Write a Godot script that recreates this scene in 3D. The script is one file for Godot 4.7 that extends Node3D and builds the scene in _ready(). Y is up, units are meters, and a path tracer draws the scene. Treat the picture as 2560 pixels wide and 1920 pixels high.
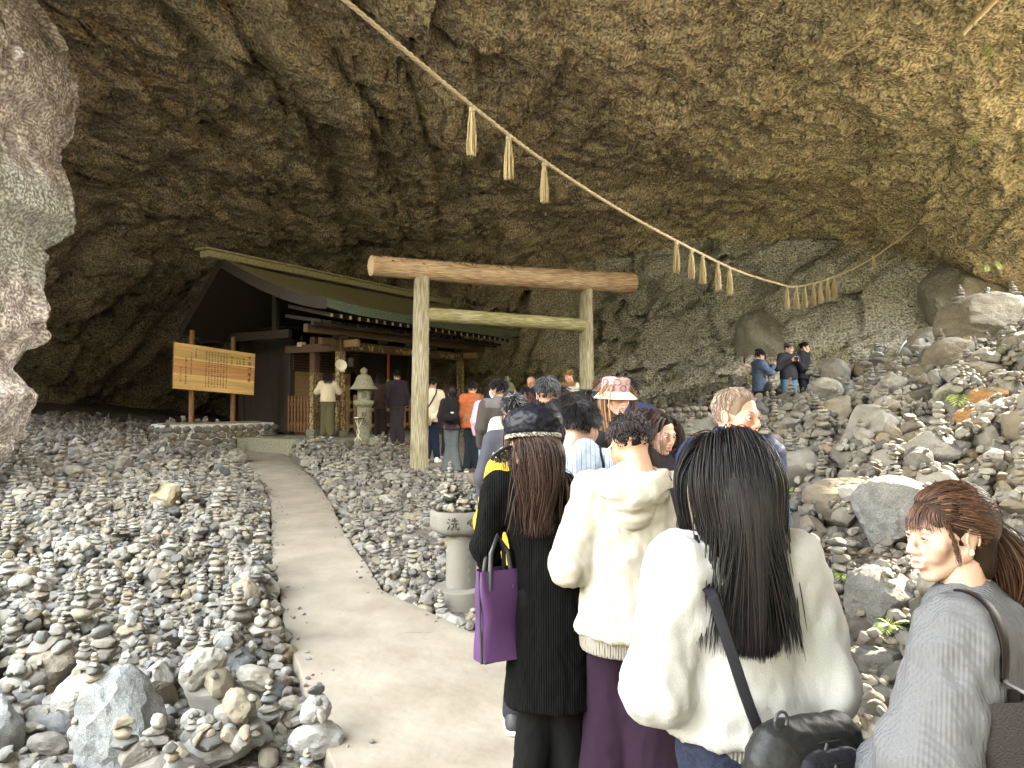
extends Node3D
# A shrine in a shallow cave: stone banks, a concrete path, a log gate, a straw rope and a queue of visitors. Metres, y up, the photographer at the origin looks along -z.

var rng := RandomNumberGenerator.new()
var M := {}                                  # materials by name
var shapes := []                             # stone meshes
var palette := []                            # stone colours (linear)

class MB:                                    # mesh builder: triangles run clockwise seen from outside
	var v := PackedVector3Array()
	var n := PackedVector3Array()
	var c := PackedColorArray()
	var uv := PackedVector2Array()
	var ix := PackedInt32Array()
	var col := Color.WHITE
	func pt(p: Vector3, u := Vector2.ZERO) -> int:
		v.append(p); c.append(col); uv.append(u)
		return v.size() - 1
	func tri(a: int, b: int, d: int) -> void:
		ix.append(a); ix.append(b); ix.append(d)
	func quad(a: int, b: int, d: int, e: int) -> void:
		ix.append_array([a, b, d, a, d, e])
	func smooth() -> void:
		n.resize(v.size())
		n.fill(Vector3.ZERO)
		for i in range(0, ix.size(), 3):
			var a := ix[i]; var b := ix[i + 1]; var d := ix[i + 2]
			var f := (v[d] - v[a]).cross(v[b] - v[a])
			n[a] += f; n[b] += f; n[d] += f
		for i in n.size():
			n[i] = n[i].normalized() if n[i].length_squared() > 1e-20 else Vector3.UP
	func creased(limit: float) -> void:      # smooth only across edges that bend less than limit (radians)
		var fn := []
		var at := []
		at.resize(v.size())
		for i in v.size(): at[i] = []
		for i in range(0, ix.size(), 3):
			fn.append((v[ix[i + 2]] - v[ix[i]]).cross(v[ix[i + 1]] - v[ix[i]]))
			for k in 3: at[ix[i + k]].append(i / 3)
		var cs := cos(limit)
		var v2 := PackedVector3Array(); var c2 := PackedColorArray(); var u2 := PackedVector2Array(); var x2 := PackedInt32Array(); var n2 := PackedVector3Array()
		for i in ix.size():
			var own: Vector3 = fn[i / 3].normalized()
			var s := Vector3.ZERO
			for f in at[ix[i]]:
				if fn[f].normalized().dot(own) > cs: s += fn[f]
			x2.append(v2.size()); v2.append(v[ix[i]]); c2.append(c[ix[i]]); u2.append(uv[ix[i]]); n2.append(s.normalized())
		v = v2; c = c2; uv = u2; ix = x2; n = n2
	func flat() -> void:
		var v2 := PackedVector3Array(); var c2 := PackedColorArray(); var u2 := PackedVector2Array(); var x2 := PackedInt32Array()
		for i in ix:
			x2.append(v2.size()); v2.append(v[i]); c2.append(c[i]); u2.append(uv[i])
		v = v2; c = c2; uv = u2; ix = x2
		smooth()
	func mesh() -> ArrayMesh:
		if n.size() != v.size():
			smooth()
		var a := []
		a.resize(Mesh.ARRAY_MAX)
		a[Mesh.ARRAY_VERTEX] = v; a[Mesh.ARRAY_NORMAL] = n; a[Mesh.ARRAY_COLOR] = c; a[Mesh.ARRAY_TEX_UV] = uv; a[Mesh.ARRAY_INDEX] = ix
		var m := ArrayMesh.new()
		m.add_surface_from_arrays(Mesh.PRIMITIVE_TRIANGLES, a)
		return m
	func hexa(p: Array) -> void:             # 8 corners: bottom 0-3 counterclockwise seen from above, top 4-7 above them; flat faces
		for f in [[0, 1, 5, 4], [1, 2, 6, 5], [2, 3, 7, 6], [3, 0, 4, 7], [4, 5, 6, 7], [3, 2, 1, 0]]:
			var a := pt(p[f[0]], Vector2(0, 0)); var b := pt(p[f[1]], Vector2(1, 0)); var d := pt(p[f[2]], Vector2(1, 1)); var e := pt(p[f[3]], Vector2(0, 1))
			tri(a, d, b); tri(a, e, d)
	func box(t: Transform3D, s: Vector3, bev := 0.0) -> void:   # a box centred on t, its edges chamfered by bev
		var h := s * 0.5
		if bev <= 0.0:
			hexa([t * Vector3(-h.x, -h.y, h.z), t * Vector3(h.x, -h.y, h.z), t * Vector3(h.x, -h.y, -h.z), t * Vector3(-h.x, -h.y, -h.z), t * Vector3(-h.x, h.y, h.z), t * Vector3(h.x, h.y, h.z), t * Vector3(h.x, h.y, -h.z), t * Vector3(-h.x, h.y, -h.z)])
			return
		var id := {}
		for sx in [-1, 1]:
			for sy in [-1, 1]:
				for sz in [-1, 1]:
					var k := Vector3(sx, sy, sz)
					for ax in 3:
						var p := k * (h - Vector3(bev, bev, bev))
						p[ax] = k[ax] * h[ax]
						id[[sx, sy, sz, ax]] = t * p
		var cen := t.origin
		for ax in 3:
			var a1 := (ax + 1) % 3; var a2 := (ax + 2) % 3
			for s0 in [-1, 1]:
				var r := []
				for q in [[-1, -1], [1, -1], [1, 1], [-1, 1]]:
					var k := [0, 0, 0]
					k[ax] = s0; k[a1] = q[0]; k[a2] = q[1]
					r.append(id[[k[0], k[1], k[2], ax]])
				face(r, cen)
			for q in [[-1, -1], [1, -1], [1, 1], [-1, 1]]:     # edges along ax
				var r := []
				for e in [[-1, a1], [1, a1], [1, a2], [-1, a2]]:
					var k := [0, 0, 0]
					k[ax] = e[0]; k[a1] = q[0]; k[a2] = q[1]
					r.append(id[[k[0], k[1], k[2], e[1]]])
				face(r, cen)
		for sx in [-1, 1]:
			for sy in [-1, 1]:
				for sz in [-1, 1]:
					face([id[[sx, sy, sz, 0]], id[[sx, sy, sz, 1]], id[[sx, sy, sz, 2]]], cen)
	func face(r: Array, cen: Vector3) -> void:   # a flat convex face turned away from cen
		var mid := Vector3.ZERO
		for p in r:
			mid += p / r.size()
		var nn: Vector3 = (r[2] - r[0]).cross(r[1] - r[0])
		if nn.dot(mid - cen) < 0.0:
			r.reverse()
		var i0 := pt(r[0])
		for k in range(1, r.size()):
			pt(r[k])
		for k in range(1, r.size() - 1):
			tri(i0, i0 + k, i0 + k + 1)
	func tube(path: Array, rad: Array, sides := 8, caps := true, twist := 0.0) -> void:   # round tube; rad holds a number per point
		var up := Vector3.UP
		var base := v.size()
		var np := path.size()
		var len := 0.0
		for i in np:
			var d: Vector3 = (path[mini(i + 1, np - 1)] - path[maxi(i - 1, 0)]).normalized()
			if absf(d.dot(up)) > 0.95:
				up = Vector3(0, 0, 1) if absf(d.z) < 0.9 else Vector3(1, 0, 0)
			var a := d.cross(up).normalized()
			var b := a.cross(d)
			up = b
			if i > 0:
				len += path[i].distance_to(path[i - 1])
			for k in sides:
				var w := TAU * k / sides + twist * i
				pt(path[i] + (a * cos(w) + b * sin(w)) * rad[i], Vector2(float(k) / sides, len))
		for i in np - 1:
			for k in sides:
				var a := base + i * sides + k
				var b := base + i * sides + (k + 1) % sides
				quad(a, a + sides, b + sides, b)
		if caps:
			for e in 2:
				var i := 0 if e == 0 else np - 1
				var m := pt(path[i], Vector2(0.5, 0.5))
				var r0 := v.size()
				for k in sides:
					pt(v[base + i * sides + k], Vector2(0, 0))
				for k in sides:
					if e == 0:
						tri(m, r0 + k, r0 + (k + 1) % sides)
					else:
						tri(m, r0 + (k + 1) % sides, r0 + k)
	func lathe(prof: Array, sides := 24, at := Vector3.ZERO, wob := 0.0) -> void:   # prof: Vector2(radius, height) from bottom to top
		var base := v.size()
		for i in prof.size():
			for k in sides + 1:
				var w := TAU * k / sides
				var r: float = prof[i].x * (1.0 + wob * sin(w * 3.0 + prof[i].y * 9.0))
				pt(at + Vector3(r * cos(w), prof[i].y, -r * sin(w)), Vector2(float(k) / sides, prof[i].y))
		for i in prof.size() - 1:
			for k in sides:
				var a := base + i * (sides + 1) + k
				quad(a, a + sides + 1, a + sides + 2, a + 1)
	func grid(nu: int, nv: int, f: Callable, flip := false) -> void:
		var base := v.size()
		for j in nv + 1:
			for i in nu + 1:
				pt(f.call(float(i) / nu, float(j) / nv), Vector2(float(i) / nu, float(j) / nv))
		for j in nv:
			for i in nu:
				var a := base + j * (nu + 1) + i
				if flip:
					quad(a, a + 1, a + nu + 2, a + nu + 1)
				else:
					quad(a, a + nu + 1, a + nu + 2, a + 1)

func add(node: Node3D, called: String, parent: Node = self) -> Node3D:
	node.name = called
	parent.add_child(node, true)
	return node
func tag(o: Node3D, label: String, category := "", group := "", kind := "") -> Node3D:
	if label: o.set_meta("label", label)
	if category: o.set_meta("category", category)
	if group: o.set_meta("group", group)
	if kind: o.set_meta("kind", kind)
	return o
func thing(called: String, label: String, category: String, at := Vector3.ZERO, turn := 0.0, group := "") -> Node3D:
	var o := Node3D.new()
	add(o, called)
	o.position = at
	o.rotation.y = turn
	return tag(o, label, category, group)
func mi(called: String, mesh: Mesh, mat: Material, parent: Node = self) -> MeshInstance3D:
	var o := MeshInstance3D.new()
	o.mesh = mesh
	o.material_override = mat
	add(o, called, parent)
	return o
func ob(called: String, b: MB, mat: Material, parent: Node = self) -> MeshInstance3D:
	return mi(called, b.mesh(), mat, parent)

func lin(r: float, g: float, b: float) -> Color:       # an albedo given in linear values
	return Color(r, g, b).linear_to_srgb()
func noise_tex(freq: float, oct: int, lo: Color, hi: Color, kind := FastNoiseLite.TYPE_SIMPLEX_SMOOTH, size := 512, sd := 1, mid := -1.0) -> NoiseTexture2D:
	var f := FastNoiseLite.new()
	f.seed = sd; f.noise_type = kind; f.frequency = freq; f.fractal_octaves = oct
	var t := NoiseTexture2D.new()
	t.width = size; t.height = size; t.seamless = true; t.noise = f
	var g := Gradient.new()
	g.set_color(0, lo); g.set_color(1, hi)
	if mid > 0.0:
		g.set_offset(0, mid - 0.12); g.set_offset(1, mid + 0.12)
	t.color_ramp = g
	return t
func crack_tex(freq: float, lo: Color, hi: Color, sd: int) -> NoiseTexture2D:     # crazed rock: dark cracks round uneven plates
	var f := FastNoiseLite.new()
	f.seed = sd; f.noise_type = FastNoiseLite.TYPE_CELLULAR; f.frequency = freq; f.fractal_octaves = 4; f.fractal_gain = 0.62
	f.cellular_return_type = FastNoiseLite.RETURN_DISTANCE2_SUB
	f.domain_warp_enabled = true; f.domain_warp_amplitude = 36.0; f.domain_warp_frequency = 0.012
	var t := NoiseTexture2D.new()
	t.width = 1024; t.height = 1024; t.seamless = true; t.noise = f
	var g := Gradient.new()
	g.set_color(0, lo); g.set_color(1, hi)
	g.set_offset(0, 0.08); g.set_offset(1, 0.5)
	t.color_ramp = g
	return t
func norm_tex(freq: float, oct: int, strength: float, kind := FastNoiseLite.TYPE_SIMPLEX_SMOOTH, size := 512, sd := 1) -> NoiseTexture2D:
	var f := FastNoiseLite.new()
	f.seed = sd; f.noise_type = kind; f.frequency = freq; f.fractal_octaves = oct
	if kind == FastNoiseLite.TYPE_CELLULAR:
		f.cellular_return_type = FastNoiseLite.RETURN_DISTANCE
	var t := NoiseTexture2D.new()
	t.width = size; t.height = size; t.seamless = true; t.noise = f; t.as_normal_map = true; t.bump_strength = strength
	return t
func mat(name_: String, color: Color, rough := 0.8, tex: Texture2D = null, scale := 1.0, normal: Texture2D = null, nscale := 1.0, vcol := false, world := false) -> StandardMaterial3D:
	var m := StandardMaterial3D.new()
	m.resource_name = name_
	m.albedo_color = color
	m.roughness = rough
	m.vertex_color_use_as_albedo = vcol
	if tex:
		m.albedo_texture = tex
	if normal:
		m.normal_enabled = true; m.normal_texture = normal; m.normal_scale = nscale
	if tex or normal:
		m.uv1_triplanar = true; m.uv1_world_triplanar = world; m.uv1_scale = Vector3(scale, scale, scale)
	M[name_] = m
	return m
func img_tex(im: Image) -> ImageTexture:
	return ImageTexture.create_from_image(im)

func lookup(tab: Array, t: float) -> float:            # piecewise-linear, tab = [[t, value], ...] rising
	if t <= tab[0][0]: return tab[0][1]
	for i in tab.size() - 1:
		if t <= tab[i + 1][0]:
			return lerpf(tab[i][1], tab[i + 1][1], (t - tab[i][0]) / (tab[i + 1][0] - tab[i][0]))
	return tab[-1][1]
func ss(a: float, b: float, t: float) -> float:
	return smoothstep(a, b, t)

var t_start := 0
func lap(what: String) -> void:
	print("%s %.1f s" % [what, (Time.get_ticks_msec() - t_start) / 1000.0])

func _ready() -> void:
	t_start = Time.get_ticks_msec()
	rng.seed = 20240411
	var cam := Camera3D.new()
	cam.fov = 56.8
	cam.near = 0.05
	cam.far = 400.0
	cam.position = Vector3(0, 1.62, 0)
	cam.rotation_degrees = Vector3(1.6, 0, 0)
	add(cam, "camera")
	cam.current = true
	var we := WorldEnvironment.new()
	we.name = "world"
	var e := Environment.new()
	e.background_mode = Environment.BG_SKY
	var sky := Sky.new()
	var sm := ProceduralSkyMaterial.new()
	sm.sky_top_color = Color(0.68, 0.72, 0.76)
	sm.sky_horizon_color = Color(1.0, 0.95, 0.85)
	sm.sky_curve = 0.3
	sm.ground_bottom_color = Color(0.25, 0.25, 0.2)
	sm.ground_horizon_color = Color(0.5, 0.52, 0.42)
	sky.sky_material = sm
	e.sky = sky
	e.tonemap_mode = Environment.TONE_MAPPER_LINEAR
	e.tonemap_exposure = 12.0
	e.background_energy_multiplier = 4.0
	e.sdfgi_enabled = true
	e.ssao_enabled = true
	e.ssil_enabled = true
	we.environment = e
	add_child(we)
	var sun := DirectionalLight3D.new()
	add(sun, "sun")
	sun.light_color = Color(1.0, 0.93, 0.8)
	sun.light_energy = 1.3
	sun.light_angular_distance = 1.0
	sun.shadow_enabled = true
	sun.look_at_from_position(Vector3(10.0, 9.0, -7.0), Vector3.ZERO)
	materials()
	make_shapes()
	setting()
	lap("setting")
	shrine()
	lantern()
	sign_board()
	torii()
	rope()
	basin()
	small_walls()
	lap("built things")
	stones()
	lap("stones")
	plants()
	people()
	lap("people")

# ---------------------------------------------------------------- the lie of the land
var XL := [[-6.0, 0.9], [0.0, 0.45], [2.0, -0.28], [3.16, -0.77], [3.97, -1.14], [5.29, -1.68], [7.2, -2.42], [10.6, -3.58], [17.1, -6.6], [19.0, -7.6]]
var XR1 := [[5.04, -0.27], [5.61, -0.73], [5.96, -1.05], [8.26, -1.94], [9.99, -2.52], [12.26, -3.37], [17.1, -5.54], [19.0, -6.4]]
var XQ := [[5.04, -0.27], [5.6, -0.12], [7.0, -0.12], [10.0, -0.3], [11.9, -0.75], [13.3, -1.4], [14.8, -1.95], [17.0, -2.6], [19.5, -3.0]]
var XR := [[-6.0, 2.2], [2.0, 1.35], [4.0, 1.5], [7.0, 1.6], [11.0, 1.3], [14.0, 0.9], [17.0, 0.5], [19.5, 0.0]]
var RISE := [[0.0, 0.3], [3.0, 0.36], [5.5, 0.42], [9.0, 0.46], [13.0, 0.33], [15.0, 0.17], [16.2, 0.14], [18.5, 0.26], [24.0, 0.26]]
var BANK := [[0.0, 0.03], [5.0, 0.04], [8.0, 0.08], [13.0, 0.16], [24.0, 0.16]]
var hump := FastNoiseLite.new()

func base_y(z: float) -> float:
	var d := -z
	if d < 5.0: return 0.0
	if d < 17.0: return 0.04 * (d - 5.0)
	return minf(0.48 + 0.1 * (d - 17.0), 0.8)
func mound(x: float, z: float, mx: float, mz: float, h: float, s: float) -> float:
	return h * exp(-((x - mx) ** 2 + (z - mz) ** 2) / (2.0 * s * s))
func ground_y(x: float, z: float) -> float:
	var d := -z
	var y := base_y(z)
	var xr := lookup(XR, d)
	var xl := lookup(XL, d)
	if x > xr:
		var t := x - xr
		y += lookup(RISE, d) * t * ss(0.0, 0.9, t)
		y = minf(y, 4.3)
	elif x < xl:
		var t := xl - x
		y += lookup(BANK, d) * t
	elif d > 5.0:
		y += mound(x, z, -3.6, -15.4, 0.3, 1.0) + mound(x, z, -2.6, -12.4, 0.16, 0.9) + mound(x, z, -1.1, -8.2, 0.1, 0.5)
	return y - 0.05 + 0.05 * hump.get_noise_2d(x * 60.0, z * 60.0)
func on_path(x: float, z: float, m := 0.0) -> bool:
	var d := -z
	var l := lookup(XL, d) - m
	var r := lookup(XR, d) + m
	if d <= 5.04:
		return x > l and x < r
	if d > 17.15 + m: 
		return d < 19.5 and x > lookup(XQ, d) - m and x < r
	return (x > l and x < lookup(XR1, d) + m) or (x > lookup(XQ, d) - m and x < r)

func materials() -> void:
	hump.seed = 5; hump.frequency = 0.02; hump.fractal_octaves = 2
	var grain := noise_tex(0.03, 5, Color(0.55, 0.55, 0.55), Color(1, 1, 1), FastNoiseLite.TYPE_SIMPLEX_SMOOTH, 512, 3)
	var fine_n := norm_tex(0.05, 5, 6.0, FastNoiseLite.TYPE_SIMPLEX_SMOOTH, 512, 4)
	var rough_n := norm_tex(0.012, 6, 14.0, FastNoiseLite.TYPE_SIMPLEX, 1024, 8)
	var speck := noise_tex(0.09, 4, Color(0.5, 0.5, 0.5), Color(1, 1, 1), FastNoiseLite.TYPE_SIMPLEX, 512, 9)
	M.grain_tex = grain; M.fine_n = fine_n; M.rough_n = rough_n
	mat("stone_stuff", Color.WHITE, 0.85, speck, 2.2, fine_n, 0.7, true, false)
	var rock := mat("cave_rock", Color.WHITE, 0.92, noise_tex(0.03, 7, Color(0.60, 0.57, 0.53), Color(1, 1, 1), FastNoiseLite.TYPE_SIMPLEX, 1024, 11, 0.47), 0.43, rough_n, 2.8, true, false)
	rock.heightmap_enabled = true
	rock.heightmap_scale = 6.0
	rock.heightmap_texture = crack_tex(0.006, Color.BLACK, Color.WHITE, 11)
	# pale flecks of lichen and mineral on the outer rock
	mat("outer_rock", Color.WHITE, 0.9, noise_tex(0.022, 6, Color(0.60, 0.56, 0.55), Color(1, 1, 1), FastNoiseLite.TYPE_SIMPLEX, 1024, 13, 0.52), 0.7, rough_n, 1.6, true, false)
	mat("dirt", Color.WHITE, 0.95, noise_tex(0.05, 5, Color(0.4, 0.4, 0.4), Color(1, 1, 1), FastNoiseLite.TYPE_SIMPLEX, 512, 14), 0.8, rough_n, 1.0, true, true)
	mat("concrete", lin(0.21, 0.18, 0.14), 0.9, noise_tex(0.006, 7, Color(0.82, 0.80, 0.77), Color(1, 1, 1), FastNoiseLite.TYPE_SIMPLEX_SMOOTH, 1024, 15), 0.3, fine_n, 0.12, false, true)
	mat("granite", lin(0.195, 0.18, 0.15), 0.85, noise_tex(0.22, 3, Color(0.55, 0.55, 0.55), Color(1, 1, 1), FastNoiseLite.TYPE_SIMPLEX, 512, 16), 3.0, fine_n, 0.4)
	mat("old_stone", lin(0.30, 0.28, 0.19), 0.9, grain, 1.5, fine_n, 0.6)
	var wood_n := norm_tex(0.02, 4, 3.0, FastNoiseLite.TYPE_SIMPLEX_SMOOTH, 512, 17)
	M.wood_n = wood_n
	var wt := noise_tex(0.02, 5, Color(0.42, 0.38, 0.32), Color(1, 1, 1), FastNoiseLite.TYPE_SIMPLEX_SMOOTH, 512, 18)
	M.wood_tex = wt
	for w in [["dark_wood", lin(0.045, 0.031, 0.018)], ["brown_wood", lin(0.18, 0.105, 0.05)], ["pale_wood", lin(0.42, 0.27, 0.11)], ["orange_wood", lin(0.68, 0.50, 0.32)], ["post_wood", lin(0.50, 0.46, 0.34)], ["cedar_post", lin(0.30, 0.155, 0.06)]]:
		var m := mat(w[0], w[1], 0.7, wt, 1.0, wood_n, 0.5)
		if w[0] in ["post_wood", "orange_wood"]: m.uv1_triplanar = false
		m.uv1_scale = Vector3(5, 0.22, 1) if w[0] in ["post_wood", "orange_wood"] else Vector3(9, 0.7, 9) if w[0] in ["post_wood", "cedar_post", "pale_wood"] else Vector3(0.8, 9, 9)
	mat("copper_roof", lin(0.58, 0.51, 0.29), 0.62, grain, 1.0, fine_n, 0.3)
	mat("copper_edge", lin(0.21, 0.27, 0.19), 0.6, grain, 1.0, fine_n, 0.3)
	mat("white_paint", lin(0.62, 0.56, 0.42), 0.7)
	mat("end_paint", lin(0.34, 0.28, 0.18), 0.8)
	mat("straw", lin(0.68, 0.54, 0.30), 0.8, grain, 6.0)
	mat("rope_straw", lin(0.60, 0.49, 0.32), 0.85, grain, 8.0)
	mat("black", lin(0.012, 0.012, 0.014), 0.6)
	mat("ink", lin(0.02, 0.018, 0.015), 0.8)
	mat("steel", lin(0.45, 0.46, 0.47), 0.4).metallic = 0.8

# ---------------------------------------------------------------- ground, paths, cave
func setting() -> void:
	var b := MB.new()
	var xs := [-300.0, -120.0, -60.0, -35.0, -24.0, -20.0]
	var zs := [-300.0, -120.0, -70.0, -45.0, -36.0, -32.0]
	var q := -18.0
	while q <= 18.0: xs.append(q); q += 0.22
	xs.append_array([20.0, 24.0, 35.0, 60.0, 120.0, 300.0])
	q = -30.0
	while q <= 5.0: zs.append(q); q += 0.22
	zs.append_array([8.0, 14.0, 25.0, 60.0, 120.0, 300.0])
	for z in zs:
		for x in xs:
			var y := ground_y(clampf(x, -16, 16), clampf(z, -28, 8))
			if z > 7.0:                       # unseen opposite bank of the ravine, raised to block the low sky
				y += 24.0 * ss(9.0, 42.0, z) + 0.03 * (z - 7.0)
			if on_path(x, z, 0.05):
				y = base_y(z) - 0.1
			var f := 0.5 + 0.5 * hump.get_noise_2d(x * 25.0, z * 25.0 + 90.0)
			b.col = Color(0.20, 0.175, 0.13).lerp(Color(0.12, 0.10, 0.075), f)
			if x > 3.4:                       # ochre soil on the open slope, lightened to bounce sun onto the roof
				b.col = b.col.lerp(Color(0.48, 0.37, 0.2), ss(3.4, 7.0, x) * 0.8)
			if z > 1.5:                       # unseen gravel and dry grass across the stream, kept pale to bounce light
				b.col = b.col.lerp(Color(0.52, 0.47, 0.34).lerp(Color(0.42, 0.41, 0.22), f), ss(1.5, 4.0, z))
			if z > 11.0:                      # unseen wooded slope, added dark to cut the low sky light
				b.col = b.col.lerp(Color(0.11, 0.12, 0.05), ss(11.0, 16.0, z))
			b.pt(Vector3(x, y, z))
	for j in zs.size() - 1:
		for i in xs.size() - 1:
			var a := j * xs.size() + i
			b.quad(a, a + 1, a + xs.size() + 1, a + xs.size())
	tag(ob("ground", b, M.dirt), "bare brown earth and grit under the stones of the cave floor", "", "", "structure")
	path_strip("path", "pale concrete path bending between the stone banks", [[-6.0, 5.04, XL, XR], [5.04, 17.15, XL, XR1], [5.04, 19.4, XQ, XR]])
	cave()
	left_rock()

func path_strip(called: String, label: String, parts: Array) -> void:
	var b := MB.new()
	for p in parts:
		var n := int((p[1] - p[0]) / 0.2)
		var top := []
		for j in n + 1:
			var d: float = lerpf(p[0], p[1], float(j) / n)
			var y := base_y(-d) + 0.01
			var wob := 0.02 * hump.get_noise_2d(d * 300.0, 7.0)
			var l := lookup(p[2], d) + (wob if d != 5.04 else 0.0)
			var r := lookup(p[3], d) - (wob if d != 5.04 else 0.0)
			var row := []
			for v in [[l, -0.16], [l, -0.012], [l + 0.012, 0.0]]:
				row.append(b.pt(Vector3(v[0], y + v[1], -d)))
			for k in range(1, 12):
				var x := lerpf(l + 0.012, r - 0.012, k / 12.0)
				row.append(b.pt(Vector3(x, y + 0.006 * hump.get_noise_2d(x * 90.0, d * 90.0), -d)))
			for v in [[r - 0.012, 0.0], [r, -0.012], [r, -0.16]]:
				row.append(b.pt(Vector3(v[0], y + v[1], -d)))
			top.append(row)
		for j in n:
			for k in top[0].size() - 1:
				b.quad(top[j][k], top[j + 1][k], top[j + 1][k + 1], top[j][k + 1])
	tag(ob(called, b, M.concrete), label, "", "", "structure")

var v_c := Vector3.ZERO                      # results of blocks(): the block's centre, its tilt, and how far the next block is
var v_t := Vector3.ZERO
var v_h := 0.0
var v_gap := 0.0
func blocks(q: Vector3) -> void:
	var ix := floorf(q.x - 0.5); var iy := floorf(q.y - 0.5); var iz := floorf(q.z - 0.5)
	var f1 := 99.0; var f2 := 99.0
	for dz in 2:
		for dy in 2:
			for dx in 2:
				var a := ix + dx; var b := iy + dy; var c := iz + dz
				var s := sin(a * 127.1 + b * 311.7 + c * 74.7) * 43758.5
				var h1 := s - floorf(s)
				var h2 := h1 * 57.31 - floorf(h1 * 57.31)
				var h3 := h2 * 91.17 - floorf(h2 * 91.17)
				var px := a + 0.1 + 0.8 * h1; var py := b + 0.1 + 0.8 * h2; var pz := c + 0.1 + 0.8 * h3
				var d := (q.x - px) * (q.x - px) + (q.y - py) * (q.y - py) + (q.z - pz) * (q.z - pz)
				if d < f1:
					f2 = f1; f1 = d
					v_c = Vector3(px, py, pz); v_h = h2 * 2.0 - 1.0
					v_t = Vector3(h1 - 0.5, h3 - 0.5, h2 - 0.5)
				elif d < f2:
					f2 = d
	v_gap = sqrt(f2) - sqrt(f1)

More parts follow.
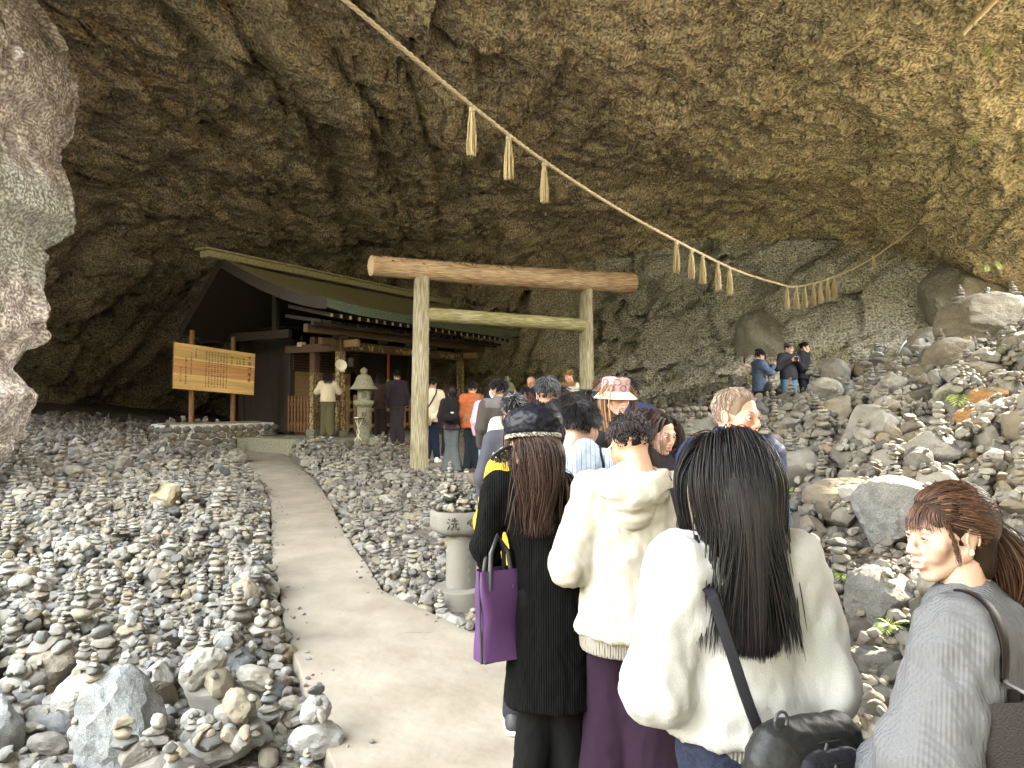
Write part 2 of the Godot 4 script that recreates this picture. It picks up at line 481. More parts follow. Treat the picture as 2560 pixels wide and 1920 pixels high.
var CC := Vector3(-1, 0.6, -13)
func cave() -> void:
	var nz := FastNoiseLite.new(); nz.seed = 21; nz.frequency = 1.0; nz.fractal_octaves = 3
	var cell := FastNoiseLite.new(); cell.seed = 22; cell.noise_type = FastNoiseLite.TYPE_CELLULAR; cell.frequency = 1.0; cell.cellular_return_type = FastNoiseLite.RETURN_CELL_VALUE; cell.fractal_type = FastNoiseLite.FRACTAL_NONE
	var edge := FastNoiseLite.new(); edge.seed = 22; edge.noise_type = FastNoiseLite.TYPE_CELLULAR; edge.frequency = 1.0; edge.cellular_return_type = FastNoiseLite.RETURN_DISTANCE2_SUB; edge.fractal_type = FastNoiseLite.FRACTAL_NONE
	var ridge := FastNoiseLite.new(); ridge.seed = 23; ridge.frequency = 1.0; ridge.fractal_type = FastNoiseLite.FRACTAL_RIDGED; ridge.fractal_octaves = 4
	var NU := 760; var NV := 300
	var b := MB.new()
	var inner := PackedVector3Array(); var outer := PackedVector3Array(); var cols := PackedColorArray(); var keep := PackedByteArray()
	var tilt := Basis(Vector3(0, 0, 1), deg_to_rad(-42)) * Basis(Vector3(0, 1, 0), 0.1)
	for j in NV + 1:
		var th := lerpf(-0.12, PI / 2, pow(float(j) / NV, 1.0))
		for i in NU + 1:
			var ph := lerpf(-PI, PI, float(i) / NU)
			var d := Vector3(sin(ph) * cos(th), sin(th), -cos(ph) * cos(th))
			var r := pow(pow(absf(d.x) / 13.2, 2.4) + pow(absf(d.y) / 7.4, 2.4) + pow(absf(d.z) / 15.2, 2.4), -1.0 / 2.4)
			# the right-hand cliff: a plane leaning back
			var den := 0.6 * d.x - 0.8 * d.z - 0.34 * d.y
			var rp := 99.0
			if den > 0.02:
				rp = (18.5 - (0.6 * CC.x - 0.8 * CC.z) + 0.34 * (CC.y - 1.0)) / den
			var wall := clampf((r - rp) / 0.5 + 0.5, 0.0, 1.0)
			var p0 := CC + d * minf(r, rp)
			# relief: big swells, slabs along tilted bedding, blocks on the cliff, crumbling
			var s := tilt * p0
			var left := ss(3.0, -6.0, p0.x)
			var o := 0.55 * nz.get_noise_3d(p0.x * 0.22, p0.y * 0.22, p0.z * 0.22)
			var bed := ridge.get_noise_3d(s.x * 0.11, s.y * 0.62, s.z * 0.2)
			var cut := maxf(0.0, bed - 0.3)
			o += cut * lerpf(0.12, 0.75, left) * (1.0 - wall)
			var wx := 0.45 * nz.get_noise_3d(p0.x * 0.8, p0.y * 0.8, p0.z * 0.8)
			var bq := Vector3(s.x * 0.42, s.y * 1.0, s.z * 0.75) if wall < 0.5 else Vector3(p0.x * 0.5, p0.y * 0.48, p0.z * 0.5)
			blocks(bq + Vector3(wx, wx, -wx))
			var loc := bq - v_c
			var amp := lerpf(0.15, 0.75, wall)
			o += amp * (0.55 * v_h + 1.5 * loc.dot(v_t))
			var cv := v_h
			var ph_ := s.y * lerpf(0.42, 0.72, left) + lerpf(0.55, 0.3, left) * nz.get_noise_3d(p0.x * 0.22, p0.y * 0.22, p0.z * 0.22 + 11.0) + lerpf(0.22, 0.1, left) * v_h
			var saw := ph_ - floorf(ph_)
			o += lerpf(0.10, 0.58, left) * (1.0 - wall) * pow(saw, 1.4)
			var groove := ss(0.10, 0.0, absf(saw - 0.05)) * left * (1.0 - wall) * ss(-0.25, 0.2, nz.get_noise_3d(p0.x * 0.35 + 50.0, p0.y * 0.35, p0.z * 0.35))
			o += groove * 0.22
			var joint := ss(0.075, 0.0, v_gap)
			o += joint * lerpf(0.05, 0.12, wall)
			var cs := lerpf(2.6, 1.9, wall)
			var small := cell.get_noise_3d(s.x * cs * 0.5 + wx, s.y * cs * 1.5, s.z * cs)
			o += small * lerpf(0.075, 0.09, wall)
			var fine := nz.get_noise_3d(p0.x * 1.7, p0.y * 1.7, p0.z * 1.7)
			o += fine * 0.09 + 0.045 * nz.get_noise_3d(p0.x * 5.0, p0.y * 5.0, p0.z * 5.0)
			var p := p0 + d * o
			inner.append(p)
			outer.append(CC + d * (minf(r, rp) * 1.06 + 1.0) + Vector3(0, 6.0 * ss(0.45, 0.8, d.y) * ss(0.2, -0.6, d.z), 0))  # outer shell lifted over the cave to block the sun
			# rock colour; right roof and cliff lightened for missing daylight, left and low darker
			var f := clampf(0.5 + 0.8 * fine + 0.25 * cv + 0.3 * small, 0.0, 1.0)
			var c := Color(0.46, 0.375, 0.255).lerp(Color(0.68, 0.57, 0.405), f)
			c = c.lerp(Color(0.35, 0.28, 0.175), left * 0.5)
			c = c.lerp(Color(0.76, 0.66, 0.40), ss(2.0, 8.0, p0.x) * ss(3.5, 6.0, p0.y) * 0.85)  # warm daylight glow painted into the right side of the roof
			var gr := Color(0.56, 0.54, 0.48).lerp(Color(0.74, 0.72, 0.66), f)  # cliff grey made paler to stand in for daylight
			var moss := ss(0.1, 0.45, nz.get_noise_3d(p0.x * 0.5 + 31.0, p0.y * 0.5, p0.z * 0.5)) * ss(5.0, 2.0, p0.y)
			gr = gr.lerp(Color(0.29, 0.27, 0.10), moss * 0.8)
			c = c.lerp(gr, wall * ss(-1.0, 5.0, p0.x))
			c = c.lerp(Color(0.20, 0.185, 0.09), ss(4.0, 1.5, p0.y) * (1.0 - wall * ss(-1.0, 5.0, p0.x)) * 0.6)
			var dark := clampf(joint * 0.4 + groove * 0.45 + ss(0.4, 0.8, bed) * 0.4 * left * (1.0 - wall), 0.0, 0.45)   # darker in joints, grooves and bedding
			c = c.lerp(Color(0.05, 0.04, 0.03), dark)
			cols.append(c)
			var rimz := lerpf(-2.0, 1.6, ss(-6.0, -2.0, p0.x)) - 2.5 * ss(4.0, 9.0, p0.x) + 0.7 * nz.get_noise_2d(p0.x * 0.4, 3.0)
			var ok := p.z < rimz and not (p.x > maxf(0.73 * absf(p.z) + 0.35, 7.7) + 0.6 * absf(fine) and p.y > 2.6) and not (p.x < -(0.73 * absf(p.z) + 1.0) + 0.5 * absf(fine) and p.z > -11.0 and p.y > 3.8)  # unseen gaps cut at both sides, out of view, to let light in
			keep.append(1 if ok else 0)
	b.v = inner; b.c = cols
	b.uv.resize(inner.size())
	var ob2 := MB.new()
	ob2.v = outer
	ob2.uv.resize(inner.size())
	ob2.c.resize(inner.size()); ob2.c.fill(Color(0.3, 0.27, 0.2))
	var W := NU + 1
	var good := PackedByteArray(); good.resize(NU * NV)
	for j in NV:
		for i in NU:
			var a := j * W + i
			good[j * NU + i] = 1 if keep[a] and keep[a + 1] and keep[a + W] and keep[a + W + 1] else 0
	for j in NV:
		for i in NU:
			if not good[j * NU + i]: continue
			var a := j * W + i
			b.quad(a, a + 1, a + W + 1, a + W)
			if i % 4 == 0 and j % 4 == 0 and i + 4 <= NU and j + 4 <= NV:
				pass
			ob2.quad(a, a + W, a + W + 1, a + 1)
			for e in [[-1, 0, a, a + W], [1, 0, a + W + 1, a + 1], [0, -1, a + 1, a], [0, 1, a + W, a + W + 1]]:
				var i2: int = i + e[0]; var j2: int = j + e[1]
				if i2 < 0 or i2 >= NU or j2 < 0 or j2 >= NV or not good[j2 * NU + i2]:
					if j2 >= NV: continue
					var k := ob2.v.size()
					for q in [inner[e[2]], inner[e[3]], outer[e[3]], outer[e[2]]]:
						ob2.pt(q)
						ob2.c[ob2.c.size() - 1] = Color(0.33, 0.29, 0.2)
					ob2.quad(k, k + 1, k + 2, k + 3)
	b.smooth()
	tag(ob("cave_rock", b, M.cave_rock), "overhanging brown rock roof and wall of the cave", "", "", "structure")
	tag(ob("hillside", ob2, M.outer_rock), "unseen outer shell, added to block sun, of the hillside above the cave mouth", "", "", "structure")

func left_rock() -> void:                   # the pale buttress at the cave mouth
	var nz := FastNoiseLite.new(); nz.seed = 31; nz.frequency = 1.0; nz.fractal_octaves = 4
	var cell := FastNoiseLite.new(); cell.seed = 32; cell.noise_type = FastNoiseLite.TYPE_CELLULAR; cell.frequency = 1.0; cell.cellular_return_type = FastNoiseLite.RETURN_DISTANCE2_SUB; cell.fractal_type = FastNoiseLite.FRACTAL_NONE
	var prof := [[-1.0, -6.6], [0.3, -6.2], [1.0, -5.75], [1.75, -5.45], [2.1, -5.7], [2.6, -5.5], [3.2, -5.5], [3.9, -5.45], [4.2, -5.18], [4.55, -5.2], [5.0, -5.42], [5.15, -5.45], [5.4, -5.38], [5.65, -5.2], [6.1, -5.16], [6.45, -5.2], [7.0, -5.5], [8.0, -6.2], [9.5, -7.5]]
	var b := MB.new()
	var NU := 300; var NV := 260
	for j in NV + 1:
		var y := lerpf(-1.0, 9.5, float(j) / NV)
		var xe := lookup(prof, y)
		for i in NU + 1:
			var a := lerpf(-0.6, 2.6, float(i) / NU)
			var d := Vector3(cos(a), 0, sin(a))
			var R := xe + 8.24
			var p := Vector3(-9.2, y, -8.8) + Vector3(d.x * R, 0, d.z * R * 1.05)
			var o := 0.30 * nz.get_noise_3d(p.x * 0.6, p.y * 0.6, p.z * 0.6) * absf(sin(a)) + 0.07 * nz.get_noise_3d(p.x * 2.4, p.y * 2.4, p.z * 2.4)
			var bq := Vector3(p.x * 1.05, p.y * 0.8, p.z * 1.05)
			blocks(bq)
			o += 0.22 * (0.4 * v_h + 1.4 * (bq - v_c).dot(v_t)) - 0.07 * ss(0.06, 0.0, v_gap)
			o += 0.03 * nz.get_noise_3d(p.x * 7.0, p.y * 7.0, p.z * 7.0)
			p += d * o
			var f := clampf(0.5 + 1.3 * nz.get_noise_3d(p.x * 3.0, p.y * 3.0, p.z * 3.0), 0.0, 1.0)
			b.col = Color(0.36, 0.32, 0.295).lerp(Color(0.72, 0.69, 0.65), f)
			var band := ss(3.1, 3.5, y) * ss(4.9, 4.3, y)
			b.col = b.col.lerp(Color(0.42, 0.47, 0.42), band * 0.7)
			b.col = b.col.lerp(Color(0.16, 0.15, 0.07), ss(0.2, 0.5, nz.get_noise_3d(p.x * 0.9, p.y * 0.9 + 40.0, p.z * 0.9)) * 0.7)
			b.pt(p)
	for j in NV:
		for i in NU:
			var a := j * (NU + 1) + i
			b.quad(a, a + 1, a + NU + 2, a + NU + 1)
	b.smooth()
	# orientation check: outward is +x at angle 0
	if b.n[(NV / 2) * (NU + 1) + int(NU * 0.19)].x < 0:
		for k in range(0, b.ix.size(), 3):
			var t := b.ix[k + 1]; b.ix[k + 1] = b.ix[k + 2]; b.ix[k + 2] = t
		b.smooth()
	tag(ob("rock_buttress", b, M.outer_rock), "pale speckled rock buttress at the edge of the cave mouth", "rock buttress")

# ---------------------------------------------------------------- stones
var ico_v := []
var ico_f := []
func icosphere(sub: int) -> Array:           # [vertices, triangles (clockwise from outside)]
	var t := (1.0 + sqrt(5.0)) / 2.0
	var vs: Array = []
	for p in [[-1, t, 0], [1, t, 0], [-1, -t, 0], [1, -t, 0], [0, -1, t], [0, 1, t], [0, -1, -t], [0, 1, -t], [t, 0, -1], [t, 0, 1], [-t, 0, -1], [-t, 0, 1]]:
		vs.append(Vector3(p[0], p[1], p[2]).normalized())
	var fs := [[0, 11, 5], [0, 5, 1], [0, 1, 7], [0, 7, 10], [0, 10, 11], [1, 5, 9], [5, 11, 4], [11, 10, 2], [10, 7, 6], [7, 1, 8], [3, 9, 4], [3, 4, 2], [3, 2, 6], [3, 6, 8], [3, 8, 9], [4, 9, 5], [2, 4, 11], [6, 2, 10], [8, 6, 7], [9, 8, 1]]
	for s in sub:
		var mid := {}
		var out := []
		for f in fs:
			var m := []
			for k in 3:
				var a: int = f[k]; var b: int = f[(k + 1) % 3]
				var key := Vector2i(mini(a, b), maxi(a, b))
				if not mid.has(key):
					mid[key] = vs.size()
					vs.append(((vs[a] + vs[b]) * 0.5).normalized())
				m.append(mid[key])
			out.append_array([[f[0], m[0], m[2]], [f[1], m[1], m[0]], [f[2], m[2], m[1]], m])
		fs = out
	for f in fs:
		var sw: int = f[1]; f[1] = f[2]; f[2] = sw
	return [vs, fs]

func stone_mesh(sd: int, sub: int, cuts: int, hard: float, bump: float, crease := 0.5) -> ArrayMesh:   # about unit radius; cuts: planes that face it
	var r := RandomNumberGenerator.new()
	r.seed = sd
	var nz := FastNoiseLite.new()
	nz.seed = sd; nz.frequency = 1.0; nz.fractal_octaves = 3
	var planes := []
	for i in cuts:
		var d := Vector3(r.randfn(), r.randfn() * 0.8, r.randfn()).normalized()
		planes.append([d, r.randf_range(0.58, 0.92)])
	var ico := icosphere(sub)
	var b := MB.new()
	for d in ico[0]:
		var rad := 1.0
		for p in planes:
			var k: float = d.dot(p[0])
			if k > 0.05:
				var lim: float = p[1] / k
				if lim < rad:
					rad = lerpf(rad, lim, hard)
		rad += bump * nz.get_noise_3d(d.x * 1.3, d.y * 1.3, d.z * 1.3) + bump * 0.35 * nz.get_noise_3d(d.x * 4.0, d.y * 4.0, d.z * 4.0)
		b.col = Color.WHITE * (0.86 + 0.3 * nz.get_noise_3d(d.x * 2.0 + 9.0, d.y * 2.0, d.z * 2.0))
		b.col.a = 1.0
		b.pt(d * rad)
	for f in ico[1]:
		b.tri(f[0], f[1], f[2])
	b.creased(crease)
	return b.mesh()

func make_shapes() -> void:
	for i in 6: shapes.append(stone_mesh(100 + i, 2, 7 + i, 0.85, 0.10, 0.55))      # water-worn
	for i in 6: shapes.append(stone_mesh(200 + i, 2, 9 + i, 1.0, 0.035, 0.32))      # broken
	for i in 5: shapes.append(stone_mesh(300 + i, 3, 6 + i, 0.78, 0.12, 0.4))       # 12-16 the same, finer, for the large ones
	for i in 7: shapes.append(stone_mesh(400 + i, 4, 9 + i, 1.0, 0.075, 0.22))       # 17-23 angular boulders
	# [colour, word]
	palette = [
		[Color(0.284, 0.263, 0.222), "grey"], [Color(0.225, 0.210, 0.180), "grey"], [Color(0.341, 0.315, 0.264), "pale grey"], [Color(0.387, 0.356, 0.292), "pale grey"],
		[Color(0.316, 0.272, 0.200), "tan"], [Color(0.277, 0.232, 0.160), "tan"], [Color(0.231, 0.228, 0.214), "bluish grey"], [Color(0.181, 0.179, 0.172), "bluish grey"],
		[Color(0.129, 0.120, 0.105), "dark grey"], [Color(0.201, 0.176, 0.144), "brownish grey"], [Color(0.316, 0.245, 0.157), "buff"], [Color(0.426, 0.397, 0.332), "whitish"],
	]
	var speck: Texture2D = M.stone_stuff.albedo_texture
	for i in palette.size():
		var m := mat("stone_%d" % i, Color(palette[i][0]).linear_to_srgb(), 0.82, speck, 1.5, M.fine_n, 0.7, true)
		m.uv1_scale = Vector3(1.1, 1.1, 1.1)

func pick_color(x: float) -> int:
	var w := [3.2, 3, 3, 2, 2.2, 1.8, 0.9, 0.7, 1.2, 2.0, 0.7, 1.0] if x < 3.5 else [3, 2, 3, 3, 2.6, 2.0, 0.5, 0.4, 0.8, 2, 1.0, 1.2]
	var t := 0.0
	for q in w: t += q
	var r := rng.randf() * t
	for i in w.size():
		r -= w[i]
		if r <= 0.0: return i
	return 0

const GX0 := -13.0
const GZ0 := -22.0
const GC := 0.045
const GW := 578
const GH := 450
var top := PackedFloat32Array()
var recs := []                                # [position, axes, basis, shape, colour, cairn id]
var taken := []                               # footprints kept clear: [x, z, radius]

func hfield(x: float, z: float) -> float:
	var i := clampi(int((x - GX0) / GC), 0, GW - 1)
	var j := clampi(int((z - GZ0) / GC), 0, GH - 1)
	return top[j * GW + i]
func hraise(x: float, z: float, r: float, yc: float, b: float) -> void:
	var i0 := maxi(int((x - r - GX0) / GC), 0); var i1 := mini(int((x + r - GX0) / GC) + 1, GW - 1)
	var j0 := maxi(int((z - r - GZ0) / GC), 0); var j1 := mini(int((z + r - GZ0) / GC) + 1, GH - 1)
	for j in range(j0, j1 + 1):
		var dz := GZ0 + (j + 0.5) * GC - z
		for i in range(i0, i1 + 1):
			var dx := GX0 + (i + 0.5) * GC - x
			var q := (dx * dx + dz * dz) / (r * r)
			if q < 1.0:
				var y := yc + b * sqrt(1.0 - q)
				var k := j * GW + i
				if y > top[k]: top[k] = y
func in_sight(x: float, z: float, m := 1.0) -> bool:
	return z < -1.6 and absf(x) < 0.74 * absf(z) + m
func clear_of(x: float, z: float, r: float) -> bool:
	for t in taken:
		if (t[0] - x) ** 2 + (t[1] - z) ** 2 < (t[2] + r) ** 2: return false
	var sp := shrine_sr(x, z)
	if sp.x > -0.4 and sp.x < 8.6 and sp.y > -1.25 - r and sp.y < 6.0: return false
	if z < -16.4 and on_path(x, z, 0.0): return false
	return true
func shrine_sr(x: float, z: float) -> Vector2:
	var p := Vector2(x + 4.19, z + 16.0)
	return Vector2(p.x * 0.519 - p.y * 0.855, -p.x * 0.855 - p.y * 0.519)

func lay(x: float, z: float, a: float, flatness: float, cairn := -1, lim := 0.3) -> bool:   # drop one stone of half-length a on what lies there
	if on_path(x, z, a * 0.5) or not clear_of(x, z, a * 0.6): return false
	var g := ground_y(x, z)
	var s := hfield(x, z)
	var h := maxf(s, g)
	if h - g > lim: return false
	var c := a * rng.randf_range(0.62, 0.95)
	var b := a * flatness * rng.randf_range(0.8, 1.2)
	var r := (a + c) * 0.5
	var e := [hfield(x + r * 0.6, z), hfield(x - r * 0.6, z), hfield(x, z + r * 0.6), hfield(x, z - r * 0.6)]
	var gx: float = clampf((e[0] - e[1]) / (1.2 * r), -0.5, 0.5)
	var gz: float = clampf((e[2] - e[3]) / (1.2 * r), -0.5, 0.5)
	var m: float = (h + e[0] + e[1] + e[2] + e[3]) / 5.0
	var y := maxf(m, g) + b * 0.55
	var up := Vector3(-gx, 1.0, -gz).normalized()
	var bs := Basis(Quaternion(Vector3.UP, up)) * Basis(Vector3.UP, rng.randf() * TAU) * Basis(Vector3.RIGHT, rng.randfn() * 0.3) * Basis(Vector3.BACK, rng.randfn() * 0.3)
	var sh := rng.randi() % 12 if x < 3.4 or rng.randf() < 0.3 else 6 + rng.randi() % 6
	if x < 0 and rng.randf() < 0.25: sh = rng.randi() % 6
	recs.append([Vector3(x, y, z), Vector3(a, b, c), bs, sh, pick_color(x), cairn])
	hraise(x, z, r * 0.92, y, b * 0.9)
	return true

var cairns := []
func drop_on(x: float, z: float, a: float, floor_y: float) -> void:
	var b := a * rng.randf_range(0.45, 0.8)
	var y := maxf(hfield(x, z), floor_y) + b * 0.6
	recs.append([Vector3(x, y, z), Vector3(a, b, a * 0.75), Basis(Vector3.UP, rng.randf() * TAU) * Basis(Vector3.RIGHT, rng.randfn() * 0.3), rng.randi() % 12, pick_color(x), -1])
	hraise(x, z, a * 0.85, y, b * 0.9)
func pile(x: float, z: float, a: float, n: int) -> void:         # a balanced stack of n flat stones
	if on_path(x, z, a) or not clear_of(x, z, a): return
	var y := maxf(hfield(x, z), ground_y(x, z))
	var list := []
	var px := x; var pz := z
	for k in n:
		var f := rng.randf_range(0.34, 0.56) if k < n - 1 else rng.randf_range(0.5, 0.8)
		var b := a * f
		y += b * (0.62 if k == 0 else 0.80)
		var bs := Basis(Vector3.UP, rng.randf() * TAU) * Basis(Vector3.RIGHT, rng.randfn() * 0.07)
		list.append([Vector3(px, y, pz), Vector3(a, b, a * rng.randf_range(0.68, 0.95)), bs, rng.randi() % 6 if rng.randf() < 0.7 else 6 + rng.randi() % 6, pick_color(x), cairns.size()])
		y += b * 0.80
		a *= rng.randf_range(0.66, 0.93)
		px += rng.randfn() * a * 0.16; pz += rng.randfn() * a * 0.16
	hraise(x, z, list[0][1].x, list[0][0].y, list[0][1].y)
	cairns.append(list)

# hidden behind the people or the buttress in the photograph: such stones stay in the mass
func masked(u: float, v: float) -> bool:
	if u < 20 or u > 1020 or v < 300 or v > 764: return true
	for r in [[0, 60, 0, 430], [486, 600, 395, 768], [565, 690, 405, 768], [625, 850, 425, 768], [870, 1024, 480, 768], [460, 700, 370, 470], [340, 400, 360, 445], [700, 760, 390, 430]]:
		if u > r[0] and u < r[1] and v > r[2] and v < r[3]: return true
	return false
func seen_at(p: Vector3) -> Vector2:
	var q := Basis(Vector3.RIGHT, deg_to_rad(-1.6)) * (p - Vector3(0, 1.62, 0))
	return Vector2(512 + 710 * q.x / -q.z, 384 - 710 * q.y / -q.z)

func boulder(called: String, label: String, at: Vector3, size: Vector3, shape: int, tone: Color, turn := 0.0, lean := Vector3.ZERO, group := "", category := "boulder") -> MeshInstance3D:
	var key := "tone_%s" % tone.to_html()
	if not M.has(key):
		mat(key, tone.linear_to_srgb(), 0.85, M.stone_stuff.albedo_texture, 0.8, M.rough_n, 0.9, true)
		M[key].uv1_scale = Vector3(0.6, 0.6, 0.6)
	var o := mi(called, shapes[shape], M[key])
	o.transform = Transform3D(Basis.from_euler(Vector3(lean.x, turn, lean.z)).scaled_local(size), at)
	tag(o, label, category, group)
	taken.append([at.x, at.z, maxf(size.x, size.z) * 0.72])
	return o

func stones() -> void:
	top.resize(GW * GH)
	for j in GH:
		for i in GW:
			top[j * GW + i] = -9.0
	boulders()
	# zones: [x0, x1, z0, z1, tries, a0, a1, flat]  large first
	for q in [
		[3.0, 11.0, -15.0, -6.0, 110, 0.2, 0.42, 0.7], [1.6, 5.0, -7.0, -2.4, 50, 0.14, 0.26, 0.7], [-9.0, -2.6, -17.0, -6.0, 60, 0.16, 0.28, 0.6],
		[-4.6, -0.6, -6.5, -1.9, 230, 0.09, 0.23, 0.6], [-6.5, -1.5, -9.0, -4.0, 160, 0.10, 0.2, 0.52], [-9.0, -2.5, -19.0, -8.0, 150, 0.12, 0.22, 0.55],
		[-5.0, 0.2, -16.5, -5.2, 100, 0.10, 0.2, 0.55], [1.4, 7.0, -9.0, -1.9, 130, 0.12, 0.24, 0.6], [2.0, 11.0, -19.0, -8.0, 260, 0.14, 0.3, 0.55],
		[-4.6, -0.5, -6.5, -1.9, 700, 0.05, 0.11, 0.58], [-6.5, -1.5, -9.0, -4.0, 1500, 0.05, 0.10, 0.52], [-12.0, -2.5, -19.5, -8.0, 3200, 0.06, 0.13, 0.52],
		[-5.5, 0.3, -16.8, -4.7, 2400, 0.05, 0.11, 0.5], [1.4, 7.5, -9.0, -1.9, 2600, 0.05, 0.13, 0.56], [1.5, 12.0, -19.5, -8.0, 3800, 0.06, 0.14, 0.52],
		[-4.6, -0.5, -6.5, -1.9, 2600, 0.022, 0.055, 0.6], [-6.5, -1.5, -9.0, -4.0, 3800, 0.03, 0.06, 0.55], [-12.0, -2.5, -19.5, -8.0, 5200, 0.04, 0.075, 0.55],
		[-5.5, 0.3, -16.8, -4.6, 5600, 0.03, 0.065, 0.55], [1.3, 7.5, -9.0, -1.9, 11000, 0.022, 0.06, 0.58], [1.2, 12.0, -19.5, -8.0, 6500, 0.035, 0.075, 0.55],
	]:
		for k in q[4]:
			var x := rng.randf_range(q[0], q[1]); var z := rng.randf_range(q[2], q[3])
			if in_sight(x, z, 0.8): lay(x, z, q[5] * pow(q[6] / q[5], rng.randf() ** 1.5), q[7] if x < 1 or rng.randf() < 0.6 else q[7] * 1.25)
	# stacks of stones everywhere
	for q in [[-4.4, -0.6, -6.5, -2.0, 100, 0.045, 0.085], [-6.5, -1.6, -9.5, -4.0, 230, 0.04, 0.10], [-11.0, -2.6, -19.2, -8.5, 420, 0.05, 0.12], [-5.4, 0.3, -16.6, -5.2, 290, 0.04, 0.09], [1.4, 7.0, -9.0, -2.2, 130, 0.04, 0.09], [2.0, 11.0, -19.0, -8.0, 260, 0.05, 0.13]]:
		for k in q[4]:
			var x := rng.randf_range(q[0], q[1]); var z := rng.randf_range(q[2], q[3])
			if in_sight(x, z, 0.6): pile(x, z, rng.randf_range(q[5], q[6]), rng.randi_range(3, 7))
	# pebbles and stacks on the platform and in the basin
	for q in hraise_later:
		hraise(q[0], q[1], 0.06, q[2], 0.0)
	var keep := taken
	taken = []
	for q in hraise_later:
		if q.size() > 3: drop_on(q[0], q[1], q[3], q[2])
		else: pile(q[0], q[1], rng.randf_range(0.05, 0.09), rng.randi_range(2, 5))
	for k in 24: pile(-0.42 + rng.randf_range(-0.18, 0.18), -5.9 + rng.randf_range(-0.13, 0.16), rng.randf_range(0.02, 0.035), rng.randi_range(3, 5))
	taken = keep
	for k in 420:                             # grit kicked onto the path's edges
		var d := rng.randf_range(2.4, 16.0)
		var e: Array = [XL, XR1, XQ, XR][rng.randi() % 4]
		var x := lookup(e, d) + absf(rng.randfn()) * 0.09 * (1.0 if e == XL or e == XQ else -1.0)
		if d < 5.1 and (e == XR1 or e == XQ) or not on_path(x, -d): continue
		var a := rng.randf_range(0.006, 0.02)
		recs.append([Vector3(x, base_y(-d) + 0.012 + a * 0.3, -d), Vector3(a, a * 0.6, a * 0.8), Basis(Vector3.UP, rng.randf() * TAU), rng.randi() % 12, pick_color(x), -1])
	# small stacks along the ledge at the foot of the right-hand cliff
	for k in 240:
		var x := rng.randf_range(2.2, 9.5)
		var z := -(18.3 - 0.6 * x) / 0.8 + 1.35 - absf(rng.randfn()) * 0.35
		z = (0.6 * x - 17.9) / 0.8 + absf(rng.randfn()) * 0.5
		if z < -1.0: pile(x, z, rng.randf_range(0.04, 0.08), rng.randi_range(3, 5))
	place_all()

func size_word(a: float) -> String:
	return "large" if a > 0.15 else "mid-sized" if a > 0.085 else "small"
func where_word(p: Vector3) -> String:
	var d := -p.z
	if p.x < lookup(XL, d):
		var t := lookup(XL, d) - p.x
		if d < 4.6: return "by the path's dark edge" if t < 0.9 else "near the cone boulder"
		if d < 7.5: return "beside the path's bend" if t < 1.0 else "below the tan block"
		if d < 12.0: return "beside the narrowing path" if t < 1.6 else "by the pale buttress"
		return "near the path's end" if t < 2.2 else "before the sign platform"
	if p.x > lookup(XR, d):
		if d < 6.0: return "around the flat-topped block"
		if d < 9.5: return "on the slope's dark boulders"
		if d < 13.0: return "below the photographers"
		return "at the right cliff's foot"
	if d < 8.0: return "round the engraved basin"
	if d < 12.5: return "between the path's arms"
	return "on the lantern mound"

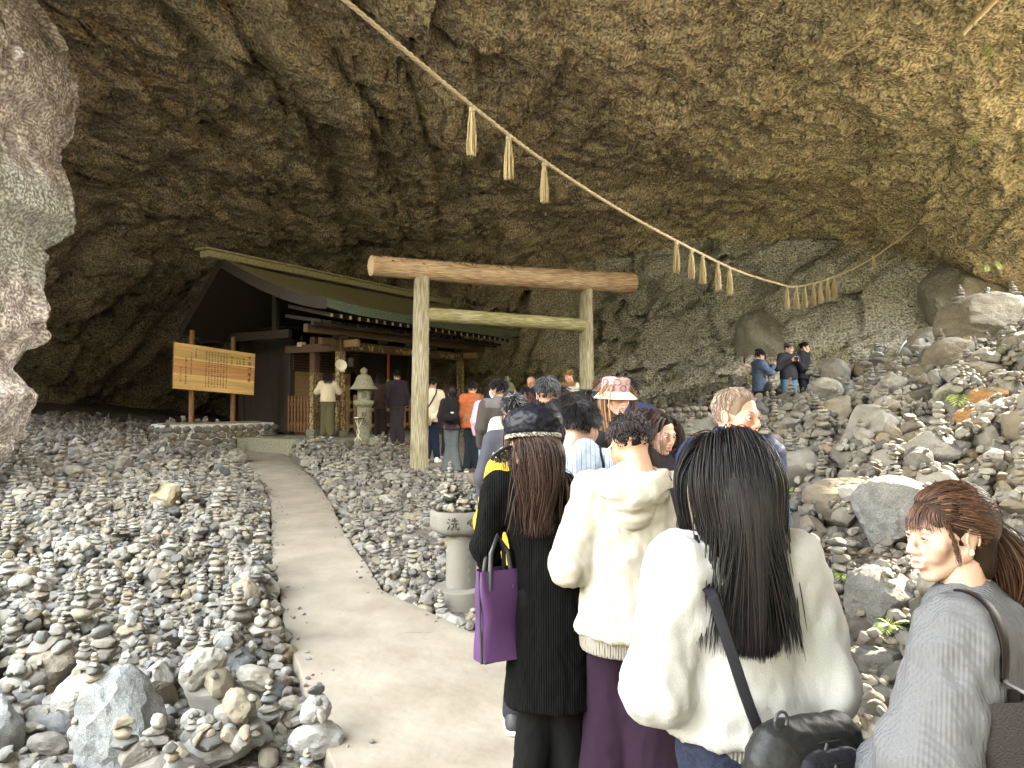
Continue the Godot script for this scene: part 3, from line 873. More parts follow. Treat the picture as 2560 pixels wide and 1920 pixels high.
func place_all() -> void:
	var big := []
	var mass := []
	for r in recs:
		var p: Vector3 = r[0]
		var s := seen_at(p)
		var covered: bool = hfield(p.x, p.z) > p.y + r[1].y * 1.25
		if masked(s.x, s.y) or covered: mass.append(r)
		else: big.append([r[1].x * sqrt(r[1].y / r[1].x) / -p.z, r])
	big.sort_custom(func(a, b): return a[0] > b[0])
	for k in range(290, big.size()): mass.append(big[k][1])
	big = big.slice(0, 290)
	# words for each: colour, shape and place, then its rank by size among those that share them
	var kinds := {}
	for q in big:
		var r: Array = q[1]
		var w := "%s %s stone %s" % [palette[r[4]][1], "rounded" if r[3] < 6 else "angular", where_word(r[0])]
		if not kinds.has(w): kinds[w] = []
		kinds[w].append(r)
	var rank := ["largest", "second largest", "third largest", "fourth largest", "fifth largest", "sixth largest", "seventh largest", "eighth largest", "ninth largest"]
	for w in kinds:
		for k in kinds[w].size():
			var r: Array = kinds[w][k]
			var sh: int = r[3]
			var o := mi("stone", shapes[sh] if r[1].x < 0.09 else shapes[12 + sh % 5] if sh < 6 else shapes[17 + sh % 7], M["stone_%d" % r[4]])
			o.transform = Transform3D(r[2].scaled_local(r[1]), r[0])
			var n: int = kinds[w].size()
			var label: String = w if n == 1 else (rank[k] + " " + w if k < rank.size() else "lesser " + w)
			tag(o, label, "stone", "loose stones of the cave floor")
	# cairns
	var cl := []
	for i in cairns.size():
		var l: Array = cairns[i]
		var s := seen_at(l[0][0])
		if masked(s.x, s.y): continue
		cl.append([l[0][1].x * l.size() / -l[0][0].z, i])
	cl.sort_custom(func(a, b): return a[0] > b[0])
	cl = cl.slice(0, 170)
	var chosen := {}
	kinds = {}
	for q in cl:
		chosen[q[1]] = true
		var l: Array = cairns[q[1]]
		var w := "stack of %s stones with a %s base %s" % [["", "", "", "three", "four", "five", "six", "seven"][l.size()], palette[l[0][4]][1], where_word(l[0][0])]
		if not kinds.has(w): kinds[w] = []
		kinds[w].append(l)
	rank = ["biggest", "second biggest", "third biggest", "fourth biggest", "fifth biggest", "sixth biggest"]
	for w in kinds:
		for k in kinds[w].size():
			var l: Array = kinds[w][k]
			var label: String = w if kinds[w].size() == 1 else (rank[k] + " " + w if k < rank.size() else "lesser " + w)
			var o := thing("stone_cairn", label, "cairn", l[0][0] - Vector3(0, l[0][1].y, 0), 0.0, "stone stacks balanced by visitors")
			for r in l:
				var s := mi("stone", shapes[r[3]], M["stone_%d" % r[4]], o)
				s.transform = Transform3D(r[2].scaled_local(r[1]), r[0] - o.position)
	for i in cairns.size():
		if not chosen.has(i): mass.append_array(cairns[i])
	# the rest, past counting
	var root := Node3D.new()
	add(root, "loose_stones")
	tag(root, "thousands of small grey and tan stones covering the cave floor", "", "", "stuff")
	var by := []
	for i in 12: by.append([])
	for r in mass: by[r[3]].append(r)
	for i in 12:
		var mm := MultiMesh.new()
		mm.transform_format = MultiMesh.TRANSFORM_3D
		mm.use_colors = true
		mm.mesh = shapes[i]
		mm.instance_count = by[i].size()
		for k in by[i].size():
			var r: Array = by[i][k]
			mm.set_instance_transform(k, Transform3D(r[2].scaled_local(r[1]), r[0]))
			var c: Color = palette[r[4]][0]
			c = c * rng.randf_range(0.85, 1.12); c.a = 1.0
			mm.set_instance_color(k, c)
		var o := MultiMeshInstance3D.new()
		o.multimesh = mm
		o.material_override = M.stone_stuff
		add(o, "pebbles", root)
		o.set_meta("kind", "stuff")
	print("stones: %d apart, %d cairns, %d in the mass" % [big.size(), chosen.size(), mass.size()])

func boulders() -> void:
	var dk := Color(0.12, 0.11, 0.085); var gy := Color(0.25, 0.245, 0.225); var tn := Color(0.30, 0.255, 0.185); var pl := Color(0.36, 0.335, 0.29); var sun_ochre := Color(0.42, 0.22, 0.07); var bl := Color(0.24, 0.25, 0.265)  # the ochre tone has the orange sun patch painted in
	# on the right-hand slope
	var R := [
		["dark brown angular boulder below the larger pale-topped one", 4.79, -8.5, 0.33, 0.27, 0.30, 17, dk, 0.4, 0.10],
		["brown wedge-shaped boulder with a pale top, stones balanced on it", 5.62, -9.0, 0.44, 0.30, 0.36, 18, tn, 1.2, 0.15],
		["largest boulder on the slope, broad grey-brown with a sunlit flat top", 7.15, -10.6, 0.82, 0.52, 0.66, 19, tn, 0.2, 0.2],
		["big flat-topped grey block with pebbles laid out on top", 2.98, -5.55, 0.42, 0.34, 0.36, 20, gy, 0.5, 0.12],
		["smaller pale block behind the flat-topped grey block", 3.94, -6.6, 0.27, 0.2, 0.24, 21, pl, 0.3, 0.12],
		["grey pointed boulder between the white sweatshirt and the dark rock", 2.36, -4.6, 0.25, 0.23, 0.22, 22, gy, 0.8, 0.08],
		["grey angular rock low on the slope, below the pointed boulder", 2.04, -4.0, 0.19, 0.16, 0.17, 23, gy, 0.1, 0.07],
		["dark rock behind the woman in the grey sweater", 2.45, -4.1, 0.22, 0.2, 0.2, 17, dk, 2.0, 0.08],
		["ochre rock with orange sunlight painted into its colour, under the pale blocks", 4.75, -7.2, 0.30, 0.16, 0.26, 19, sun_ochre, 1.0, 0.06],
		["second ochre rock, broken, with orange sunlight painted into its brown", 5.05, -7.5, 0.24, 0.15, 0.22, 18, sun_ochre, 2.4, 0.05],
		["pale grey block above the woman in the grey sweater", 4.75, -6.7, 0.27, 0.22, 0.24, 21, pl, 1.7, 0.1],
		["flat tan rock under the wedge-shaped boulder", 5.5, -8.3, 0.40, 0.17, 0.3, 22, tn, 0.7, 0.07],
		["tan rock at the edge of the slope above the pale block", 6.0, -8.2, 0.36, 0.26, 0.3, 20, tn, 2.1, 0.12],
		["long flat slab leaning on the slope behind the man in navy", 3.1, -8.6, 0.34, 0.10, 0.18, 18, gy, 0.9, 0.05],
		["brown boulder beside the bent handrail", 6.35, -11.6, 0.36, 0.24, 0.3, 17, tn, 0.5, 0.1],
		["reddish brown rock high on the slope under the ferns", 8.5, -12.4, 0.5, 0.4, 0.4, 22, Color(0.40, 0.30, 0.24), 0.5, 0.2],
		["grey brown slab behind the largest boulder", 8.0, -11.3, 0.55, 0.36, 0.4, 23, tn, 1.5, 0.2],
		["pale rock half buried mid slope", 3.6, -7.6, 0.24, 0.14, 0.2, 19, pl, 1.9, 0.05],
		["grey rock half buried mid slope, above the flat-topped block", 3.4, -6.7, 0.3, 0.14, 0.22, 17, gy, 2.6, 0.05],
		["low grey rock beside the white sweatshirt sleeve", 1.75, -3.5, 0.17, 0.14, 0.15, 22, pl, 0.3, 0.05],
	]
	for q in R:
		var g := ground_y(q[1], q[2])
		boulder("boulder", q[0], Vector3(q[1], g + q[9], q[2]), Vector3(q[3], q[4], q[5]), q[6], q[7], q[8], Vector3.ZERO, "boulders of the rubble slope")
		hraise(q[1], q[2], q[3] * 0.7, g + q[9] + q[4] * 0.3, q[4] * 0.55)
	taken.clear()
	# on the left bank
	var L := [
		["big smooth blue-grey cone-shaped boulder with a pebble tower on its tip", -1.80, -3.28, 0.2, 0.33, 0.2, 12, Color(0.25, 0.255, 0.25), 0.3, 0.12],
		["rounded tan-grey boulder beside the cone-shaped boulder", -2.2, -3.75, 0.19, 0.16, 0.17, 13, pl, 1.0, 0.09],
		["rounded buff boulder behind the tan-grey one", -2.62, -4.1, 0.18, 0.15, 0.16, 14, tn, 2.0, 0.08],
		["long dark oval boulder with small stones on top", -3.05, -4.75, 0.26, 0.12, 0.17, 15, Color(0.27, 0.26, 0.26), 0.2, 0.09],
		["dark slate-grey boulder beside the long oval one", -2.62, -4.62, 0.20, 0.10, 0.14, 13, Color(0.23, 0.24, 0.27), 0.6, 0.08],
		["pale grey upright boulder next to the dark slate one", -2.38, -4.5, 0.13, 0.14, 0.12, 16, pl, 0.2, 0.09],
		["square tan block perched on flat stones of the left bank", -4.15, -8.6, 0.23, 0.16, 0.19, 19, Color(0.49, 0.41, 0.26), 0.4, 0.3],
		["flat grey boulder under the square tan block", -4.15, -8.55, 0.27, 0.1, 0.23, 15, gy, 0.9, 0.1],
		["broad bluish boulder near the path edge", -1.72, -4.35, 0.19, 0.13, 0.16, 14, bl, 2.2, 0.06],
		["grey round-topped boulder in the bottom corner of the bank", -2.45, -3.35, 0.16, 0.17, 0.15, 16, Color(0.33, 0.33, 0.32), 1.2, 0.06],
		["black rough rock by the path edge", -1.4, -3.95, 0.16, 0.10, 0.13, 18, Color(0.15, 0.15, 0.155), 0.5, 0.07],
		["pale grey boulder carrying a tall stone figure", -1.98, -5.2, 0.16, 0.16, 0.14, 19, pl, 0.2, 0.12],
		["mossy boulder at the edge of the left bank", -3.35, -4.35, 0.24, 0.34, 0.25, 14, Color(0.27, 0.27, 0.12), 0.2, 0.1],
		["rounded grey stone lying at the path edge, lower of a pair", -0.93, -3.42, 0.13, 0.085, 0.10, 13, Color(0.40, 0.385, 0.35), 0.4, 0.075],
		["ball-shaped grey stone resting on its flatter twin by the path", -0.95, -3.45, 0.082, 0.078, 0.08, 16, Color(0.42, 0.40, 0.38), 1.4, 0.205],
		["broken black flake on top of the ball-shaped stone", -0.94, -3.45, 0.045, 0.025, 0.035, 8, Color(0.08, 0.075, 0.07), 0.7, 0.295],
		["large pale flat boulder before the cone-shaped one", -1.35, -3.3, 0.2, 0.09, 0.15, 15, pl, 0.9, 0.06],
		["mid-grey rounded boulder under several small stacks", -2.9, -6.3, 0.24, 0.13, 0.19, 12, gy, 1.9, 0.08],
	]
	for q in L:
		var g := ground_y(q[1], q[2])
		boulder("boulder", q[0], Vector3(q[1], g + q[9], q[2]), Vector3(q[3], q[4], q[5]), q[6], q[7], q[8], Vector3.ZERO, "boulders of the left bank")
		hraise(q[1], q[2], q[3] * 0.85, g + q[9], q[4] * 0.85)
	taken.clear()
	# great slabs fallen against the foot of the right-hand cliff
	var C := [
		[[-1.2, 0.9, -23.4], [1.5, 1.6, 0.9], 17, 0.3], [[0.9, 1.0, -21.9], [1.3, 1.3, 0.8], 18, 1.0], [[2.5, 1.3, -20.9], [1.1, 1.7, 0.8], 19, 0.2], [[4.0, 1.9, -19.9], [1.0, 1.5, 0.8], 20, 2.0],
		[[5.2, 2.5, -19.2], [0.9, 1.6, 0.8], 21, 0.6], [[6.3, 2.9, -18.5], [0.95, 1.35, 0.75], 22, 1.3], [[7.6, 2.8, -17.8], [1.1, 1.2, 0.8], 23, 0.1], [[8.8, 3.4, -16.9], [1.2, 1.3, 0.9], 17, 2.2], [[10.1, 3.9, -15.8], [1.2, 1.2, 0.9], 19, 0.8],
		[[7.3, 3.9, -18.3], [1.1, 0.7, 0.7], 18, 0.4], [[9.3, 2.5, -15.4], [1.0, 0.9, 0.8], 21, 2.6], [[3.3, 2.6, -20.7], [0.9, 0.9, 0.7], 22, 0.0], [[5.6, 3.9, -19.6], [1.2, 0.8, 0.7], 23, 1.4],
	]
	var says := ["mossy slab behind the shrine's far corner", "rounded brown slab behind the men near the far lantern", "tall grey slab behind the torii's far post", "upright slab with a dark cleft beside it", "slab leaning behind the cairn ledge", "great leaning slab behind the photographers", "broad grey slab above the man in glasses", "blocky cliff foot rock under the rope's lowest tassels", "square-edged rock below the ferns", "wedge of rock lodged above the leaning slab", "brown rock face beside the handrail", "overhanging grey block above the upright slab", "block perched on top of the leaning slabs"]
	for i in [1, 5, 8, 10]:
		var q: Array = C[i]
		var at := Vector3(q[0][0], q[0][1], q[0][2])
		at += Vector3(0.6, 0, -0.8) * 1.0
		boulder("fallen_rock", says[i], at, Vector3(q[1][0], q[1][1], q[1][2]), q[2], Color(0.46, 0.43, 0.36) if i % 3 else Color(0.38, 0.36, 0.25), q[3], Vector3(-0.5 + 0.13 * (i % 4), 0, 0.5 - 0.3 * (i % 5)), "slabs at the foot of the right cliff", "rock")
	taken.clear()
	# feet of the built things
	taken.append_array([[-0.42, -5.9, 0.2], [-1.74, -13.3, 0.16], [1.62, -15.3, 0.16], [-3.4, -16.3, 0.3]])
	for k in 6:
		taken.append([lerpf(-7.86, -6.3, k / 5.0), lerpf(-16.3, -18.4, k / 5.0), 0.45])

# ---------------------------------------------------------------- shrine
var SE := Vector3(0.519, 0, -0.855)           # along the eaves, away from the viewer
var SB := Vector3(-0.855, 0, -0.519)          # from the front to the back
func sp(s: float, r: float, y: float) -> Vector3:
	return Vector3(-4.19, 0, -16.0) + SE * s + SB * r + Vector3(0, y, 0)
func sbox(b: MB, s: float, r: float, y: float, ls: float, lr: float, h: float, bev := 0.006) -> void:   # box centred at (s, r, y)
	b.box(Transform3D(Basis(SE, Vector3.UP, -SB), sp(s, r, y)), Vector3(ls, h, lr), bev)
func bar(b: MB, p: Vector3, q: Vector3, w: float, h: float, bev := 0.004) -> void:
	var d := (q - p)
	var f := d.normalized()
	var side := f.cross(Vector3.UP)
	side = side.normalized() if side.length() > 0.01 else Vector3.RIGHT
	b.box(Transform3D(Basis(f, side.cross(f), side), (p + q) * 0.5), Vector3(d.length(), h, w), bev)

func slip_tex(wide: int, high: int, sd: int, cover: float) -> ImageTexture:   # paper name slips pasted over dark wood
	var r := RandomNumberGenerator.new(); r.seed = sd
	var im := Image.create(wide, high, false, Image.FORMAT_RGB8)
	im.fill(Color(0.30, 0.22, 0.14))
	for i in int(wide * high * cover / 110.0):
		var c := Color(0.75, 0.68, 0.5).lerp(Color(0.5, 0.42, 0.26), r.randf())
		if r.randf() < 0.12: c = Color(0.28, 0.19, 0.12)
		var w := r.randi_range(5, 9); var h := r.randi_range(12, 26)
		if r.randf() < 0.3: w = r.randi_range(9, 15); h = r.randi_range(6, 10)
		var x := r.randi_range(0, wide - w); var y := r.randi_range(0, high - h)
		im.fill_rect(Rect2i(x, y, w, h), c)
		for k in r.randi_range(1, 3):                  # a line of writing
			if w > 5 and h > 5:
				im.fill_rect(Rect2i(x + w / 2 - 1, y + 2 + r.randi_range(0, h / 2), 2, r.randi_range(2, h / 2)), Color(0.12, 0.09, 0.06))
	return img_tex(im)

func shrine() -> void:
	var o := thing("shrine_hall", "dark timber shrine hall with a curved copper roof under the rock", "shrine", sp(4.0, 2.0, 0.0))
	var off := -o.position
	var P := func(called: String, b: MB, m: Material, par: Node = null) -> MeshInstance3D:
		for i in b.v.size(): b.v[i] += off
		return ob(called, b, m, par if par else o)
	# stone platform and steps
	var b := MB.new()
	sbox(b, 4.1, 2.9, 0.55, 8.6, 6.6, 0.5, 0.02)
	P.call("platform", b, M.old_stone)
	for k in 2:
		b = MB.new()
		sbox(b, 3.6 + 0.3 * k, -0.62 - 0.36 * k, 0.44 - 0.13 * k, 6.2 - 1.6 * k, 0.36, 0.4, 0.015)
		P.call("step", b, M.old_stone)
	# roof: profile across the slope, r from the eave (0) to the ridge (3.1), then down the back
	var prof := func(r: float) -> float:
		if r <= 3.1:
			var t := r / 3.1
			return 3.93 + 1.12 * pow(t, 1.55) + 0.05 * t
		return 5.10 - (r - 3.1) * 1.05
	b = MB.new()
	var L := 8.42
	b.grid(40, 36, func(u, w):
		var r: float = w * 4.7
		var s: float = lerpf(-0.0, L, u) 
		var spread: float = 0.22 * (w * 4.7 / 3.1 if w * 4.7 < 3.1 else 1.0)
		s = lerpf(-spread * 2.2, L + spread * 1.0, u)
		var up: float = 0.10 * pow(absf(u - 0.5) * 2.0, 6.0)
		return sp(s, r, prof.call(r) + up), true)
	var roof: MeshInstance3D = P.call("roof", b, M.copper_roof)
	b = MB.new()                             # the soffit a hand's breadth below
	b.grid(24, 24, func(u, w):
		var r: float = 0.03 + w * 4.6
		var spread: float = 0.22 * (w * 4.7 / 3.1 if w * 4.7 < 3.1 else 1.0)
		return sp(lerpf(-spread * 2.2 + 0.03, L + spread - 0.03, u), r, prof.call(r) - 0.2 + 0.10 * pow(absf(u - 0.5) * 2.0, 6.0)))
	P.call("roof_soffit", b, M.dark_wood)
	# layered green copper edge along the eave
	for k in 4:
		b = MB.new()
		var y0 := 3.93 - 0.052 * (k + 1)
		b.grid(40, 2, func(u, w):
			var up: float = 0.10 * pow(absf(u - 0.5) * 2.0, 6.0)
			return sp(lerpf(0.0, L, u), -0.012 + 0.011 * k - 0.006 * w, y0 + w * 0.05 + up))
		P.call("eave_board", b, M.copper_edge, roof)
	# barge boards down the gable edges
	for e in 2:
		b = MB.new()
		var pa := []
		var fl := 40
		for k in fl + 1:
			var r := 4.7 * k / fl
			var spread := 0.22 * minf(r / 3.1, 1.0)
			var s := -spread * 2.2 - 0.012 if e == 0 else L + spread + 0.012
			var y: float = prof.call(r) + 0.10
			pa.append([sp(s, r, y + 0.01), sp(s, r, y - 0.26)])
		for k in fl:
			var i0 := b.pt(pa[k][0]); b.pt(pa[k][1]); b.pt(pa[k + 1][1]); b.pt(pa[k + 1][0])
			if e == 0: b.quad(i0, i0 + 1, i0 + 2, i0 + 3)
			else: b.quad(i0, i0 + 3, i0 + 2, i0 + 1)
		P.call("barge_board", b, M.dark_wood, roof)
	# ridge: a boxed copper cap longer than the roof
	b = MB.new()
	sbox(b, 3.93, 3.12, 5.20, 9.7, 0.34, 0.16, 0.012)
	P.call("ridge_cap", b, M.copper_roof, roof)
	b = MB.new()
	sbox(b, 3.93, 3.12, 5.31, 9.9, 0.44, 0.05, 0.008)
	P.call("ridge_cap", b, M.copper_roof, roof)
	# small metal snow guards on the eave
	for row in 2:
		for k in 12:
			b = MB.new()
			sbox(b, 1.2 + k * 0.62 + row * 0.3, 0.16 + row * 0.2, prof.call(0.16 + row * 0.2) + 0.03, 0.11, 0.012, 0.035, 0.002)
			P.call("snow_guard", b, M.copper_edge, roof)
	# rafters with white-painted ends, two tiers
	for k in 27:
		var s := 0.25 + k * 0.302
		b = MB.new()
		bar(b, sp(s, 0.10, 3.66), sp(s, 1.5, 3.96), 0.075, 0.085)
		var rf: MeshInstance3D = P.call("rafter", b, M.dark_wood)
		b = MB.new()
		sbox(b, s, 0.092, 3.658, 0.07, 0.012, 0.082, 0.0)
		P.call("rafter_end", b, M.end_paint, rf)
	for k in 27:
		var s := 0.33 + k * 0.302
		b = MB.new()
		bar(b, sp(s, 0.5, 3.55), sp(s, 1.7, 3.75), 0.07, 0.08)
		P.call("rafter", b, M.dark_wood)
	# eave purlin, beams
	b = MB.new(); sbox(b, 4.1, 1.0, 3.42, 7.6, 0.15, 0.2); P.call("purlin", b, M.brown_wood)
	b = MB.new(); sbox(b, 4.1, 0.62, 3.50, 7.9, 0.09, 0.09); P.call("purlin", b, M.dark_wood)
	# pillars with pasted slips
	var wood := M.brown_wood as StandardMaterial3D
	var slips := []
	for k in 2:
		var m := StandardMaterial3D.new()
		m.resource_name = "slip_pillar"
		m.albedo_texture = slip_tex(64, 640, 70 + k, 0.75)
		m.roughness = 0.8
		slips.append(m)
	var at := [[1.44, 1.0, 1], [6.6, 1.0, 1], [1.62, 2.1, 1], [6.6, 2.3, 1], [1.69, 3.1, 0], [6.6, 3.1, 0], [1.69, 5.0, 0], [6.6, 5.0, 0]]
	for i in at.size():
		b = MB.new()
		var w := 0.19 if at[i][2] else 0.2
		sbox(b, at[i][0], at[i][1], 2.05, w, w, 2.6, 0.018)
		var pl: MeshInstance3D = P.call("pillar", b, M.dark_wood if not at[i][2] else M.brown_wood)
		if at[i][2]:                          # sheets of slips on the two faces that show
			for f in 2:
				b = MB.new()
				var y0 := 0.85; var y1 := 2.95 if i != 2 else 2.45
				var h := w / 2 + 0.003
				var c := []
				for q in [[-1, 0], [1, 0], [1, 1], [-1, 1]]:
					var t: float = q[0] * (w / 2 - 0.02)
					c.append(sp(at[i][0] + (t if f == 0 else -h), at[i][1] + (-h if f == 0 else -t), lerpf(y0, y1, q[1])))
				var i0 := b.pt(c[0], Vector2(0, 1)); b.pt(c[1], Vector2(1, 1)); b.pt(c[2], Vector2(1, 0)); b.pt(c[3], Vector2(0, 0))
				b.quad(i0, i0 + 3, i0 + 2, i0 + 1)
				P.call("paper_slips", b, slips[(i + f) % 2], pl)
			b = MB.new(); sbox(b, at[i][0], at[i][1], 0.88, w + 0.12, w + 0.12, 0.16, 0.02)
			P.call("pillar_base", b, M.old_stone, pl)
	# the long tie beam across the porch, noses past the pillars, slips on its face
	b = MB.new(); sbox(b, 4.02, 1.0, 3.08, 5.9, 0.13, 0.22, 0.01)
	var tie: MeshInstance3D = P.call("tie_beam", b, M.brown_wood)
	var m2 := StandardMaterial3D.new()
	m2.resource_name = "slip_beam"
	m2.albedo_texture = slip_tex(900, 40, 77, 0.22); m2.roughness = 0.8
	b = MB.new()
	var c2 := [sp(1.6, 0.931, 2.985), sp(6.45, 0.931, 2.985), sp(6.45, 0.931, 3.175), sp(1.6, 0.931, 3.175)]
	b.pt(c2[0], Vector2(0, 1)); b.pt(c2[1], Vector2(1, 1)); b.pt(c2[2], Vector2(1, 0)); b.pt(c2[3], Vector2(0, 0))
	b.quad(0, 3, 2, 1)
	P.call("paper_slips", b, m2, tie)
	for e in [[1.44, 0.62], [6.6, 0.62], [0.98, 1.0], [7.05, 1.0]]:      # carved beam noses
		b = MB.new()
		if e[1] < 0.9: sbox(b, e[0], e[1], 3.12, 0.12, 0.5, 0.2, 0.03)
		else: sbox(b, e[0], e[1], 3.14, 0.5, 0.12, 0.2, 0.03)
		P.call("beam_nose", b, M.pale_wood if e[0] > 1.2 else M.brown_wood, tie)
	for s in [1.44, 6.6]:                     # side ties and bracket blocks
		b = MB.new(); sbox(b, s, 2.0, 3.05, 0.12, 1.9, 0.2); P.call("side_beam", b, M.brown_wood)
		b = MB.new(); sbox(b, s, 1.0, 3.28, 0.3, 0.3, 0.12, 0.03); P.call("bracket_block", b, M.dark_wood)
	for s in [3.0, 4.1, 5.2]:
		b = MB.new(); sbox(b, s, 1.0, 3.26, 0.34, 0.12, 0.12, 0.03); P.call("bracket_block", b, M.dark_wood)
	# walls of the hall: boards set on edge, one by one
	for k in 12:
		b = MB.new(); sbox(b, 1.66 + 0.004 * (k % 2), 3.25 + k * 0.15, 2.2, 0.05, 0.146, 2.7, 0.006)
		P.call("wall_board", b, M.dark_wood)
	for k in 8:                               # front wall right of the doors
		b = MB.new(); sbox(b, 4.35 + k * 0.3, 3.12 + 0.004 * (k % 2), 2.2, 0.294, 0.05, 2.7, 0.006)
		P.call("wall_board", b, M.dark_wood)
	b = MB.new(); sbox(b, 4.1, 5.2, 2.3, 5.2, 0.06, 2.9); P.call("rear_wall", b, M.dark_wood)
	b = MB.new(); sbox(b, 6.7, 4.1, 2.3, 0.06, 2.0, 2.9); P.call("side_wall", b, M.dark_wood)
	b = MB.new(); sbox(b, 4.15, 4.1, 3.68, 5.2, 2.0, 0.05); P.call("ceiling_board", b, M.dark_wood)
	b = MB.new(); sbox(b, 0.9, 4.0, 3.4, 0.12, 3.6, 0.22); P.call("gable_beam", b, M.dark_wood)
	b = MB.new(); sbox(b, 1.2, 3.1, 4.2, 0.12, 0.16, 1.4); P.call("gable_post", b, M.dark_wood)
	for k in 9:                               # slatted transom above the doors
		b = MB.new(); sbox(b, 2.95, 2.98, 2.55 + k * 0.075, 2.5, 0.03, 0.035, 0.0)
		P.call("transom_slat", b, M.brown_wood)
	for k in 3:                               # framed doors
		var s := 2.12 + k * 0.72
		b = MB.new(); sbox(b, s, 3.06, 1.65, 0.70, 0.04, 1.7, 0.004)
		var dr: MeshInstance3D = P.call("door", b, M.pale_wood)
		for q in [[s, 1.3, 0.46, 0.6], [s, 2.05, 0.46, 0.62]]:
			b = MB.new(); sbox(b, q[0], 3.036, q[1], q[2], 0.012, q[3], 0.004)
			P.call("door_panel", b, M.brown_wood if k == 2 else M.pale_wood, dr)
	# low slatted barrier across the porch and along its side
	for k in 17:
		var s := 1.75 + k * 0.29
		if absf(s - 4.1) < 0.3: continue
		b = MB.new(); sbox(b, s, 1.62, 1.38 + (0.12 if k % 2 == 0 else 0.0), 0.13, 0.03, 0.96 + (0.24 if k % 2 == 0 else 0.0), 0.005)
		P.call("barrier_slat", b, M.pale_wood)
	for y in [1.02, 1.45, 1.66]:
		b = MB.new(); sbox(b, 4.1, 1.655, y, 4.9, 0.04, 0.09, 0.005); P.call("barrier_rail", b, M.pale_wood)
	for k in 7:
		b = MB.new(); sbox(b, 1.55, 2.25 + k * 0.12, 1.36, 0.03, 0.07, 0.95, 0.004); P.call("barrier_slat", b, M.cedar_post)
	for y in [1.1, 1.6]:
		b = MB.new(); sbox(b, 1.58, 2.6, y, 0.03, 0.85, 0.07, 0.004); P.call("barrier_rail", b, M.cedar_post)
	# plank sign on the pillar's nose, offering box
	b = MB.new(); sbox(b, 4.1, 2.3, 1.12, 1.3, 0.6, 0.5, 0.015)
	var box: MeshInstance3D = P.call("offering_box", b, M.dark_wood)
	for k in 7:
		b = MB.new(); sbox(b, 3.6 + k * 0.167, 2.3, 1.385, 0.05, 0.56, 0.03, 0.004); P.call("slat", b, M.brown_wood, box)
	# things fixed to or hung in the hall
	var sk := thing("loudspeaker", "cream horn loudspeaker fixed to the shrine's front pillar", "loudspeaker", sp(1.25, 0.82, 2.55))
	b = MB.new(); b.lathe([Vector2(0.03, -0.2), Vector2(0.05, -0.19), Vector2(0.06, -0.08), Vector2(0.075, 0.0), Vector2(0.13, 0.08), Vector2(0.15, 0.085), Vector2(0.145, 0.09), Vector2(0.07, 0.01), Vector2(0.02, -0.02)], 20)
	var horn := ob("horn", b, M.white_paint, sk); horn.basis = Basis(SB, -0.9) * Basis(SE, 1.0)
	b = MB.new(); bar(b, Vector3(0, -0.12, 0), SE * 0.16 + Vector3(0, -0.12, 0), 0.03, 0.04); ob("bracket", b, M.white_paint, sk)
	var lp := thing("hanging_lamp_box", "small grey box lamp hanging in the shrine porch", "lamp", sp(2.75, 1.9, 2.75))
	b = MB.new(); b.box(Transform3D.IDENTITY, Vector3(0.14, 0.24, 0.14), 0.01); ob("lamp_case", b, M.granite, lp)
	b = MB.new(); b.tube([Vector3(0, 0.12, 0), Vector3(0, 0.62, 0)], [0.008, 0.008], 6); ob("cord", b, M.black, lp)
	var bell := thing("bell_rope", "green and red cloth bell rope hanging before the offering box", "bell rope", sp(4.1, 1.75, 1.7))
	b = MB.new(); b.tube([Vector3(0, 1.4, 0), Vector3(0, 0.62, 0)], [0.035, 0.035], 8)
	ob("rope", b, mat("rope_red", lin(0.35, 0.06, 0.04), 0.8), bell)
	b = MB.new(); b.tube([Vector3(0, 0.62, 0), Vector3(0.01, 0.3, 0), Vector3(0, 0.0, 0.02)], [0.05, 0.075, 0.06], 8)
	ob("cloth", b, mat("rope_green", lin(0.22, 0.42, 0.06), 0.8), bell)
	var cam := thing("security_lamp", "small white lamp box under the shrine's dim side eave", "lamp", sp(1.45, 2.4, 3.16))
	b = MB.new(); b.box(Transform3D(Basis(SE, Vector3.UP, -SB), Vector3.ZERO), Vector3(0.16, 0.13, 0.2), 0.02); ob("lamp_case", b, M.white_paint, cam)
	b = MB.new(); bar(b, Vector3(0, 0.06, 0), Vector3(0, 0.22, 0), 0.03, 0.03); ob("bracket", b, M.black, cam)

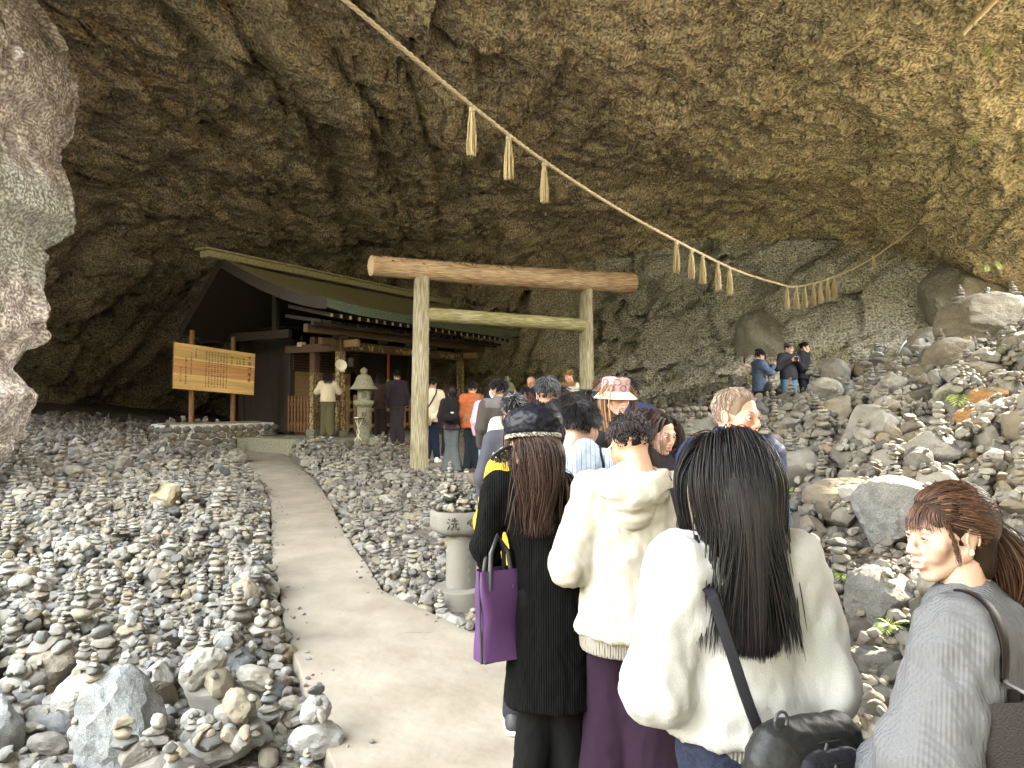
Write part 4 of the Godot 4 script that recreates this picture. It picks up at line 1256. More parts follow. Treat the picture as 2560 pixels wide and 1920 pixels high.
# ---------------------------------------------------------------- brush strokes: characters on a 100 x 100 square, y down
var KANJI := {
	"ten": [[20, 18, 82, 16], [14, 46, 88, 43], [50, 18, 46, 50, 14, 92], [50, 46, 66, 74, 90, 92]],
	"an": [[50, 4, 52, 16], [16, 22, 14, 36], [16, 22, 86, 20, 80, 34], [44, 34, 30, 66, 72, 92], [66, 44, 52, 76, 18, 94], [8, 56, 92, 54]],
	"kawa": [[16, 14, 26, 24], [8, 40, 20, 50], [8, 90, 26, 62], [36, 18, 94, 16], [82, 18, 82, 88, 70, 84], [44, 36, 44, 64], [44, 36, 64, 36, 62, 62], [46, 62, 62, 60]],
	"hara": [[16, 14, 92, 12], [24, 14, 22, 56, 6, 92], [58, 16, 52, 28], [38, 30, 38, 60], [38, 30, 80, 29, 79, 60], [38, 45, 78, 44], [38, 60, 78, 59], [58, 60, 58, 92, 48, 88], [44, 70, 32, 84], [72, 70, 88, 86]],
	"miya": [[50, 4, 51, 14], [16, 18, 14, 32], [16, 19, 86, 18, 80, 30], [32, 34, 32, 54], [32, 34, 68, 34, 67, 53], [33, 53, 66, 52], [50, 54, 46, 64], [24, 64, 24, 94], [24, 64, 76, 64, 75, 94], [25, 91, 74, 90]],
	"wash": [[14, 12, 28, 24], [6, 38, 20, 48], [8, 92, 28, 60], [50, 10, 42, 34], [42, 28, 90, 26], [64, 6, 64, 50], [34, 50, 96, 48], [56, 50, 52, 74, 34, 94], [72, 50, 72, 86, 80, 92, 94, 88, 95, 74]],
	"heart": [[18, 46, 10, 74], [36, 34, 38, 74, 50, 86, 74, 84, 80, 66], [48, 26, 58, 42], [74, 24, 90, 52]],
	"offer": [[10, 18, 52, 16], [30, 6, 30, 32], [10, 34, 10, 92], [10, 34, 52, 33, 52, 90], [22, 42, 26, 52], [40, 42, 36, 52], [16, 58, 46, 57], [18, 70, 44, 70], [31, 57, 31, 90], [58, 36, 96, 33], [76, 8, 76, 44, 58, 92], [77, 40, 84, 74, 97, 92], [84, 14, 92, 24]],
	"go": [[26, 8, 8, 30], [26, 30, 8, 52], [18, 44, 18, 94], [46, 10, 36, 26], [36, 24, 62, 23], [32, 40, 64, 39], [49, 24, 49, 78], [49, 58, 62, 57], [38, 52, 38, 78], [32, 82, 64, 76], [72, 20, 72, 94], [72, 20, 92, 19, 91, 70, 82, 68]],
	"god": [[24, 6, 30, 14], [8, 24, 42, 22, 10, 60], [26, 44, 26, 94], [28, 46, 40, 58], [50, 24, 50, 64], [50, 24, 92, 23, 91, 63], [50, 43, 90, 42], [50, 63, 90, 62], [70, 6, 70, 95]],
	"no": [[54, 20, 44, 60, 24, 74, 14, 56, 30, 28, 60, 20, 84, 42, 78, 70, 56, 86]],
	"yao": [[36, 22, 12, 88], [60, 14, 70, 60, 92, 88]],
	"hundred": [[10, 12, 90, 11], [50, 12, 40, 30], [24, 32, 24, 94], [24, 32, 78, 31, 77, 94], [25, 60, 76, 59], [25, 90, 76, 89]],
	"feast": [[30, 8, 12, 36], [20, 26, 44, 24, 18, 60], [52, 12, 88, 12, 60, 44], [56, 22, 90, 58], [32, 50, 68, 49], [16, 64, 86, 62], [50, 64, 50, 94], [30, 74, 20, 88], [68, 74, 82, 88]],
	"ni": [[22, 16, 18, 84, 26, 72], [48, 28, 82, 26], [46, 66, 58, 78, 86, 76]],
	"mata": [[20, 24, 80, 22, 40, 88], [30, 40, 84, 90]],
	"yuki": [[16, 20, 28, 30], [8, 44, 20, 54], [20, 60, 8, 92], [50, 8, 40, 92], [50, 24, 92, 22, 88, 90], [52, 56, 88, 55], [50, 88, 88, 87]],
}
func strokes_on(im: Image, ch: String, x: float, y: float, s: float, w: float, c: Color) -> void:
	for st in KANJI[ch]:
		for k in range(0, st.size() - 2, 2):
			var a := Vector2(x + st[k] * s / 100.0, y + st[k + 1] * s / 100.0)
			var e := Vector2(x + st[k + 2] * s / 100.0, y + st[k + 3] * s / 100.0)
			var n := int(a.distance_to(e) / maxf(0.5, w * 0.4)) + 1
			for i in n + 1:
				var t := float(i) / n
				var p := a.lerp(e, t)
				var r := w * (1.1 - 0.45 * t) * 0.5
				for dy in range(int(-r - 1), int(r + 2)):
					for dx in range(int(-r - 1), int(r + 2)):
						var px := int(p.x) + dx; var py := int(p.y) + dy
						if px < 0 or py < 0 or px >= im.get_width() or py >= im.get_height(): continue
						var cov := clampf(r + 0.5 - Vector2(px + 0.5, py + 0.5).distance_to(p), 0.0, 1.0)
						if cov > 0.0: im.set_pixel(px, py, im.get_pixel(px, py).lerp(c, cov))

# ---------------------------------------------------------------- the sign
func sign_board() -> void:
	var tl := Vector3(-7.86, 3.06, -16.5); var tr := Vector3(-6.59, 2.90, -18.2); var bl := Vector3(-7.88, 1.98, -16.5); var br := Vector3(-6.62, 1.84, -18.2)
	var mid := (tl + br) * 0.5
	var o := thing("notice_board", "wide wooden notice board of ink writing on two round posts", "sign", Vector3(mid.x, 1.25, mid.z))
	var nrm := (tr - tl).cross(bl - tl).normalized() * -1.0
	if nrm.z < 0: nrm = -nrm
	var W := 1240; var H := 640
	var im := Image.create(W, H, false, Image.FORMAT_RGB8)
	var nz := FastNoiseLite.new(); nz.seed = 61; nz.frequency = 0.004; nz.fractal_octaves = 4
	var bands := [[0.0, 0], [0.08, 1], [0.30, 0], [0.345, 2], [0.66, 0], [0.70, 3], [1.0, 3]]
	for y in H:
		var v := float(y) / H
		for x in W:
			var g := nz.get_noise_2d(x * 0.25, y * 4.0)
			var c := Color(0.84, 0.68, 0.42)
			if v < 0.08: c = Color(0.87, 0.72, 0.46)
			elif v < 0.30: c = Color(0.80, 0.65, 0.40)
			elif v < 0.345: c = Color(0.93, 0.79, 0.53)
			elif v < 0.66: c = Color(0.78, 0.57, 0.34)
			elif v < 0.705: c = Color(0.92, 0.77, 0.51)
			else: c = Color(0.82, 0.66, 0.40)
			im.set_pixel(x, y, c * (1.0 + 0.16 * g))
	var ink := Color(0.13, 0.08, 0.04)
	var title := ["ten", "an", "kawa", "hara", "miya"]
	for k in 5: strokes_on(im, title[k], 1120, 48 + k * 84, 66, 7.0, ink)
	var cols := [[1035, ["go", "feast", "god"]], [975, ["yao", "hundred", "god"]], [930, ["ten", "no", "god"]], [845, ["go", "yuki", "miya"]]]
	for c in cols:
		for k in 3: strokes_on(im, c[1][k], c[0], 90 + k * 42, 34, 3.4, ink)
	var r := RandomNumberGenerator.new(); r.seed = 9
	var ks := ["god", "no", "ten", "ni", "hara", "mata", "kawa", "an", "no", "hundred", "yao", "yuki", "ni", "miya", "feast"]
	for c in 8:
		for k in 17: strokes_on(im, ks[r.randi() % ks.size()], 770 - c * 45, 62 + k * 30.5, 26, 2.8, ink)
	for c in [[300, 50, 5, 26], [235, 110, 10, 28], [160, 190, 12, 28], [80, 330, 5, 40]]:
		for k in c[2]: strokes_on(im, ks[r.randi() % ks.size()], c[0], c[1] + k * (c[3] + 4), c[3], 3.0, ink)
	var m := StandardMaterial3D.new()
	m.resource_name = "sign_face"; m.albedo_texture = img_tex(im); m.roughness = 0.6
	# six planks joined flush, faced with one printed surface each
	var cuts := [0.0, 0.08, 0.30, 0.345, 0.66, 0.705, 1.0]
	var th := 0.045
	for k in 6:
		var b := MB.new()
		var v0: float = cuts[k]; var v1: float = cuts[k + 1] - 0.002
		var f := [tl.lerp(bl, v1), tr.lerp(br, v1), tr.lerp(br, v0), tl.lerp(bl, v0)]
		var q := []
		for p in f: q.append(p - o.position)
		b.hexa([q[0] , q[1], q[1] - nrm * th, q[0] - nrm * th, q[3], q[2], q[2] - nrm * th, q[3] - nrm * th])
		var body := ob("plank", b, M.pale_wood, o)
		b = MB.new()
		for i in 4: b.pt(q[i] + nrm * 0.002, [Vector2(0, v1), Vector2(1, v1), Vector2(1, v0), Vector2(0, v0)][i])
		b.quad(0, 3, 2, 1)
		ob("written_face", b, m, body)
	for u in [0.23, 0.74]:
		var b := MB.new()
		var p := tl.lerp(tr, u) - nrm * (th + 0.062) - o.position
		b.tube([Vector3(p.x, -0.15, p.z), Vector3(p.x, 1.5, p.z), Vector3(p.x, tl.lerp(tr, u).y + 0.36 - o.position.y, p.z)], [0.062, 0.06, 0.058], 16)
		ob("post", b, M.cedar_post, o)
		for v in [0.09, 0.92]:
			b = MB.new()
			var c: Vector3 = tl.lerp(tr, u).lerp(bl.lerp(br, u), v) - o.position + nrm * 0.012
			b.box(Transform3D(Basis((tr - tl).normalized(), Vector3.UP, nrm), c), Vector3(0.055, 0.055, 0.014), 0.004)
			ob("clamp_plate", b, mat("brass", lin(0.55, 0.48, 0.2), 0.35), o)
	# rubble platform under it
	var along := (Vector3(tr.x, 0, tr.z) - Vector3(tl.x, 0, tl.z)).normalized()
	var front := Vector3(-along.z, 0, along.x)
	if front.z < 0: front = -front
	var base := Vector3(mid.x, 0, mid.z)
	var pf := thing("stone_platform", "mortared rubble platform carrying the notice board, its edge capped with a plank", "platform", base)
	var b := MB.new()
	b.box(Transform3D(Basis(along, Vector3.UP, front), Vector3(0, 0.82, 0)), Vector3(2.7, 0.66, 0.9), 0.02)
	ob("core", b, M.dirt, pf)
	b = MB.new(); b.box(Transform3D(Basis(along, Vector3.UP, front), Vector3(0.1, 1.17, 0.44)), Vector3(2.5, 0.04, 0.2), 0.006)
	ob("cap_plank", b, M.post_wood, pf)
	for row in 4:
		for k in 12:
			var s := mi("stone", shapes[rng.randi() % 12], M["stone_%d" % [0, 1, 4, 5, 9, 10][rng.randi() % 6]], pf)
			s.transform = Transform3D(Basis(along, Vector3.UP, front).scaled_local(Vector3(rng.randf_range(0.115, 0.165), rng.randf_range(0.08, 0.105), 0.08)), along * (-1.28 + k * 0.232 + rng.randfn() * 0.02 + 0.1 * (row % 2)) + Vector3(0, 0.56 + row * 0.155, 0) + front * 0.45)
	for row in 4:
		for k in 4:
			var s := mi("stone", shapes[rng.randi() % 12], M["stone_%d" % [0, 1, 4, 5, 9, 10][rng.randi() % 6]], pf)
			s.transform = Transform3D(Basis(front, Vector3.UP, -along).scaled_local(Vector3(rng.randf_range(0.115, 0.165), rng.randf_range(0.08, 0.105), 0.08)), front * (-0.34 + k * 0.23) + Vector3(0, 0.56 + row * 0.155, 0) - along * 1.35)
	for k in 26:                              # stacks on the platform
		var t := rng.randf_range(-1.25, 1.25); var g := rng.randf_range(-0.25, 0.36)
		var p := base + along * t + front * g
		hraise_later.append([p.x, p.z, 1.15 if g < 0.3 else 1.19])
var hraise_later := []

func small_walls() -> void:                  # dry wall at the foot of the cairn ledge
	var a := Vector3(2.9, 0, -14.9); var e := Vector3(4.9, 0, -15.4)
	var pf := thing("dry_stone_wall", "low rubble wall with small cairns along its top, behind the bald man", "wall", (a + e) * 0.5)
	var al := (e - a).normalized()
	for row in 3:
		for k in 11:
			var s := mi("stone", shapes[rng.randi() % 12], M["stone_%d" % [0, 2, 4, 5, 9, 3][rng.randi() % 6]], pf)
			var t := -1.0 + k * 0.2 + 0.09 * (row % 2)
			s.transform = Transform3D(Basis(al, Vector3.UP, al.cross(Vector3.UP)).scaled_local(Vector3(rng.randf_range(0.09, 0.125), 0.075, 0.1)), al * t + Vector3(0, 1.25 + row * 0.13, 0) + Vector3(0, 0.06 * t, 0))

# ---------------------------------------------------------------- lantern
func lantern() -> void:
	lantern_at(Vector3(-3.4, 0.72, -16.3), 1.0, "grey stone lantern with a bell-shaped roof before the shrine")
	lantern_at(Vector3(-0.12, 0.62, -18.6), 1.0, "second stone lantern half hidden behind the queue")
	# wire stand with a tray
	var o := thing("tray_stand", "thin wire stand with a small offering tray beside the lantern", "stand", Vector3(-3.45, 0.78, -15.95))
	var b := MB.new()
	b.lathe([Vector2(0.0, 0.50), Vector2(0.15, 0.50), Vector2(0.16, 0.52), Vector2(0.15, 0.515), Vector2(0.0, 0.51)], 20); ob("tray", b, M.black, o)
	for k in 3:
		b = MB.new()
		var w := TAU * k / 3.0
		b.tube([Vector3(0.1 * cos(w), 0.5, 0.1 * sin(w)), Vector3(-0.05 * cos(w), 0.2, -0.05 * sin(w)), Vector3(0.1 * cos(w + 0.3), 0.0, 0.1 * sin(w + 0.3))], [0.006, 0.006, 0.006], 6); ob("leg", b, M.white_paint, o)
	b = MB.new(); b.box(Transform3D(Basis.IDENTITY, Vector3(-0.04, 0.53, 0)), Vector3(0.1, 0.02, 0.06), 0.004)
	tag(ob("paper_packet", b, M.white_paint), "white paper packet lying on the wire tray", "packet").position = o.position
	b = MB.new(); b.box(Transform3D(Basis.IDENTITY, Vector3(0.06, 0.55, 0)), Vector3(0.07, 0.06, 0.05), 0.012)
	tag(ob("small_cup", b, M.pale_wood), "small tan cup on the wire tray", "cup").position = o.position

func lantern_at(at: Vector3, k: float, label: String) -> void:
	var o := thing("stone_lantern", label, "lantern", at)
	o.rotation.y = 0.35
	var b := MB.new(); b.box(Transform3D(Basis.IDENTITY, Vector3(0, 0.04, 0)), Vector3(0.42, 0.16, 0.42), 0.02); ob("base", b, M.old_stone, o)
	b = MB.new(); b.box(Transform3D(Basis.IDENTITY, Vector3(0.2, 0.05, 0.26)), Vector3(0.2, 0.18, 0.14), 0.02); ob("foot_block", b, M.old_stone, o)
	b = MB.new(); b.lathe([Vector2(0.155, 0.1), Vector2(0.15, 0.14), Vector2(0.145, 0.8), Vector2(0.15, 0.82)], 28); var col := ob("column", b, M.old_stone, o)
	b = MB.new(); b.lathe([Vector2(0.15, 0.82), Vector2(0.225, 0.88), Vector2(0.235, 0.92), Vector2(0.225, 0.925), Vector2(0.235, 0.93), Vector2(0.235, 0.975), Vector2(0.15, 0.985)], 28); ob("tray_stone", b, M.old_stone, o)
	b = MB.new(); b.lathe([Vector2(0.15, 0.985), Vector2(0.145, 1.0), Vector2(0.145, 1.2), Vector2(0.15, 1.21)], 28); var fb := ob("fire_box", b, M.old_stone, o)
	b = MB.new(); b.lathe([Vector2(0.14, 1.21), Vector2(0.31, 1.225), Vector2(0.325, 1.25), Vector2(0.27, 1.30), Vector2(0.215, 1.38), Vector2(0.18, 1.48), Vector2(0.145, 1.55), Vector2(0.08, 1.575), Vector2(0.06, 1.58)], 28); ob("roof", b, M.old_stone, o)
	b = MB.new(); b.lathe([Vector2(0.06, 1.575), Vector2(0.075, 1.59), Vector2(0.06, 1.605), Vector2(0.085, 1.63), Vector2(0.085, 1.68), Vector2(0.05, 1.71), Vector2(0.015, 1.735), Vector2(0.0, 1.745)], 20); ob("finial", b, M.old_stone, o)
	# lattice window: black sheet painted in for the shaded recess, crossing bars
	var at_w := func(u: float, y: float, r: float) -> Vector3:
		var w := -PI / 2 - 0.12 + u / r
		return Vector3(r * cos(w), y, -r * sin(w))
	b = MB.new()
	b.grid(8, 2, func(u, w): return at_w.call((u - 0.5) * 0.13, 1.04 + 0.13 * w, 0.148))
	var win := ob("window", b, M.black, fb)
	for dgl in 2:
		for n in range(-2, 3):
			b = MB.new()
			var pts := []
			for s in 9:
				var t := (s / 8.0 - 0.5) * 0.13
				var q := (t if dgl == 0 else -t) + n * 0.043
				if absf(q) <= 0.066: pts.append(at_w.call(t, 1.105 + q, 0.15))
			if pts.size() > 1:
				var rr := []
				for s in pts: rr.append(0.006)
				b.tube(pts, rr, 5); ob("lattice_bar", b, M.old_stone, win)
	# the incised character
	b = MB.new()
	for st in KANJI["offer"]:
		var pts := []; var rr := []
		for q in range(0, st.size(), 2):
			pts.append(at_w.call((st[q] - 50) * 0.0013, 0.66 - (st[q + 1] - 50) * 0.0013, 0.146)); rr.append(0.0055)
		b.tube(pts, rr, 4)
	ob("lettering", b, M.ink, col)

# ---------------------------------------------------------------- gate of logs
func torii() -> void:
	var o := thing("torii_gate", "shrine gate of peeled logs, orange top log over pale posts", "torii", Vector3(0, 0, -14.3))
	var off := Vector3(0, 0, 14.3)
	var nz := FastNoiseLite.new(); nz.seed = 71; nz.frequency = 1.0
	var log := func(called: String, a: Vector3, e: Vector3, ra: float, rb: float, sag: float, m: Material) -> void:
		var b := MB.new()
		var p := []; var r := []
		for k in 41:
			var t := k / 40.0
			p.append(a.lerp(e, t) + off - Vector3(0, sag * sin(t * PI), 0))
			r.append(lerpf(ra, rb, t) * (1.0 + 0.03 * nz.get_noise_2d(t * 14.0, a.x * 3.0)))
		b.tube(p, r, 28)
		for i in 41 * 28:
			var q := b.v[i]
			var c: Vector3 = p[i / 28]
			b.v[i] = c + (q - c) * (1.0 + 0.035 * nz.get_noise_3d(q.x * 3.0, q.y * 3.0, q.z * 3.0))
			b.c[i] = Color.WHITE.lerp(Color(0.72, 0.72, 0.55), clampf(0.5 + 1.6 * nz.get_noise_3d(q.x * 1.3, q.y * 1.3, q.z * 1.3 + 5.0), 0, 1) * 0.7) if called != "top_log" else Color.WHITE.lerp(Color(0.62, 0.5, 0.42), clampf(0.4 + 1.6 * nz.get_noise_3d(q.x * 1.1, q.y * 6.0, q.z * 1.1), 0, 1) * 0.6)
		ob(called, b, m, o)
	var pw := (M.post_wood as StandardMaterial3D).duplicate() as StandardMaterial3D; pw.vertex_color_use_as_albedo = true
	var ow := (M.orange_wood as StandardMaterial3D).duplicate() as StandardMaterial3D; ow.vertex_color_use_as_albedo = true
	var mw := mat("mossy_log", lin(0.50, 0.48, 0.28), 0.85, M.wood_tex, 1.0, M.wood_n, 0.6, true); mw.uv1_triplanar = false; mw.uv1_scale = Vector3(4, 0.25, 1)
	log.call("post", Vector3(-1.74, 0.0, -13.3), Vector3(-1.70, 4.02, -13.3), 0.172, 0.145, 0.0, pw)
	log.call("post", Vector3(1.62, 0.0, -15.3), Vector3(1.60, 4.22, -15.3), 0.168, 0.142, 0.0, pw)
	log.call("top_log", Vector3(-2.56, 4.13, -12.83), Vector3(2.70, 4.34, -15.94), 0.185, 0.235, 0.03, ow)
	log.call("tie_log", Vector3(-1.72, 3.31, -13.3), Vector3(1.61, 3.31, -15.3), 0.135, 0.14, 0.0, mw)
	# ragged bark left on top of the top log
	var b := MB.new()
	for k in 140:
		var t := rng.randf()
		if t > 0.3 and rng.randf() < 0.6: t *= 0.5
		var p := Vector3(-2.56, 4.13, -12.83).lerp(Vector3(2.70, 4.34, -15.94), t) + off
		var a := rng.randfn() * 0.5
		var rr := lerpf(0.185, 0.235, t) + 0.003
		p += Vector3(0.25 * sin(a) * rr * 2.0, cos(a) * rr - 0.03 * sin(t * PI), 0.42 * sin(a) * rr * 2.0)
		b.box(Transform3D(Basis.from_euler(Vector3(rng.randfn() * 0.3, rng.randf() * 3.0, rng.randfn() * 0.3)), p), Vector3(rng.randf_range(0.03, 0.09), 0.012, rng.randf_range(0.01, 0.03)), 0.0)
	var bark := ob("bark_scraps", b, M.brown_wood, o)
	bark.set_meta("kind", "stuff")
	# beam: cracks along the top log's front
	for q in [Vector3(-1.74, 0.0, -13.3), Vector3(1.62, 0.0, -15.3)]:
		pass

# ---------------------------------------------------------------- straw rope and tassels
func rope() -> void:
	var c := Curve3D.new()
	for p in [Vector3(-4.2, 6.9, -3.6), Vector3(-2.6, 5.85, -5.4), Vector3(-1.49, 5.32, -6.5), Vector3(-0.5, 5.05, -8.0), Vector3(0.39, 4.85, -9.3), Vector3(1.5, 4.55, -10.45), Vector3(2.71, 4.29, -11.6), Vector3(4.29, 4.2, -13.6), Vector3(5.5, 4.17, -14.85), Vector3(6.35, 4.23, -15.75), Vector3(7.3, 4.5, -15.95), Vector3(8.3, 5.0, -16.1), Vector3(9.75, 6.05, -16.25)]:
		c.add_point(p)
	for i in c.point_count:
		if i > 0 and i < c.point_count - 1:
			var t := (c.get_point_position(i + 1) - c.get_point_position(i - 1)) * 0.16
			c.set_point_in(i, -t); c.set_point_out(i, t)
	var L := c.get_baked_length()
	var n := int(L / 0.035)
	var o := thing("straw_rope", "long twisted straw rope slung across the cave", "rope", c.sample_baked(0.0))
	for st in 3:
		var b := MB.new()
		var path := []; var rad := []
		for i in n + 1:
			var p := c.sample_baked(L * i / n, true)
			var d := (c.sample_baked(minf(L, L * i / n + 0.05)) - c.sample_baked(maxf(0, L * i / n - 0.05))).normalized()
			var a := d.cross(Vector3.UP).normalized(); var u := a.cross(d)
			var w := TAU * st / 3.0 + L * i / n * 22.0
			path.append(p + (a * cos(w) + u * sin(w)) * 0.012 - o.position); rad.append(0.0150)
		b.tube(path, rad, 6)
		ob("strand", b, M.rope_straw, o)
	# tassels
	var proto: Node3D = null
	var groups := [[[Vector3(-0.5, 0, -8.0), 0.62, "highest tassel, first on the rope from the top"], [Vector3(-0.06, 0, -8.65), 0.60, "second tassel of the upper three"], [Vector3(0.39, 0, -9.3), 0.60, "lowest tassel of the upper three"]],
		[[Vector3(2.71, 0, -11.6), 0.56, "first tassel of the middle five, at its high end"], [Vector3(3.05, 0, -12.03), 0.56, "second tassel of the middle five"], [Vector3(3.34, 0, -12.4), 0.56, "central tassel of the middle five"], [Vector3(3.78, 0, -12.95), 0.56, "fourth tassel of the middle five"], [Vector3(4.14, 0, -13.4), 0.56, "last tassel of the middle five, at its low end"]],
		[[Vector3(6.0, 0, -15.38), 0.55, "first tassel of the lowest seven"], [Vector3(6.3, 0, -15.7), 0.55, "second tassel of the lowest seven"], [Vector3(6.52, 0, -15.79), 0.55, "third tassel of the lowest seven"], [Vector3(6.73, 0, -15.83), 0.55, "central tassel of the lowest seven"], [Vector3(6.90, 0, -15.87), 0.55, "fifth tassel of the lowest seven"], [Vector3(7.07, 0, -15.90), 0.54, "sixth tassel of the lowest seven"], [Vector3(7.25, 0, -15.94), 0.52, "seventh tassel of the lowest seven, nearest the cliff"]]]
	for g in groups:
		for q in g:
			var near := c.get_closest_point(Vector3(q[0].x, 4.5, q[0].z))
			var t := thing("straw_tassel", "straw tassel hanging from the rope, " + q[2], "tassel", near + Vector3(0, -0.02, 0), rng.randf() * TAU, "straw tassels on the rope")
			if proto == null:
				for v in 1:
					var b := MB.new()
					for k in 46:
						var w := rng.randf() * TAU; var rr := sqrt(rng.randf())
						var p := []
						for s in 6:
							var y := s / 5.0
							var sp_ := lerpf(0.022, 0.085, pow(y, 0.6)) * (1.0 + 0.15 * sin(y * 3.0))
							p.append(Vector3(cos(w) * rr * sp_, -0.04 - y * rng.randf_range(0.92, 0.97), sin(w) * rr * sp_) + Vector3(rng.randfn(), 0, rng.randfn()) * 0.003)
						b.tube(p, [0.008, 0.009, 0.009, 0.009, 0.008, 0.004], 4, false)
					var straw := ob("straws", b, M.straw, t)
					straw.scale = Vector3(0.62, 1, 0.62)
					b = MB.new(); b.lathe([Vector2(0.012, 0.05), Vector2(0.03, 0.0), Vector2(0.02, -0.03), Vector2(0.03, -0.05), Vector2(0.032, -0.09), Vector2(0.02, -0.1)], 10)
					b.smooth()
					ob("knot", b, M.rope_straw, t)
				proto = t
			else:
				for ch in proto.get_children():
					var d := ch.duplicate(); t.add_child(d, true)
			t.scale = Vector3(1.2, q[1] * 0.9, 1.2)
	var y := thing("straw_tie", "short yellow straw tie on the rope's rising end", "tie", c.get_closest_point(Vector3(8.2, 5.0, -16.1)))
	var b := MB.new()
	for k in 7: b.tube([Vector3(0, 0.05, 0), Vector3(rng.randfn() * 0.02, -0.1, 0.02), Vector3(rng.randfn() * 0.05, -rng.randf_range(0.2, 0.4), 0.0)], [0.012, 0.01, 0.005], 4)
	ob("straws", b, M.straw, y)
	b = MB.new(); b.lathe([Vector2(0.03, -0.04), Vector2(0.045, 0.0), Vector2(0.03, 0.04)], 8); ob("knot", b, M.straw, y)

	# end of a bamboo pole under the roof
	var bp := thing("bamboo_pole", "pale bamboo pole end jutting from the cave roof high above the right slope", "pole", Vector3(5.45, 6.1, -8.5))
	b = MB.new(); b.tube([Vector3(0, 0, 0), Vector3(0.35, 0.36, 0), Vector3(1.1, 1.1, 0)], [0.035, 0.038, 0.04], 10); ob("cane", b, M.straw, bp)
	for k in 2:
		b = MB.new(); b.tube([Vector3(0.12 + 0.3 * k, 0.12 + 0.31 * k, 0), Vector3(0.14 + 0.3 * k, 0.14 + 0.31 * k, 0)], [0.043, 0.043], 10); ob("node", b, M.rope_straw, bp)

# ---------------------------------------------------------------- engraved basin
func basin() -> void:
	var o := thing("stone_basin", "granite hand-washing basin on a pillar, engraved with two characters", "basin", Vector3(-0.42, 0.05, -5.9))
	var nz := FastNoiseLite.new(); nz.seed = 81; nz.frequency = 1.0
	var rad := func(w: float) -> float: return 1.0 + 0.10 * cos(w * 2.0) + 0.06 * sin(w * 3.0 + 0.6) + 0.03 * sin(w * 5.0)
	var b := MB.new()
	var prof := [Vector2(0.12, 0.50), Vector2(0.19, 0.505), Vector2(0.225, 0.53), Vector2(0.24, 0.57), Vector2(0.242, 0.65), Vector2(0.235, 0.69), Vector2(0.22, 0.695), Vector2(0.19, 0.69), Vector2(0.17, 0.66), Vector2(0.0, 0.66)]
	b.lathe(prof, 56)
	for i in b.v.size():
		var p := b.v[i]; var w := atan2(-p.z, p.x)
		var s: float = rad.call(w)
		b.v[i] = Vector3(p.x * s, p.y + 0.008 * nz.get_noise_3d(p.x * 9, p.y * 9, p.z * 9), p.z * s * 0.86)
	var bowl := ob("bowl", b, M.granite, o)
	b = MB.new(); b.lathe([Vector2(0.135, 0.0), Vector2(0.128, 0.05), Vector2(0.118, 0.45), Vector2(0.125, 0.51)], 30); var pil := ob("pillar", b, M.granite, o)
	b = MB.new(); b.lathe([Vector2(0.23, -0.08), Vector2(0.23, 0.055), Vector2(0.22, 0.07), Vector2(0.0, 0.072)], 36); ob("plinth", b, M.granite, o)
	# incised strokes
	var surf := func(x: float, y: float) -> Vector3:       # on the bowl's front
		var w := -PI / 2 + x / 0.24
		var s: float = rad.call(w)
		return Vector3(0.243 * s * cos(w), y, -0.243 * s * sin(w) * 0.86)
	for q in [["wash", -0.055, 0.61, 0.105], ["heart", 0.10, 0.625, 0.085]]:
		b = MB.new()
		for st in KANJI[q[0]]:
			var pts := []; var rr := []
			for k in range(0, st.size() - 2, 2):
				for t in 4:
					var x := lerpf(st[k], st[k + 2], t / 4.0); var y := lerpf(st[k + 1], st[k + 3], t / 4.0)
					pts.append(surf.call(q[1] + (x - 50) / 100.0 * q[3], q[2] - (y - 50) / 100.0 * q[3])); rr.append(0.0052)
			pts.append(surf.call(q[1] + (st[-2] - 50) / 100.0 * q[3], q[2] - (st[-1] - 50) / 100.0 * q[3])); rr.append(0.003)
			b.tube(pts, rr, 5)
		ob("engraved_character", b, M.ink, bowl)
	b = MB.new()
	var ks := ["yuki", "hara", "miya", "ten", "an"]
	for k in 5:
		for st in KANJI[ks[k]]:
			var pts := []; var rr := []
			for q in range(0, st.size(), 2):
				var w: float = -PI / 2 + 0.62 + (st[q] - 50) * 0.0034
				var y: float = 0.42 - k * 0.068 - (st[q + 1] - 50) * 0.0005
				var r := lerpf(0.1275, 0.119, (y - 0.05) / 0.4)
				pts.append(Vector3(r * cos(w), y, -r * sin(w))); rr.append(0.0016)
			b.tube(pts, rr, 4)
	ob("engraved_column", b, mat("engraving", lin(0.17, 0.165, 0.155), 0.9), pil)
	# pebbles heaped in the bowl: they lie in it, so they are things of their own
	for k in 110:
		var w := rng.randf() * TAU; var r := 0.235 * sqrt(rng.randf())
		var a := rng.randf_range(0.02, 0.055)
		hraise_later.append([-0.42 + r * cos(w), -5.9 + r * 0.8 * sin(w), 0.76, a])

# ---------------------------------------------------------------- soft bodies: tapered capsules joined by a smooth minimum, meshed as surface nets
# a bone: [from, to, radius, radius, squash, colour, hollow]
func bn(a: Vector3, b: Vector3, ra: float, rb: float, sq := Vector3.ONE, col := Color.WHITE, neg := false) -> Array:
	return [a, b, ra, rb, sq, col, neg]

